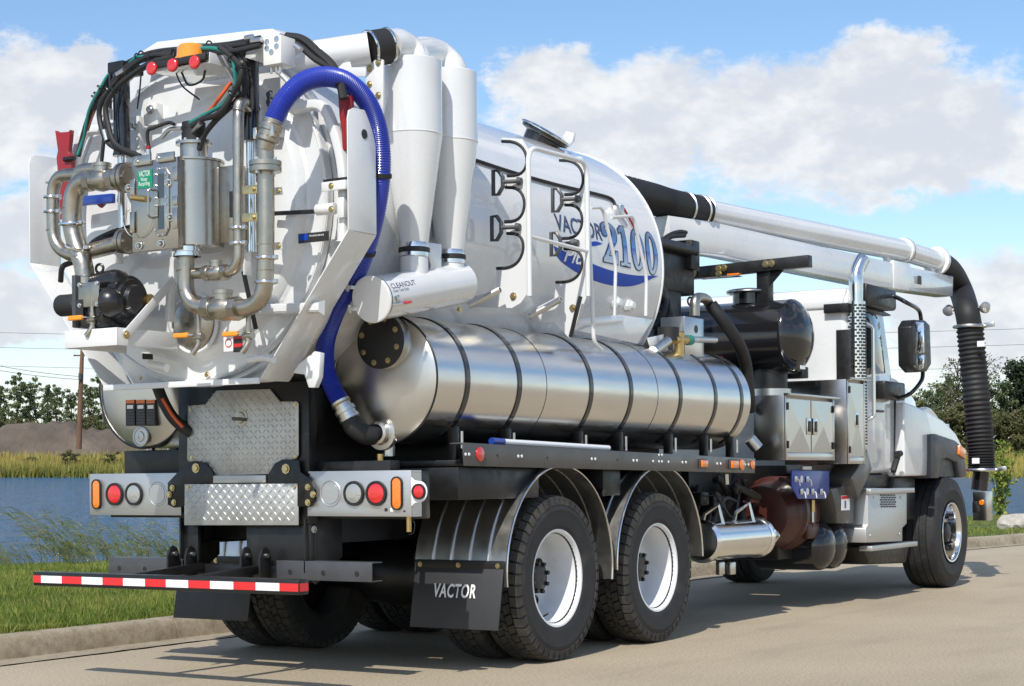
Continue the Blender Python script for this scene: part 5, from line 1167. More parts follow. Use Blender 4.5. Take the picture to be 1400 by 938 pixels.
bx = [P(a, 548, Y=-1.195).x for a in (640, 711, 809, 863.5, 931, 979, 1014.6)]; seams = [P(a, 540, Y=-1.195).x for a in (748, 900)]
def band(tk, s_, x):
    n = 72; vs = []; R = TR
    for i in range(n+1):
        a = rad(-62+304*i/n)
        for (dx, rr) in ((-.021, R+.001), (-.021, R+.006), (.021, R+.006), (.021, R+.001)): vs.append((x+dx, s_*(TY+rr*math.cos(a)*1.0), TZ+rr*math.sin(a)))
    fs = [(i*4+j, i*4+j+1, (i+1)*4+j+1, (i+1)*4+j) for i in range(n) for j in range(3)]
    b_ = MB().add(vs, fs).build('tank_band', 'black_gloss', tk, smooth=40)
    y = s_*(TY+.27); MB().box((x-.022, y-.03, 1.262), (x+.022, y+.03, TZ-.275)).build('band_bracket', dk, b_, .006); cyl('tension_bolt', 'zinc', b_, (x, s_*(TY+.33), 1.33), (x, s_*(TY+.33), 1.43), .008, n=6)
for x in bx: band(tkR, -1, x); band(tkL, 1, x)
for x in seams: MB().torus((x, -TY, TZ), (1, 0, 0), TR+.0005, .0022, 80, 5).build('weld_seam', 'decal_black', tkR)
# manway on the right tank's rear head, outlet boss
c = P(516, 466, X=XT0-.12); mw = MB().lathe(V(XT0-.02, c.y, c.z), (-1, 0, 0), [(-.02, .155), (.055, .155), (.058, .15)], 48).build('manway_neck', 'tank_head', tkR, smooth=35)
MB().lathe(V(XT0-.078, c.y, c.z), (-1, 0, 0), [(0, .158), (.022, .158), (.024, .155), (.024, 0)], 48).build('manway_cover', 'black_rubber', tkR, smooth=35)
for k in range(8):
    a_ = k*math.pi/4+.3; bolt(tkR, (XT0-.102, c.y+math.cos(a_)*.128, c.z+math.sin(a_)*.128), (-1, 0, 0), .012, .012)
c = P(521, 592, X=XT0-.02); MB().lathe(V(XT0-.01, c.y, c.z), (-1, 0, 0), [(-.02, .10), (.012, .098), (.016, .07), (.02, .066), (.055, .066), (.06, .05)], 32).build('outlet_boss', 'tank_head', tkR, smooth=35)
cyl('drain_stub', 'zinc', tkR, (XT0+.05, -TY, TZ-TR-.07), (XT0+.05, -TY, TZ-TR+.01), .035, n=14)
# left tank: three warning decals, cast cap, drain
XL = -1.606
for i, px in enumerate((172, 186.3, 200)):
    q0, q1 = P(px, 547, X=XL), P(px+12.5, 582, X=XL); s1 = box('warning_decal', 'decal_black', tkL, (XL-.001, q0.y, q0.z), (XL+.03, q1.y, q1.z), 0)
    h_ = q0.z-q1.z; box('decal_header', 'decal_orange', s1, (XL-.0022, q0.y-.002, q0.z-.001), (XL-.0011, q1.y+.002, q0.z-h_*.13), 0); box('decal_picture', 'decal_white', s1, (XL-.0022, q0.y-.012, q0.z-h_*.2), (XL-.0011, q1.y+.012, q0.z-h_*.34), 0)
    for k in range(5): box('decal_line', 'grey_channel', s1, (XL-.0022, q0.y-.006, q0.z-h_*(.42+k*.11)), (XL-.0011, q1.y+.008, q0.z-h_*(.46+k*.11)), 0)
c = P(192, 597, X=-1.585); MB().lathe(V(-1.575, c.y, c.z), (-1, 0, 0), [(0, .062), (.012, .062), (.014, .05), (.009, .048), (.009, .034), (.016, .03), (.018, .012), (.014, .01), (.014, 0)], 36).build('cast_cap', 'brushed_panel', tkL, smooth=30)
c = P(206, 622, X=-1.45); cyl('drain_stub', 'zinc', tkL, c+V(0, 0, -.03), c+V(0, 0, .06), .03, n=14); cyl('drain_tee', 'zinc', tkL, c+V(0, -.035, -.045), c+V(0, .035, -.045), .012, n=8)
tube('hydraulic_hose', 'black_rubber', T, [P(212, 520, X=-1.7), P(225, 552, X=-1.68), P(240, 575, X=-1.64), P(262, 592, X=-1.6)], .035, 10); tube('hydraulic_hose', 'orange_line', T, [P(222, 545, X=-1.74), P(236, 568, X=-1.72), P(250, 584, X=-1.7)], .010, 8)
# ---- side rail with markers
YR = -1.252
ra, rb_ = P(633, 605, Y=YR), P(1033, 627, Y=YR); rc, rd_ = P(1032, 647, Y=YR), P(635, 637, Y=YR)
rail = plate('side_rail', 'dark_rail', T, [ra, rb_, rc, rd_], (0, .008, 0), .002)
plate('rail_flange', 'dark_rail', rail, [ra+V(0, .0085, 0), rb_+V(0, .0085, 0), rb_+V(0, .09, 0), ra+V(0, .09, 0)], (0, 0, -.007), .001)
def reflector(px, py, r, mt, rect=None):
    c = P(px, py, Y=YR-.001)
    if rect:
        base = box('marker_housing', 'grey_channel', rail, c+V(-rect[0]-.015, -.006, -rect[1]-.012), c+V(rect[0]+.015, 0, rect[1]+.012), .004); box('lens', mt, base, c+V(-rect[0], -.022, -rect[1]), c+V(rect[0], -.0065, rect[1]), .006)
    else: MB().lathe(c, (0, -1, 0), [(0, r), (.006, r), (.009, r*.85), (.010, 0)], 24).build('reflector', mt, rail)
reflector(656, 621, .042, 'red_lens'); reflector(961, 634, 0, 'amber_lens', (.05, .025)); reflector(1002.5, 635, 0, 'amber_lens', (.06, .028)); reflector(1014.5, 635.5, .042, 'amber_lens'); reflector(1029, 635.5, .034, 'amber_lens')
for px in (639, 711, 811.5, 868.5, 935.5, 983, 1021):
    for d in (-2.4, 2.4): MB().lathe(P(px+d, 621+(px-636)*.037, Y=YR-.0005), (0, -1, 0), [(0, .010), (.004, .009), (.005, 0)], 8).build('rivet', 'tape_white', rail)
for px, py in ((901, 622), (905, 622), (901, 631), (905, 631), (893, 630.5), (914, 631.5), (680, 622), (748, 625), (844, 628)): MB().lathe(P(px, py, Y=YR-.0005), (0, -1, 0), [(0, .009), (.004, .008), (.005, 0)], 8).build('rivet', 'tape_white' if px > 890 else dk, rail)
# hand lance lying on the rail
lc0, lc1 = P(672, 603.5, Y=YR+.06), P(832, 612.5, Y=YR+.06); lc0.z = ra.z+(rb_.z-ra.z)*(lc0.x-ra.x)/(rb_.x-ra.x)+.022; lc1.z = ra.z+(rb_.z-ra.z)*(lc1.x-ra.x)/(rb_.x-ra.x)+.02
ln = MB().cyl(lc0.lerp(lc1, .09), lc1, .018, n=12).build('wash_lance', 'tape_white', None); tag(ln, 'long white wand with blue grip lying on the dark side rail below the steel tank', 'wand')
cyl('grip', 'blue_paint', ln, lc0, lc0.lerp(lc1, .09), .021, n=12)
# ---- cyclone separators
CYY = -1.055
def cyclone(px, pt, pm_, pb_, bt, r_px):
    c = P(px, pt, Y=CYY); x = c.x; zt, zm, zb, zn = (P(px, q, Y=CYY).z for q in (pt, pm_, pb_, bt)); r = r_px
    cy = MB().lathe((x, CYY, 0), (0, 0, 1), [(zt, 0), (zt, r-.004), (zt-.005, r), (zm+.004, r), (zm, r+.004), (zm-.006, r), (zb, .082)], 64).build('cyclone', W, T, smooth=22)
    MB().lathe((x, CYY, 0), (0, 0, 1), [(zb+.005, .083), (zb-.002, .086), (zb-.022, .086), (zb-.024, .083)], 36).build('hose_band', 'polished_aluminium', cy)
    MB().lathe((x, CYY, 0), (0, 0, 1), [(zb-.022, .084), (zb-.026, .090), (zb-.048, .090), (zb-.05, .084)], 36).build('rubber_sleeve', 'black_rubber', cy)
    MB().lathe((x, CYY, 0), (0, 0, 1), [(zb-.05, .083), (zb-.052, .086), (zb-.072, .086), (zb-.075, .083)], 36).build('hose_band', 'polished_aluminium', cy)
    MB().cyl((x, CYY, zb-.06), (x, CYY, zn-.07), .08, n=36).build('cyclone_leg', W, cy)
    return x, zt
xa_, za_ = cyclone(564, 84, 185, 333, 372, .168); xb__, zb__ = cyclone(614, 100, 195, 343, 380, .165)
# elbows and crossover pipes on top
def topelbow(x, z, pxs):
    pts = [V(x+.02, CYY, z-.02), V(x+.02, CYY, z+.03)]+[P(a, b, X=xx) for a, b, xx in pxs]
    return MB().sweep(spline(pts, 10), .092, 28).build('cyclone_elbow', W, T), pts[-1], pts[-2]
o, e1, e1b = topelbow(xa_, za_, [(556, 68, xa_-.01), (545, 62, xa_-.09), (530, 63, xa_-.2)]); o2, e2, e2b = topelbow(xb__, zb__, [(606, 82, xb__), (594, 74, xb__-.06), (578, 72, xb__-.2), (560, 74, xb__-.4)])
dirp = (P(505, 67, X=-1.62)-e1).normalized(); k0 = e1; k1 = P(505, 67, X=-1.62)
cyl('rubber_sleeve', 'black_rubber', T, k0, k1, .100, n=32)
for q in (k0, k1): MB().torus(q, dirp, .099, .008, 32, 6).build('hose_band', 'polished_aluminium', T)
MB().sweep([k1, P(470, 72, X=-1.70), P(430, 78, X=-1.78), P(390, 86, X=-1.86)], .092, 28).build('vent_pipe', W, T)
box('crossover_plate', 'brushed_panel', T, (xa_+.10, CYY-.02, za_+.03), (xa_+.22, CYY+.02, za_+.14), .003)
plate('cyclone_mount', W, T, [P(a, b, X=-1.62) for a, b in ((500, 92), (518, 78), (524, 82), (524, 150), (500, 150))], (.012, 0, 0), .002)
for a, b in ((505, 94), (517, 85), (505, 115), (517, 130)): bolt(T, P(a, b, X=-1.625), (-1, 0, 0), .012, .01)
plate('mount_tab', W, T, [P(a, b, X=-1.75) for a, b in ((447, 92), (478, 84), (480, 92), (500, 92), (500, 104), (447, 108))], (.01, 0, 0), .002)
# clean-out tube below
ca_, cb_ = P(510, 409, Y=CYY), P(630, 387, Y=CYY); cd = (cb_-ca_).normalized()
co = MB().lathe(ca_, cd, [(0, 0), (0, .124), ((cb_-ca_).length-.01, .124), ((cb_-ca_).length, .115), ((cb_-ca_).length, 0)], 48).build('clean_out_tube', W, T, smooth=30)
MB().lathe(ca_, -cd, [(-.004, .1255), (.002, .131), (.014, .131), (.018, .125), (.022, 0)], 48).build('clean_out_door', W, co, smooth=30); MB().torus(ca_+cd*.006, cd, .126, .004, 48, 6).build('door_gasket', 'black_rubber', co)
sdv = cd.cross(V(0, 0, 1)).normalized(); uv = sdv.cross(cd).normalized()
for h_ in (.075, -.045): MB().bar(ca_-sdv*.10+uv*h_-cd*.03, ca_-sdv*.155+uv*h_-cd*.02, .03, .02).build('door_hinge', W, co, .004); cyl('hinge_pin', 'zinc', co, ca_-sdv*.15+uv*(h_-.02)-cd*.02, ca_-sdv*.15+uv*(h_+.025)-cd*.02, .01, n=8)
lt = ca_+sdv*.128+uv*-.04; MB().bar(lt, lt+cd*.13, .012, .014).build('toggle_latch', 'zinc', co, .002); MB().bar(lt+cd*.11+sdv*.008, lt+cd*.16+sdv*.012, .018, .016).build('latch_grip', 'red_lens', co, .004); MB().bar(lt+uv*.03+cd*.03, lt+cd*.06+uv*.035, .03, .03).build('latch_base', 'zinc', co, .003)
def text_on_tube(s, par, o, ax, r, ang, along, size, mt):
    me = text_mesh(s, size); n0 = V(0, 0, 1); sd_ = (-ax.cross(n0)).normalized() * -1; up_ = sd_.cross(ax).normalized()
    for v in me.vertices:
        th = rad(ang)+v.co.y/r; v.co = o+ax*(along+v.co.x)+(sd_*math.cos(th)+up_*math.sin(th))*(r+.0015)
    me.materials.clear(); return link('lettering', me, mt, par)
text_on_tube('CLEANOUT', co, ca_, cd, .124, 22, .03, .045, 'decal_navy'); text_on_tube('Clean Tank Daily', co, ca_, cd, .124, 12, .03, .022, 'decal_navy')
mid = V((xa_+xb__)/2, CYY, 0)
plate('cyclone_brace', W, T, [P(a, b, Y=CYY-.05) for a, b in ((578, 330), (604, 334), (604, 376), (588, 378), (590, 362), (586, 348))], (0, .01, 0), .003)
for a, b in ((637, 405), (628, 423)): bolt(T, P(a, b, Y=-1.0), (-.3, -1, 0), .013, .012)
# ---- folding pipe racks
def rack(dx, dy, X, outer):
    # dx,dy: pixel offset list of notches
    pts = []; arcs = []
    def p(a, b): return P(a, b, X=X)
    pts.append(p(outer-8, dx['top'])); pts.append(p(outer-24, dx['top']-2)) if False else None
    poly = [(outer-8, dx['top'])]
    poly.append((dx['n'][0][0], dx['n'][0][1]-5))
    for (xa, ya, xb2, yb2, bulge) in dx['n']:
        poly.append((xa, ya)); arc = []
        for k in range(1, 16):
            t = k/16; cx_ = xa+(xb2-xa)*t; arc.append((cx_+(bulge-(xa+xb2)/2)*math.sin(math.pi*t)**.62, ya+(yb2-ya)*(1-math.cos(math.pi*t))/2))
        poly += arc+[(xb2, yb2)]; arcs.append([(xa, ya)]+arc+[(xb2, yb2)])
    poly += dx['tail']
    pl_ = plate('pipe_rack', W, T, [P(a, b, X=X) for a, b in poly], (.008, 0, 0), 0)
    for ar in arcs: MB().sweep([P(a, b, X=X-.001)+V(.003, 0, 0) for a, b in ar], .0105, 8).build('edge_trim', 'black_rubber', pl_)
    return pl_
X1r = P(722, 300, Y=-1.25).x; X2r = P(802, 300, Y=-1.25).x
rk1 = rack({'top': 190, 'n': [(686, 193, 693.6, 240, 720), (691, 256, 690, 303, 717), (693, 319, 679, 367, 715)], 'tail': [(679, 372), (679, 396), (641, 408), (641, 420), (700, 421), (712, 414), (722, 400), (723, 205)]}, None, X1r, 722)
rk2 = rack({'top': 214, 'n': [(765, 219, 772, 266, 797), (772, 280, 768, 326, 796), (771, 340, 760, 386, 796)], 'tail': [(760, 390), (758, 408), (718, 428), (716, 440), (758, 441), (779, 463), (793, 430), (802, 405), (803, 225)]}, None, X2r, 802)
for (px, py, X) in ((681, 249.5, X1r), (679, 312, X1r), (762, 273.5, X2r), (760, 333.5, X2r)):
    c = P(px, py, X=X-.05); yw, h_ = .034, .076
    pts = [c+V(0, yw, h_), c+V(0, yw, -h_), c+V(0, -.004, -h_*.95), c+V(0, -yw, -.03), c+V(0, -yw, .03), c+V(0, -.004, h_*.95)]
    hd = MB().sweep(pts, .0135, 6, closed=True).build('strap_handle', 'grey_channel', T); cyl('strap_bar', 'grey_channel', hd, c+V(0, -yw, 0), c+V(.03, -.125, -.0), .013, n=10); cyl('strap_knob', 'grey_channel', hd, c+V(.03, -.125, 0), c+V(.03, -.15, 0), .026, .02, n=12)
# outer tube hoop linking the racks
ho = [P(722, 405, X=X1r-.01), P(724, 200, X=X1r-.01), P(803, 222, X=X2r-.01), P(803, 405, X=X2r-.01)]
ho = [V(q.x, -1.262, q.z) for q in ho]
pipe('rack_hoop', W, T, ho, .016, .10); cyl('rack_crossbar', W, T, V(ho[0].x, -1.262, P(724, 323, Y=-1.262).z), V(ho[3].x, -1.262, P(800, 343, Y=-1.262).z), .013, n=12)
for (a, b, c_, d, X) in ((642, 418, 684, 396, X1r-.1), (724, 433, 767, 409, X2r-.1)):
    p0, p1 = P(a, b, X=X), P(c_, d, X=X); L = (p1-p0).length; nt_ = 34
    sp_ = MB(); dvec = (p1-p0).normalized(); u = dvec.orthogonal().normalized(); w_ = dvec.cross(u)
    sp_.sweep([p0+dvec*L*i/(nt_*8)+(u*math.cos(2*math.pi*i/8)+w_*math.sin(2*math.pi*i/8))*.018 for i in range(nt_*8+1)], .0042, 5).build('rack_spring', 'zinc', T)
    cyl('spring_core', dk, T, p0, p1, .012, n=8)
bar('rack_strut', dk, T, P(780, 461, X=X2r-.05), P(794, 405, X=X2r-.05), .022, .022, .004)
for a, b, X in ((702, 405, X1r), (783, 421, X2r)): bolt(T, P(a, b, X=X-.002), (-1, 0, 0), .016, .014)
# step ladder rails and platform on the tank flank
def yp(pl, Y): return [P(a, b, Y=Y) for a, b in pl]
pipe('grab_rail', W, T, yp([(808, 284), (824, 283), (842, 361), (840, 436)], -1.12), .012, .06); pipe('grab_rail', W, T, yp([(836, 297), (866, 295), (884, 379), (883, 432)], -1.12), .012, .06)
pipe('grab_rail', W, T, yp([(803, 300), (806, 330), (812, 468), (822, 478)], -1.2), .014, .05)
pf = plate('platform', W, T, [P(a, b, Y=-1.13) for a, b in ((785, 436), (850, 430), (854, 434), (852, 441), (800, 445), (786, 452))], (0, .03, 0), .002)
plate('platform_web', W, T, [P(a, b, Y=-1.10) for a, b in ((852, 431), (893, 437), (872, 470), (790, 452))], (0, .012, 0), .002)
for px, py in ((840, 414), (858, 418)): MB().lathe(PC(px, py, RB, ZC)+V(0, .02, 0), (0, -1, 0), [(0, .045), (.05, .045), (.055, .03), (.075, .028), (.08, 0)], 10).build('inlet_plug', W, body, smooth=20)
# conduit along the tank, level gauge and lid on top
cl = [PC(a, b, RB+.012, ZC) for a, b in ((648, 218), (700, 235), (760, 252), (815, 265), (836, 272), (842, 284), (844, 296))]
MB().sweep(spline(cl, 6), .011, 8).build('conduit', 'black_rubber', body)
q = PC(846, 286, RB+.03, ZC); box('sensor_box', 'zinc', body, q+V(-.03, -.03, -.05), q+V(.03, .03, .03), .005); cyl('sensor_cable', 'red_paint', body, PC(853, 285, RB+.03, ZC), PC(868, 312, RB+.02, ZC), .009, n=8)
lidn = V(.14, -.50, .86).normalized(); lidc = V(1.34, -.352*1.02, ZC+.936*1.02)
MB().lathe(lidc-lidn*.06, lidn, [(-.06, .13), (0.02, .14), (.03, .18), (.035, .186), (.05, .186), (.055, .18), (.056, 0)], 40).build('relief_hatch', 'black_gloss', body, smooth=30); MB().lathe(lidc, lidn, [(0, .190), (.010, .186), (.02, .12), (.022, 0)], 40).build('hatch_lid', 'black_gloss', body, smooth=30); MB().torus(lidc, lidn, .194, .008, 40, 6).build('hatch_ring', 'polished_aluminium', body)
plate('lifting_lug', W, body, [P(a, b, X=1.68) for a, b in ((769, 187), (774, 179), (785, 182), (783, 193), (778, 199))], (.03, 0, 0), .004)
# ---- painted name on the tank
def on_tank(me, ox, oz_arc, sx, sy, lift):
    bm = bmesh.new(); bm.from_mesh(me); ys = [v.co.y for v in bm.verts]; y = min(ys)
    st_ = .02/sy
    while y < max(ys):
        bmesh.ops.bisect_plane(bm, geom=bm.verts[:]+bm.edges[:]+bm.faces[:], plane_co=(0, y, 0), plane_no=(0, 1, 0)); y += st_
    for v in bm.verts:
        th = oz_arc+v.co.y*sy/RB; v.co = Vector((ox+v.co.x*sx, -(RB+lift)*math.cos(th), ZC+(RB+lift)*math.sin(th)))
    bm.to_mesh(me); bm.free(); return me
def arc_of(px, py): q = PC(px, py, RB, ZC); return q.x, math.asin((q.z-ZC)/RB)
def flatmesh(polys):
    me = bpy.data.meshes.new('lettering'); bm = bmesh.new()
    for p in polys:
        vs = [bm.verts.new((x, y, 0)) for x, y in p]
        bm.faces.new(vs)
    bmesh.ops.triangulate(bm, faces=bm.faces[:]); bm.to_mesh(me); bm.free(); return me
def ring(cx, cy, rx, ry, tx, ty, n=36):
    return [[(cx+rx*math.cos(a), cy+ry*math.sin(a)), (cx+rx*math.cos(b), cy+ry*math.sin(b)), (cx+(rx-tx)*math.cos(b), cy+(ry-ty)*math.sin(b)), (cx+(rx-tx)*math.cos(a), cy+(ry-ty)*math.sin(a))] for a, b in ((2*math.pi*i/n, 2*math.pi*(i+1)/n) for i in range(n))]
def stroke(pts, ws):
    pts = spline([V(x, y, 0) for x, y in pts], 6); out = []; k = len(pts); prev = None
    for i, p in enumerate(pts):
        t = (pts[min(i+1, k-1)]-pts[max(i-1, 0)]).normalized(); f = i/(k-1)*(len(ws)-1); j = min(int(f), len(ws)-2); w_ = ws[j]+(ws[j+1]-ws[j])*(f-j); n_ = V(-t.y, t.x, 0)*w_/2
        cur = ((p+n_).x, (p+n_).y), ((p-n_).x, (p-n_).y)
        if prev: out.append([prev[0], cur[0], cur[1], prev[1]])
        prev = cur
    return out
def figure(ch, g):      # g: growth for the dark outline
    if ch == '0': return ring(.26, .5, .26+g, .5+g, .15+2*g, .09+2*g)
    if ch == '1': return [[(.16-g, -g), (.16-g, 1+g), (.34+g, 1+g), (.34+g, -g)], [(.02-g, -g), (.02-g, .07+g), (.48+g, .07+g), (.48+g, -g)], [(.02-g, .80-g), (.0-g, .87+g), (.16, 1.0+g), (.16, .86-g)]]
    return stroke([(.03-g, .74), (.06, .9), (.24, .985), (.42, .86), (.42, .64), (.26, .40), (.05, .05)], [.06+2*g, .10+2*g, .06+2*g, .16+2*g, .17+2*g, .12+2*g, .07+2*g])+[[(.0-g, -g), (.0-g, .09), (.06, .16+g), (.50+g, .16+g), (.50+g, -g)], [(.43-g, .1), (.43-g, .30+g), (.50+g, .30+g), (.50+g, .1)]]+ring(.09, .74, .085+g, .085+g, .08+g, .08+g, 14)
figs = [('2', (825, 361), (825, 308), 846), ('1', (848, 366), (848, 313), 863), ('0', (864, 371), (864, 317), 882), ('0', (884, 377), (884, 321), 900)]
for ch, lo_, hi_, xr_ in figs:
    x0_, a0_ = arc_of(*lo_); x1_, _ = arc_of(xr_, lo_[1]-20); _, a1_ = arc_of(*hi_); h_ = (a1_-a0_)*RB
    w0 = (x1_-x0_)*.92/.52
    a0_ += .02
    for g, mt, lf in ((.035, 'decal_navy', .002), (0, 'number_paint', .0045)):
        me = flatmesh(figure(ch, g)); on_tank(me, x0_, a0_, w0, h_, lf); link('figure_paint', me, mt, body)
def tank_text(s, lo_, hi_, xr_, mt, lift=.002, shear=0, sp_=1.0, off=0.0):
    me = text_mesh(s, 1.0, shear, sp_, off); xs = [v.co.x for v in me.vertices]; ys = [v.co.y for v in me.vertices]; mnx, mxx, mxy = min(xs), max(xs), max(ys)
    for v in me.vertices: v.co.x -= mnx
    x0_, a0_ = arc_of(*lo_); x1_, _ = arc_of(xr_, lo_[1]); _, a1_ = arc_of(*hi_)
    on_tank(me, x0_, a0_, (x1_-x0_)/(mxx-mnx), (a1_-a0_)*RB/mxy, lift); me.materials.clear(); return link('lettering', me, mt, body)
tank_text('VACTOR', (760, 314), (760, 292), 822, 'decal_navy', .002, .0, 1.0, .02); tank_text('VACTOR', (761, 313.5), (761, 293), 821, 'letter_fill', .004, .0, 1.0, -.012)
def swoosh(up, dn, mt, lf):
    q = []
    U = spline([V(a, b, 0) for a, b in up], 8); D = spline([V(a, b, 0) for a, b in dn], 8); n_ = min(len(U), len(D)); vs = []; fs = []
    for i in range(n_):
        for k in range(7):
            p = U[i].lerp(D[i], k/6); vs.append(PC(p.x, p.y, RB+lf, ZC))
    fs = [(i*7+k, i*7+k+1, (i+1)*7+k+1, (i+1)*7+k) for i in range(n_-1) for k in range(6)]
    return MB().add(vs, fs).build('swoosh_paint', mt, body, smooth=60)
swoosh([(757, 336), (775, 345), (800, 356), (830, 368), (865, 376), (900, 377)], [(757, 337), (766, 356), (795, 376), (830, 389), (865, 391), (901, 377)], 'decal_blue', .0015)
swoosh([(795, 333), (805, 331), (815, 330), (824, 333)], [(795, 334), (805, 336), (815, 336), (825, 333)], 'decal_blue', .0015)
tank_text('Plus', (770, 357), (770, 336), 806, 'decal_white', .004, .35, .95, .01)

# ================================================================== FORWARD: BOXES, CAB, BOOM
AL = 'box_aluminium'
YS = -1.22
# ---- tool boxes
def cabinet(x0, x1, z0, z1, ydeep, doors, hood):
    b_ = box('tool_box', AL, T, (x0, YS, z0), (x1, ydeep, z1), .004)
    fr = .035; n = len(doors); w_ = (x1-x0-fr*(n+1))/n
    mb = MB()
    mb.box((x0, YS-.012, z0), (x0+fr, YS-.0005, z1)).box((x1-fr, YS-.012, z0), (x1, YS-.0005, z1)); 
    mb.build('door_frame', AL, b_, .002)
    bar('drip_rail', AL, b_, (x0-.01, YS-.03, z1+.004), (x1+.03, YS-.03, z1+.004), .06, .02, .003); bar('sill', AL, b_, (x0+fr+.001, YS-.006, z0+.03), (x1-fr-.001, YS-.006, z0+.03), .012, .058, .002)
    for i in range(n):
        a = x0+fr+i*(w_+fr)+.003; c = a+w_-.006 if i == n-1 else a+w_+fr*.4; zl, zh = z0+.065, z1-.03
        # pressed diamond: four facets meeting at a raised crease
        cx_, cz_ = (a+c)/2, (zl+zh)/2; y = YS-.010; d = .013
        vs = [(a, y, zl), (c, y, zl), (c, y, zh), (a, y, zh), (cx_, y-d, cz_)]
        dr = MB().add(vs, [(0, 1, 4), (1, 2, 4), (2, 3, 4), (3, 0, 4)]).add([(a, y, zl), (c, y, zl), (c, y, zh), (a, y, zh), (a, YS-.001, zl), (c, YS-.001, zl), (c, YS-.001, zh), (a, YS-.001, zh)], [(0, 4, 5, 1), (1, 5, 6, 2), (2, 6, 7, 3), (3, 7, 4, 0)]).build('door', AL, b_, smooth=None)
        hx = c-.06 if (i == 0 and n > 1) else (a+.06 if n > 1 else cx_-.02); hz_ = cz_+.0
        MB().box((hx-.042, y-.012, hz_-.07), (hx+.042, y-.0065, hz_+.07)).build('latch_plate', 'polished_aluminium', dr, .003); MB().box((hx-.022, y-.020, hz_-.045), (hx+.022, y-.0125, hz_+.045)).build('paddle_latch', dk, dr, .004)
        for zz in (zl+.06, zh-.06): cyl('door_hinge', dk, dr, (a if i == 0 else c, y-.008, zz-.03), (a if i == 0 else c, y-.008, zz+.03), .008, n=8)
    return b_
x2a, x2b = P(1157, 520, Y=YS).x, P(1181, 520, Y=YS).x
cabinet(P(1072, 545, Y=YS).x, P(1139, 548, Y=YS).x, 1.275, 1.80, P(1030, 535, X=P(1072, 545, Y=YS).x).y, (1, 1), True)
cabinet(x2a, x2b, 1.245, 1.985, P(1072, 515, X=x2a).y, (1,), True)
# blue control panel with toggle valves
bz = [P(a, b, Y=-1.14) for a, b in ((1083, 643), (1134, 644), (1134, 672), (1129, 682), (1092, 682), (1083, 665))]
bpn = plate('control_panel', 'blue_panel', T, bz, (0, .012, 0), .002)
for px, py in ((1088, 655), (1104, 655), (1096, 672), (1111, 672), (1123, 672)):
    q = P(px, py, Y=-1.145); MB().box(q+V(-.028, -.006, -.024), q+V(.028, 0, .024)).build('valve_block', 'zinc', bpn, .004); tube('toggle', 'tape_white', bpn, [q+V(0, -.01, 0), q+V(.012, -.025, -.01), q+V(.02, -.03, -.055)], .005, 6)
for px, py in ((1096, 655), (1104, 672)): q = P(px, py, Y=-1.142); MB().lathe(q, (0, -1, 0), [(0, .032), (.003, .03), (.0035, 0)], 16).build('dial', 'decal_white', bpn)
bar('panel_bracket', 'brushed_panel', T, P(1096, 640, Y=-1.13), P(1108, 640, Y=-1.13), .03, .03); cyl('air_hose_coupling', 'brass', T, P(1111, 684, Y=-1.1), P(1111, 700, Y=-1.1), .02, n=10); cyl('coupling_tip', 'zinc', T, P(1111, 700, Y=-1.1), P(1111, 714, Y=-1.1), .014, n=10)
# ---- chrome canister with carry handles
c0, c1 = P(958, 737, Y=-.98), P(1036, 731, Y=-.98); c1.z = c0.z = .655
cn = MB().lathe(c0, c1-c0, [(0, 0), (0, .14), (.02, .165), (.05, .165), (.055, .155), ((c1-c0).length-.06, .155), ((c1-c0).length-.055, .168), ((c1-c0).length-.02, .168), ((c1-c0).length, .13), ((c1-c0).length, 0)], 48).build('filter_canister', 'polished_aluminium', T, smooth=35)
for px in (968, 1011):
    q = P(px, 706, Y=-1.0); tube('canister_handle', 'zinc', cn, [V(q.x, -.95, .78), V(q.x+.02, -.96, .86), V(q.x+.14, -1.02, .93), V(q.x+.15, -1.06, .76)], .017, 6, 0)
cyl('outlet_pipe', PS, cn, c1, c1+V(.33, 0, 0), .05, n=18); clampat(cn, c1+V(.25, 0, 0), (1, 0, 0), .055)
for px in (985, 1000): q = P(px, 777, Y=-.98); MB().box(q+V(-.05, -.02, -.05), q+V(.05, .02, .05)).build('canister_clamp', 'zinc', cn, .01)
# ---- blower / gearbox, black air tanks, chassis clutter
gx = P(1068, 710, Y=-.75); MB().lathe(V(gx.x-.38, -.72, .82), (1, 0, 0), [(0, 0), (0, .14), (.03, .24), (.10, .27), (.24, .30), (.26, .325), (.30, .325), (.32, .305), (.40, .305), (.42, .325), (.46, .325), (.48, .30), (.66, .28), (.74, .2), (.76, 0)], 40).build('blower_housing', 'rust_red', T, smooth=30)
MB().box((gx.x-.05, -1.02, .60), (gx.x+.22, -.96, .74)).build('blower_foot', 'rust_red', T, .02)
for px, z, r in ((1140, .52, .17), (1156, .55, .17)):
    q = P(px, 740, Y=-1.1); MB().lathe(V(q.x, -1.02, .53), (0, 1, 0), [(-.08, 0), (-.075, .07), (-.05, .14), (0, .20), (.05, .215), (.6, .215), (.65, .1), (.65, 0)], 36).build('air_tank', 'black_gloss', T, smooth=40)
box('dark_sump', dk, T, (P(1050, 750, Y=-.7).x, -.8, .42), (P(1135, 750, Y=-.9).x, .5, .78), .03); box('fuel_tank', dk, T, (5.4, -.95, .45), (7.2, -.50, 1.05), .05)
for k in range(16):
    r_ = random.Random(k); x = r_.uniform(2.2, 4.6); y = r_.uniform(-1.0, -.55); z = r_.uniform(.72, 1.15)
    tube('chassis_hose', 'black_rubber', T, [V(x, y, z), V(x+r_.uniform(-.2, .2), y-.05, z+r_.uniform(-.15, .15)), V(x+r_.uniform(.1, .5), y, z+r_.uniform(-.2, .1)), V(x+r_.uniform(.4, .8), y+.1, z+.05)], r_.choice((.014, .02, .028)), 8)
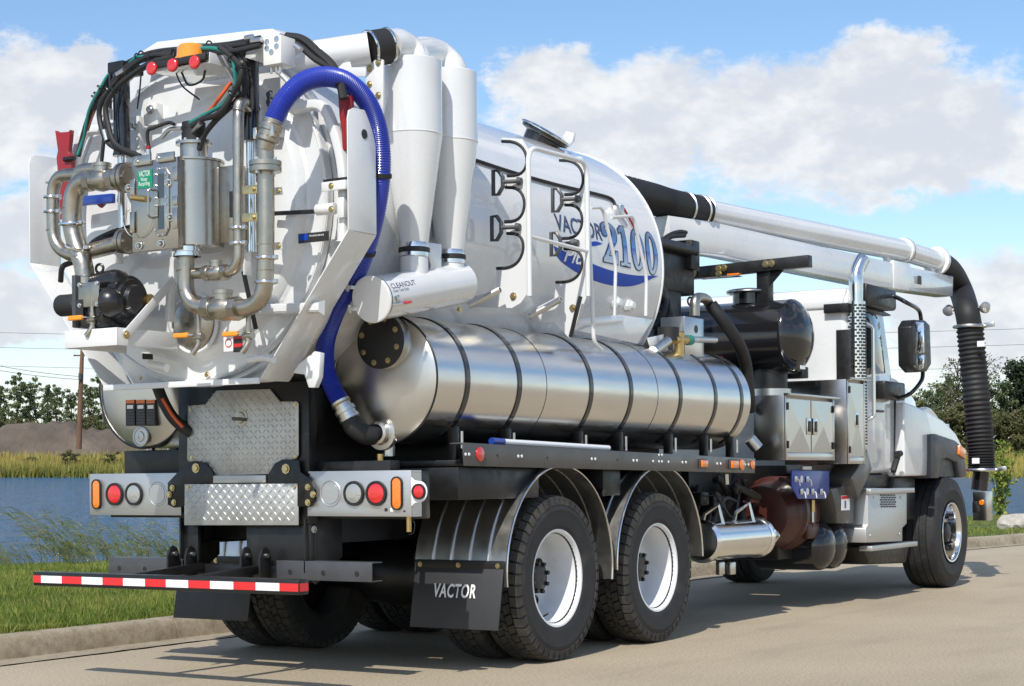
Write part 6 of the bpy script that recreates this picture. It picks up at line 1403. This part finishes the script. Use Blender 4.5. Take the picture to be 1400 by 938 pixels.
for k in range(9):
    r_ = random.Random(40+k); x = r_.uniform(2.1, 3.4); y = r_.uniform(-.9, -.5); z = r_.uniform(.62, 1.12); s_ = r_.uniform(.05, .13)
    MB().box((x-s_, y-s_*.6, z-s_*.7), (x+s_, y+s_*.6, z+s_*.7)).build('chassis_valve', dk, T, .015)
cyl('nozzle', 'zinc', T, P(1025, 600, Y=-1.05), P(1036, 613, Y=-1.1), .05, n=16); cyl('work_lamp', 'zinc', T, P(994, 738, Y=-.8), P(1003, 728, Y=-.8), .03, n=10)
cyl('hanging_hook', 'zinc', T, P(993, 648, Y=-1.2), P(994, 662, Y=-1.2), .018, n=8)
for s_ in (-1, 1): box('dark_shield', dk, T, (3.2, s_*.48, .55), (5.2, s_*.56, 1.24), .01)
# grey fairing below the tall box, sticker
bar('exhaust_duct', 'dark_rail', T, P(1172, 628, Y=-1.1), P(1152, 668, Y=-1.1), .22, .24, .01, up=(0, -1, 0)); ex = plate('exhaust_guard', 'dark_rail', T, [P(a, b, Y=-1.12) for a, b in ((1136, 668), (1160, 664), (1168, 678), (1168, 716), (1146, 716), (1142, 690))], (0, .25, 0), .012)
q = P(1150, 698, Y=-1.124); box('sticker', 'decal_white', ex, q+V(0, -.001, 0), q+V(.21, -.0002, .13), 0); box('sticker_header', 'decal_red', ex, q+V(.005, -.0022, .10), q+V(.205, -.0012, .127), 0); box('sticker_mark', 'decal_navy', ex, q+V(.08, -.0022, .02), q+V(.12, -.0012, .085), 0)
# ---- black vacuum tank across the frame
hx, hz_, hr = 4.40, 2.335, .315
ht = MB().lathe((hx, -.98, hz_), (0, 1, 0), [(-.14, 0), (-.135, .08), (-.115, .16), (-.075, .24), (-.03, .295), (0, hr), (.02, hr+.004), (.03, hr), (1.95, hr), (2.05, .2), (2.08, 0)], 64).build('hydraulic_tank', 'black_gloss', T, smooth=40)
q = P(1036, 400, Y=-.55); MB().lathe(V(hx, -.56, hz_+hr-.02), (0, 0, 1), [(0, .14), (.09, .14), (.092, .19), (.115, .195), (.125, .17), (.14, .05), (.14, 0)], 36).build('filler_lid', 'black_gloss', ht, smooth=35)
MB().torus(V(hx, -.56, hz_+hr+.085), (0, 0, 1), .19, .008, 36, 6).build('lid_ring', 'zinc', ht); MB().torus((hx-.1, -.05, hz_+hr+.03), (.3, 1, 0), .035, .009, 18, 6).build('lifting_eye', 'decal_black', ht)
cyl('tank_pedestal', dk, ht, (hx, -.75, hz_-hr-.14), (hx, -.75, hz_-hr+.05), .15, n=28); cyl('pedestal_ring', 'zinc', ht, (hx, -.75, hz_-hr-.19), (hx, -.75, hz_-hr-.13), .18, n=32)
q = P(1098, 503, Y=-1.1); box('maker_plate', 'tape_white', ht, q+V(-.05, -.0, -.01), q+V(.05, .004, .02), 0)
# stainless box and valves on the front of the water tank
x_ = P(940, 440, Y=-1.0); a, c = P(936, 432, Y=-1.0), P(963, 492, Y=-1.0)
sb = box('valve_box', AL, T, V(a.x, -1.0, c.z-.03), V(c.x, -.80, a.z), .005); MB().lathe(P(952, 450, Y=-1.001), (0, -1, 0), [(0, .03), (.001, .03), (.0015, 0)], 20).build('port_hole', 'decal_black', sb)
pipe('breather', 'pipe_steel', T, [P(950, 432, Y=-.9), P(950, 407, Y=-.9), P(965, 407, Y=-.9), P(972, 420, Y=-.85)], .04, .09)
tube('vent_hose', 'black_rubber', T, [P(972, 416, Y=-.9), P(990, 440, Y=-.98), P(1010, 470, Y=-1.02), P(1020, 500, Y=-1.0), P(1024, 540, Y=-.98), P(1026, 560, Y=-.95)], .05, 12)
cyl('valve_stem', 'brass', T, P(928, 455, Y=-1.0), P(928, 488, Y=-1.0), .04, n=14); cyl('cross_fitting', 'brass', T, P(921, 464, Y=-1.0), P(938, 465, Y=-1.0), .035, n=12); cyl('green_fitting', 'teal_hose', T, P(938, 465, Y=-1.0), P(944, 465, Y=-1.0), .04, n=12); cyl('handle_bar', 'zinc', T, P(944, 464, Y=-1.0), P(978, 465, Y=-1.0), .025, n=10); cyl('hose_tail', 'zinc', T, P(893, 480, Y=-1.0), P(913, 466, Y=-1.0), .035, n=12); cyl('gauge', 'black_rubber', T, P(914, 448, Y=-.95), P(914, 466, Y=-.95), .08, n=18)
plate('sheet_guard', W, T, [P(a, b, Y=-.95) for a, b in ((886, 462), (912, 456), (914, 480), (892, 483))], (0, .01, 0), .002); cyl('red_cap', 'red_paint', T, P(978, 488, Y=-.82), P(978, 493, Y=-.82), .06, n=18)
for k, (a, b, c_, d) in enumerate(((900, 440, 910, 400), (906, 446, 915, 412), (895, 448, 905, 425), (898, 455, 918, 430))): tube('hydraulic_hose', 'black_rubber', T, [P(a, b, Y=-.7), P((a+c_)/2+5, (b+d)/2, Y=-.72), P(c_, d, Y=-.6), P(c_-8, d-14, Y=-.5)], .022, 8)
# ---- boom: slewed slightly to the right so its end hangs at the front bumper
B0 = V(2.45, -.05, 0); BD = V(9.3-2.45, -.70+.05, 0); BN = V(-BD.y, BD.x, 0).normalized(); bdir = BD.normalized()
def BP(px, py, off=0.0): return PN(px, py, BN, B0-BN*off*1.0)
btop = [(905, 304), (960, 316), (1292, 378), (1292, 407)]
bpoly = [BP(*q) for q in ((900, 296), (958, 304), (1292, 379), (1291, 406), (1180, 391), (975, 350), (935, 346), (905, 350))]
bm_ = plate('boom_beam', W, T, [p-BN*.10 for p in bpoly], BN*.20, .008)
plate('boom_sleeve', W, T, [BP(a, b)-BN*.108 for a, b in ((1209, 357), (1232, 362), (1232, 399), (1209, 395))], BN*.216, .003)
q = BP(1245, 384)-BN*.102; box('beam_slot', 'decal_black', bm_, q+V(-.05, -.006, -.045), q+V(.05, -.001, .045), .02)
pp = [BP(958, 289), BP(1236, 343)]; ppd = (pp[1]-pp[0]).normalized()
bt = MB().cyl(pp[0], pp[1], .112, n=40).build('boom_pipe', W, T); 
MB().lathe(pp[1], ppd, [(-.05, .113), (-.05, .132), (-.01, .135), (-.008, .125), (.008, .125), (.01, .135), (.04, .132), (.04, .11)], 40).build('boom_collar', W, bt, smooth=35); MB().torus(pp[1], ppd, .130, .006, 40, 6).build('collar_seal', 'black_rubber', bt)
pe = BP(1281, 357); MB().cyl(pp[1], pe, .108, n=36).build('boom_extension', W, bt)
MB().lathe(pe, (pe-pp[1]), [(-.03, .11), (-.03, .155), (.01, .155), (.012, .15), (.03, .15), (.03, .11)], 36).build('end_flange', W, bt, smooth=35)
for (a, b, c_, d) in ((950, 298, 952, 312), (1275, 362, 1274, 382), (1213, 350, 1214, 362)): MB().bar(BP(a, b), BP(c_, d), .05, .14).build('pipe_saddle', W, bt, .006)
# rear rubber elbow from the tank inlet into the boom
hs = [V(1.95, -.25, 3.42), V(2.35, -.22, 3.46), BP(912, 268), BP(938, 280), pp[0]]
hs = [BP(868, 262)+V(-.6, .1, 0), BP(885, 270), BP(915, 279), pp[0]+ppd*.03]
sp = spline(hs, 24); MB().sweep(sp, [.128+.003*math.cos(math.pi*i) for i in range(len(sp))], 32).build('boom_hose', 'black_rubber', T, smooth=70)
for t in (-.28, -.04, .04): MB().torus(pp[0]+ppd*t, ppd, .132, .011, 36, 6).build('hose_clamp', 'zinc', T)
# black turret, hydraulic actuator, frame rails under the boom
qa, qb = P(900, 395, Y=-.45), P(950, 336, Y=-.45); box('boom_turret', dk, T, (qa.x-.4, -.45, qa.z), (qb.x, .25, qb.z), .02); qa, qb = P(946, 368, Y=-.5), P(957, 330, Y=-.5); box('turret_plate', dk, T, (qa.x, -.50, qa.z), (qb.x, .2, qb.z), .01); qb = P(950, 336, Y=-.47); cyl('turret_cylinder', dk, T, (qb.x-.7, -.47, qb.z-.05), (qb.x-.02, -.47, qb.z-.05), .05, n=16)
qa, qb = P(915, 425, Y=-.45), P(933, 385, Y=-.45); box('turret_post', dk, T, (qa.x, -.44, 1.9), (qb.x, -.30, qb.z), .006)
fa, fb = P(920, 377, X=4.3), P(1108, 357, X=4.3); bar('support_rail', dk, T, fa, fb, .09, .10, .004); q = P(1046, 382, X=4.35); bar('support_post', dk, T, V(4.35, q.y, hz_+hr-.02), V(4.35, q.y, P(1046, 365, X=4.35).z), .11, .11, .004)
plate('support_gusset', dk, T, [P(a, b, X=4.30) for a, b in ((1052, 368), (1074, 366), (1052, 392))], (.012, 0, 0), .002)
for px, py in ((983, 367), (990, 366), (948, 374), (983, 374), (1047, 361), (1055, 360)): bolt(T, P(px, py, X=4.245), (-1, 0, 0), .022, .015)
q0, q1 = P(955, 381, X=4.2), P(1010, 377, X=4.2); box('flasher_base', dk, T, V(4.2, q0.y, q0.z), V(4.3, q1.y, q1.z), .004); q0, q1 = P(994, 377, X=4.19), P(1010, 373, X=4.19); box('amber_flasher', 'amber_lens', T, V(4.19, q0.y, q0.z), V(4.25, q1.y, q1.z), .003)
tube('hydraulic_hose', 'black_rubber', T, [P(905, 328, Y=-.4), P(918, 320, Y=-.42), P(930, 317, Y=-.42), P(938, 318, Y=-.42)], .018, 8); tube('hydraulic_hose', 'black_rubber', T, [P(903, 335, Y=-.4), P(918, 324, Y=-.44), P(936, 322, Y=-.44)], .018, 8)
box('cab_rack', dk, T, (4.75, -.9, 2.0), (4.9, .9, 2.1), .01)
# front down-hose
dn = [pe+(pe-pp[1]).normalized()*.02, BP(1300, 372), BP(1314, 398), P(1322, 425, X=9.3), P(1326, 446, X=9.3)]
fe = MB().sweep(spline(dn, 8), .132, 32).build('boom_elbow', 'black_rubber', T)
hh_ = [P(1326, 446, X=9.3), P(1331, 500, X=9.3), P(1337, 560, X=9.3), P(1341, 610, X=9.3), P(1342, 642, X=9.3)]
sp = spline(hh_, 34); MB().sweep(sp, [.142+.010*math.cos(2*math.pi*i/4) for i in range(len(sp))], 30).build('suction_hose', 'black_rubber', T, smooth=70)
for p_, r_ in ((hh_[0], .175), (hh_[-1], .175)): MB().lathe(p_, (0, 0, 1), [(-.02, .14), (-.02, r_), (-.005, r_+.01), (.012, r_), (.02, .14)], 32).build('hose_flange', 'zinc', T, smooth=35); MB().bar(p_+V(0, -.16, 0), p_+V(0, -.27, .01), .05, .05).build('flange_lever', 'zinc', T, .01)
cyl('nozzle_pipe', 'black_gloss', T, hh_[-1]+V(0, 0, -.02), P(1339, 670, X=9.3), .09, n=24); q = P(1337, 520, X=9.14); 
for px, py in ((1340, 470), (1333, 630)): q = P(px, py, X=9.1); box('hose_tag', 'tape_white', T, q+V(-.003, -.05, -.03), q+V(0, .03, .03), 0)
for (px, py) in ((1297, 424), (1347, 420)):
    q = P(px, py, X=9.3); MB().lathe(q, (-.6, 0, -.4), [(-.05, .02), (-.035, .05), (.03, .06), (.035, .05), (.035, 0)], 24).build('work_lamp', 'brushed_panel', T, smooth=35)
cyl('lamp_arm', 'zinc', T, P(1297, 424, X=9.3), P(1347, 420, X=9.3), .018, n=8)
# ---- cab
CYr, CYl = -1.08, 1.08
cx0, cx1 = P(1158, 400, Y=CYr).x, 6.55
def sec(pts, y): return [V(x, y, z) for x, z in pts]
prof_c = [(cx0, 1.16), (cx0, 2.72), (cx0+.10, 2.84), (cx0+.55, 2.86), (cx0+.86, 2.80), (cx0+.95, 2.70), (6.56, 2.06), (6.62, 1.98), (6.62, 1.16)]
cab = MB().prism(sec(prof_c, CYr), (0, CYl-CYr, 0)).build('cab', W, T, .06, seg=4)
# roof cap overhang
cap = [(cx0-.02, 2.64), (cx0-.02, 2.74), (cx0+.06, 2.83), (cx0+.5, 2.88), (cx0+.9, 2.82), (cx0+1.0, 2.70), (cx0+.9, 2.66)]
MB().prism(sec(cap, CYr+.03), (0, CYl-CYr-.06, 0)).build('roof', W, cab, .03, seg=3)
# window, windshield, visor, door outline
wy = CYr-.003
MB().prism([P(a, b, Y=wy) for a, b in ((1184, 422), (1193, 422), (1203, 440), (1211, 510), (1184, 513))], (0, .01, 0)).build('side_window', 'glass', cab, .004)
ws = [V(cx0+.965, CYr+.12, 2.66), V(cx0+.965, CYl-.12, 2.66), V(6.575, CYl-.1, 2.07), V(6.575, CYr+.1, 2.07)]
plate('windshield', 'glass', cab, [p+V(.012, 0, .012) for p in ws], (.008, 0, .008), .004)
MB().prism([P(a, b, Y=CYr-.02) for a, b in ((1184, 419), (1200, 421), (1218, 430), (1218, 432), (1200, 429), (1184, 427))], (0, .5, 0)).build('sun_visor', dk, cab, .004)
MB().prism([P(a, b, Y=CYr-.006) for a, b in ((1182, 516), (1218, 512), (1222, 545), (1222, 632), (1182, 634))], (0, .012, 0)).build('door', W, cab, .006)
cyl('door_seam', 'decal_black', cab, P(1224, 545, Y=CYr-.003), P(1222, 650, Y=CYr-.003), .010, n=6)
box('door_handle', dk, cab, P(1196, 560, Y=CYr-.03), P(1206, 564, Y=CYr-.005), .004); plate('vent_slot', 'fender_steel', cab, [P(a, b, Y=CYr-.008) for a, b in ((1213, 558), (1217, 558), (1217, 600), (1213, 600))], (0, .004, 0), 0)
box('rear_bracket', dk, cab, P(1126, 416, X=cx0-.06), P(1162, 427, X=cx0-.002), .003)
pipe('grab_handle', 'polished_aluminium', T, [P(1185, 442, Y=-1.12), P(1194, 447, Y=-1.17), P(1195, 570, Y=-1.17), P(1186, 574, Y=-1.12)], .018, .06)
# exhaust stack with perforated guard
sx = P(1174, 450, Y=-1.16); sz0, sz1 = P(1174, 610, Y=-1.16).z, P(1174, 398, Y=-1.16).z
stk = cyl('exhaust_stack', 'polished_aluminium', T, (sx.x, -1.14, sz0), (sx.x, -1.14, sz1), .062, n=28)
q0 = V(sx.x, -1.14, sz1); MB().sweep(spline([q0, q0+V(0, 0, .10), q0+V(.02, .0, .17), q0+V(.07, -.02, .26), q0+V(.10, -.03, .30)], 6), .064, 24).build('stack_tip', 'polished_aluminium', stk)
gs_ = MB(); nz_ = 46; hgt = P(1174, 417, Y=-1.16).z-sz0
for i in range(nz_):
    z0_ = sz0+.02+hgt*i/nz_
    for k in range(9):
        a_ = rad(150+ (k+.5*(i % 2))*30); d = V(math.cos(a_), math.sin(a_), 0); t_ = V(-d.y, d.x, 0)
        gs_.obox(V(sx.x, -1.14, z0_)+d*.084, t_*.014, d*.003, V(0, 0, hgt/nz_*.32))
o = gs_.build('guard_slots', 'decal_black', stk, smooth=None); o['kind'] = 'stuff'
MB().lathe((sx.x, -1.14, sz0), (0, 0, 1), [(0, .078), (0, .082), (hgt+.03, .082), (hgt+.03, .078)], 36).build('heat_guard', 'polished_aluminium', stk, smooth=35)
box('stack_mount', dk, T, (cx0-.02, -1.12, 1.3), (cx0+.12, -.98, 2.45), .006)
# hood and fenders
hn = 10; stations = [(6.50, .98, 2.19, 1.14), (6.8, .95, 2.20, 1.14), (7.3, .90, 2.16, 1.14), (7.9, .82, 2.06, 1.18), (8.3, .74, 1.97, 1.2), (8.5, .68, 1.88, 1.2), (8.60, .62, 1.72, 1.2), (8.64, .58, 1.4, 1.2)]
vs = []; k = 17
for x, hw, zt, zb in stations:
    for j in range(k):
        t = j/(k-1)*2-1; a = abs(t); q_ = max(0, (a-.6)/.4); y = -math.copysign(hw*(a/.6*.93 if a < .6 else .93+.07*min(1, q_*2.5)), t); z = zt-.04*min(1, a/.6)**2-(zt-zb-.04)*q_**1.25
        vs.append((x, y, z))
hd = MB().add(vs, [(i*k+j, i*k+j+1, (i+1)*k+j+1, (i+1)*k+j) for i in range(len(stations)-1) for j in range(k-1)]+[tuple((len(stations)-1)*k+j for j in range(k))]).build('hood', W, T, smooth=50)
box('grille', dk, T, (8.85, -.55, .95), (8.93, .55, 1.55), .02)
def front_fender(s_):
    # white bulged outer panel over the wheel with black flare
    pr = [(6.63, 1.13), (6.63, 1.84), (6.9, 1.82), (7.3, 1.77), (7.8, 1.69), (8.2, 1.57), (8.40, 1.45), (8.46, 1.34), (8.30, 1.34), (8.28, 1.30), (7.30, 1.30), (7.28, 1.13)]
    f = MB().prism([V(x, s_*1.16, z) for x, z in pr], (0, -s_*.42, 0)).build('front_fender', W, T, .05, seg=4)
    fl = [P(a, b, Y=-1.2) for a, b in ((1273, 654), (1273, 594), (1280, 593), (1306, 602), (1318, 612), (1322, 652), (1313, 653), (1309, 632), (1296, 626), (1287, 628), (1284, 654))]
    fl = [V(p.x, s_*1.2, p.z) for p in fl]; MB().prism(fl, (0, -s_*.35, 0)).build('fender_flare', 'grey_channel', f, .012)
    wl = [V(7.30, s_*1.16, 1.12), V(7.32, s_*1.16, 1.34), V(8.28, s_*1.16, 1.30), V(8.36, s_*1.16, 1.12)]
    MB().prism(wl, (0, -s_*.9, 0)).build('wheel_well', dk, f, 0)
    q = V(P(1314, 618, Y=-1.2).x, s_*1.205, P(1314, 618, Y=-1.2).z); MB().obox(q, V(.11, 0, -.025), V(0, .018, 0), V(.012, 0, .05)).build('corner_lamp', 'amber_lens', f, .012)
front_fender(-1); front_fender(1)
MB().bar(P(1228, 622, Y=-1.17), P(1221, 645, Y=-1.17), .05, .05).build('hood_latch', 'black_rubber', T, .012); cyl('latch_knob', 'black_rubber', T, P(1226, 621, Y=-1.18), P(1231, 620, Y=-1.18), .03, n=12)
box('cab_sill', dk, T, (cx0, -1.0, 1.03), (7.2, 1.0, 1.15), .01)
# mirror
mY = -1.46
mq = [P(a, b, Y=mY) for a, b in ((1247, 446), (1252, 437), (1266, 438), (1272, 444), (1274, 498), (1268, 508), (1256, 509), (1248, 500))]
mr = MB().prism(mq, (0, .14, 0)).build('mirror', 'black_satin', T, .018, seg=3)
mh = [P(a, b, X=P(1250, 470, Y=mY).x-.015) for a, b in ((1248, 448), (1253, 440), (1263, 441), (1264, 482), (1248, 484))]
plate('mirror_glass', 'mirror_glass', mr, mh, (.004, 0, 0), .001); plate('spot_mirror', 'mirror_glass', mr, [P(a, b, X=P(1250, 470, Y=mY).x-.015) for a, b in ((1248, 487), (1264, 485), (1263, 503), (1257, 506), (1249, 501))], (.004, 0, 0), .001)
tube('mirror_arm', 'black_gloss', T, [P(1196, 408, Y=-1.15), P(1220, 405, Y=-1.25), P(1240, 414, Y=-1.4), P(1256, 424, Y=mY+.06), P(1260, 440, Y=mY+.06)], .020, 10); tube('mirror_arm', 'black_gloss', T, [P(1262, 506, Y=mY+.06), P(1260, 520, Y=mY+.06), P(1246, 537, Y=-1.35), P(1230, 544, Y=-1.2), P(1218, 543, Y=-1.15)], .020, 10)
box('mirror_base', 'black_satin', T, P(1211, 545, Y=-1.2), P(1223, 524, Y=-1.09), .02); box('mirror_base', 'black_satin', T, P(1186, 416, Y=-1.2), P(1207, 398, Y=-1.06), .03)
# step box
st = MB().prism([P(a, b, Y=-1.21) for a, b in ((1186, 667), (1240, 668), (1240, 716), (1234, 722), (1234, 740), (1184, 742), (1184, 722), (1188, 718))], (0, .45, 0)).build('step_box', 'brushed_panel', T, .008)
for (a, b, c_, d) in ((1190, 671, 1246, 667), (1192, 746, 1250, 740)): q0, q1 = P(a, b, Y=-1.24), P(c_, d, Y=-1.21); MB().box((q0.x, -1.245, q1.z-.045), (q1.x, -1.12, q1.z)).build('step_tread', 'brushed_panel', st, .006)
pf_ = MB(); 
for i in range(6):
    for j in range(6): q = P(1205+j*3.6+(i % 2)*1.2, 677+i*3.1, Y=-1.213); o = MB().box(q+V(-.022, -.0012, -.007), q+V(.022, 0, .007)); pf_.add(o.v, o.f)
o = pf_.build('vent_slots', 'decal_black', st, smooth=None); o['kind'] = 'stuff'
for px, py in ((1195, 680), (1232, 680), (1190, 732), (1230, 730)): MB().lathe(P(px, py, Y=-1.212), (0, -1, 0), [(0, .014), (.004, .012), (.005, 0)], 8).build('screw', 'zinc', st)
MB().prism([P(a, b, Y=-1.1) for a, b in ((1180, 748), (1245, 744), (1240, 770), (1188, 772))], (0, .5, 0)).build('step_underside', dk, T, .03)
box('inner_wing', dk, T, (6.65, -1.05, .7), (7.25, -.5, 1.12), .02)
# front bumper, tool box with latch, hose reel
box('front_bumper', dk, T, (8.95, -.92, .55), (9.12, .92, .90), .02)
q0, q1 = P(1330, 672, X=9.14), P(1344, 712, X=9.14)
fbx = box('bumper_box', AL, T, V(9.14, q0.y, q1.z), V(9.34, q1.y-.05, q0.z), .006); MB().box((9.128, q1.y+.06, (q0.z+q1.z)/2-.07), (9.1395, q1.y+.11, (q0.z+q1.z)/2+.05)).build('paddle_latch', dk, fbx, .003); MB().lathe(V(9.139, q1.y+.01, (q0.z+q1.z)/2+.04), (-1, 0, 0), [(0, .03), (.012, .028), (.014, 0)], 14).build('lens', 'amber_lens', fbx)
rc_ = P(1240, 640, X=9.55); rcz = 1.18
rcx, rcy, rcz = 9.6, -.40, 1.2
rl = MB().lathe((rcx, rcy, rcz), (0, 1, 0), [(0, .30), (0, .68), (.02, .70), (.05, .70), (.06, .66), (.06, .30)], 64).build('hose_reel', W, T, smooth=35)
MB().lathe((rcx, rcy-.001, rcz), (0, 1, 0), [(0, .32), (-.004, .33), (-.004, .56), (0, .57)], 64).build('reel_stripe', 'tape_red', rl)
MB().lathe((rcx, rcy+.06, rcz), (0, 1, 0), [(0, .45), (.9, .45)], 48).build('reel_drum', 'black_rubber', rl)
MB().lathe((rcx, rcy+.96, rcz), (0, 1, 0), [(0, .30), (0, .68), (.05, .70), (.06, .66), (.06, .30)], 48).build('reel_cheek', W, rl, smooth=35)
box('reel_frame', dk, T, (9.3, -.2, .55), (9.6, .7, .75), .02); box('head_lamp', 'headlamp', T, P(1285, 580, X=8.9), P(1297, 596, X=8.86), .01)
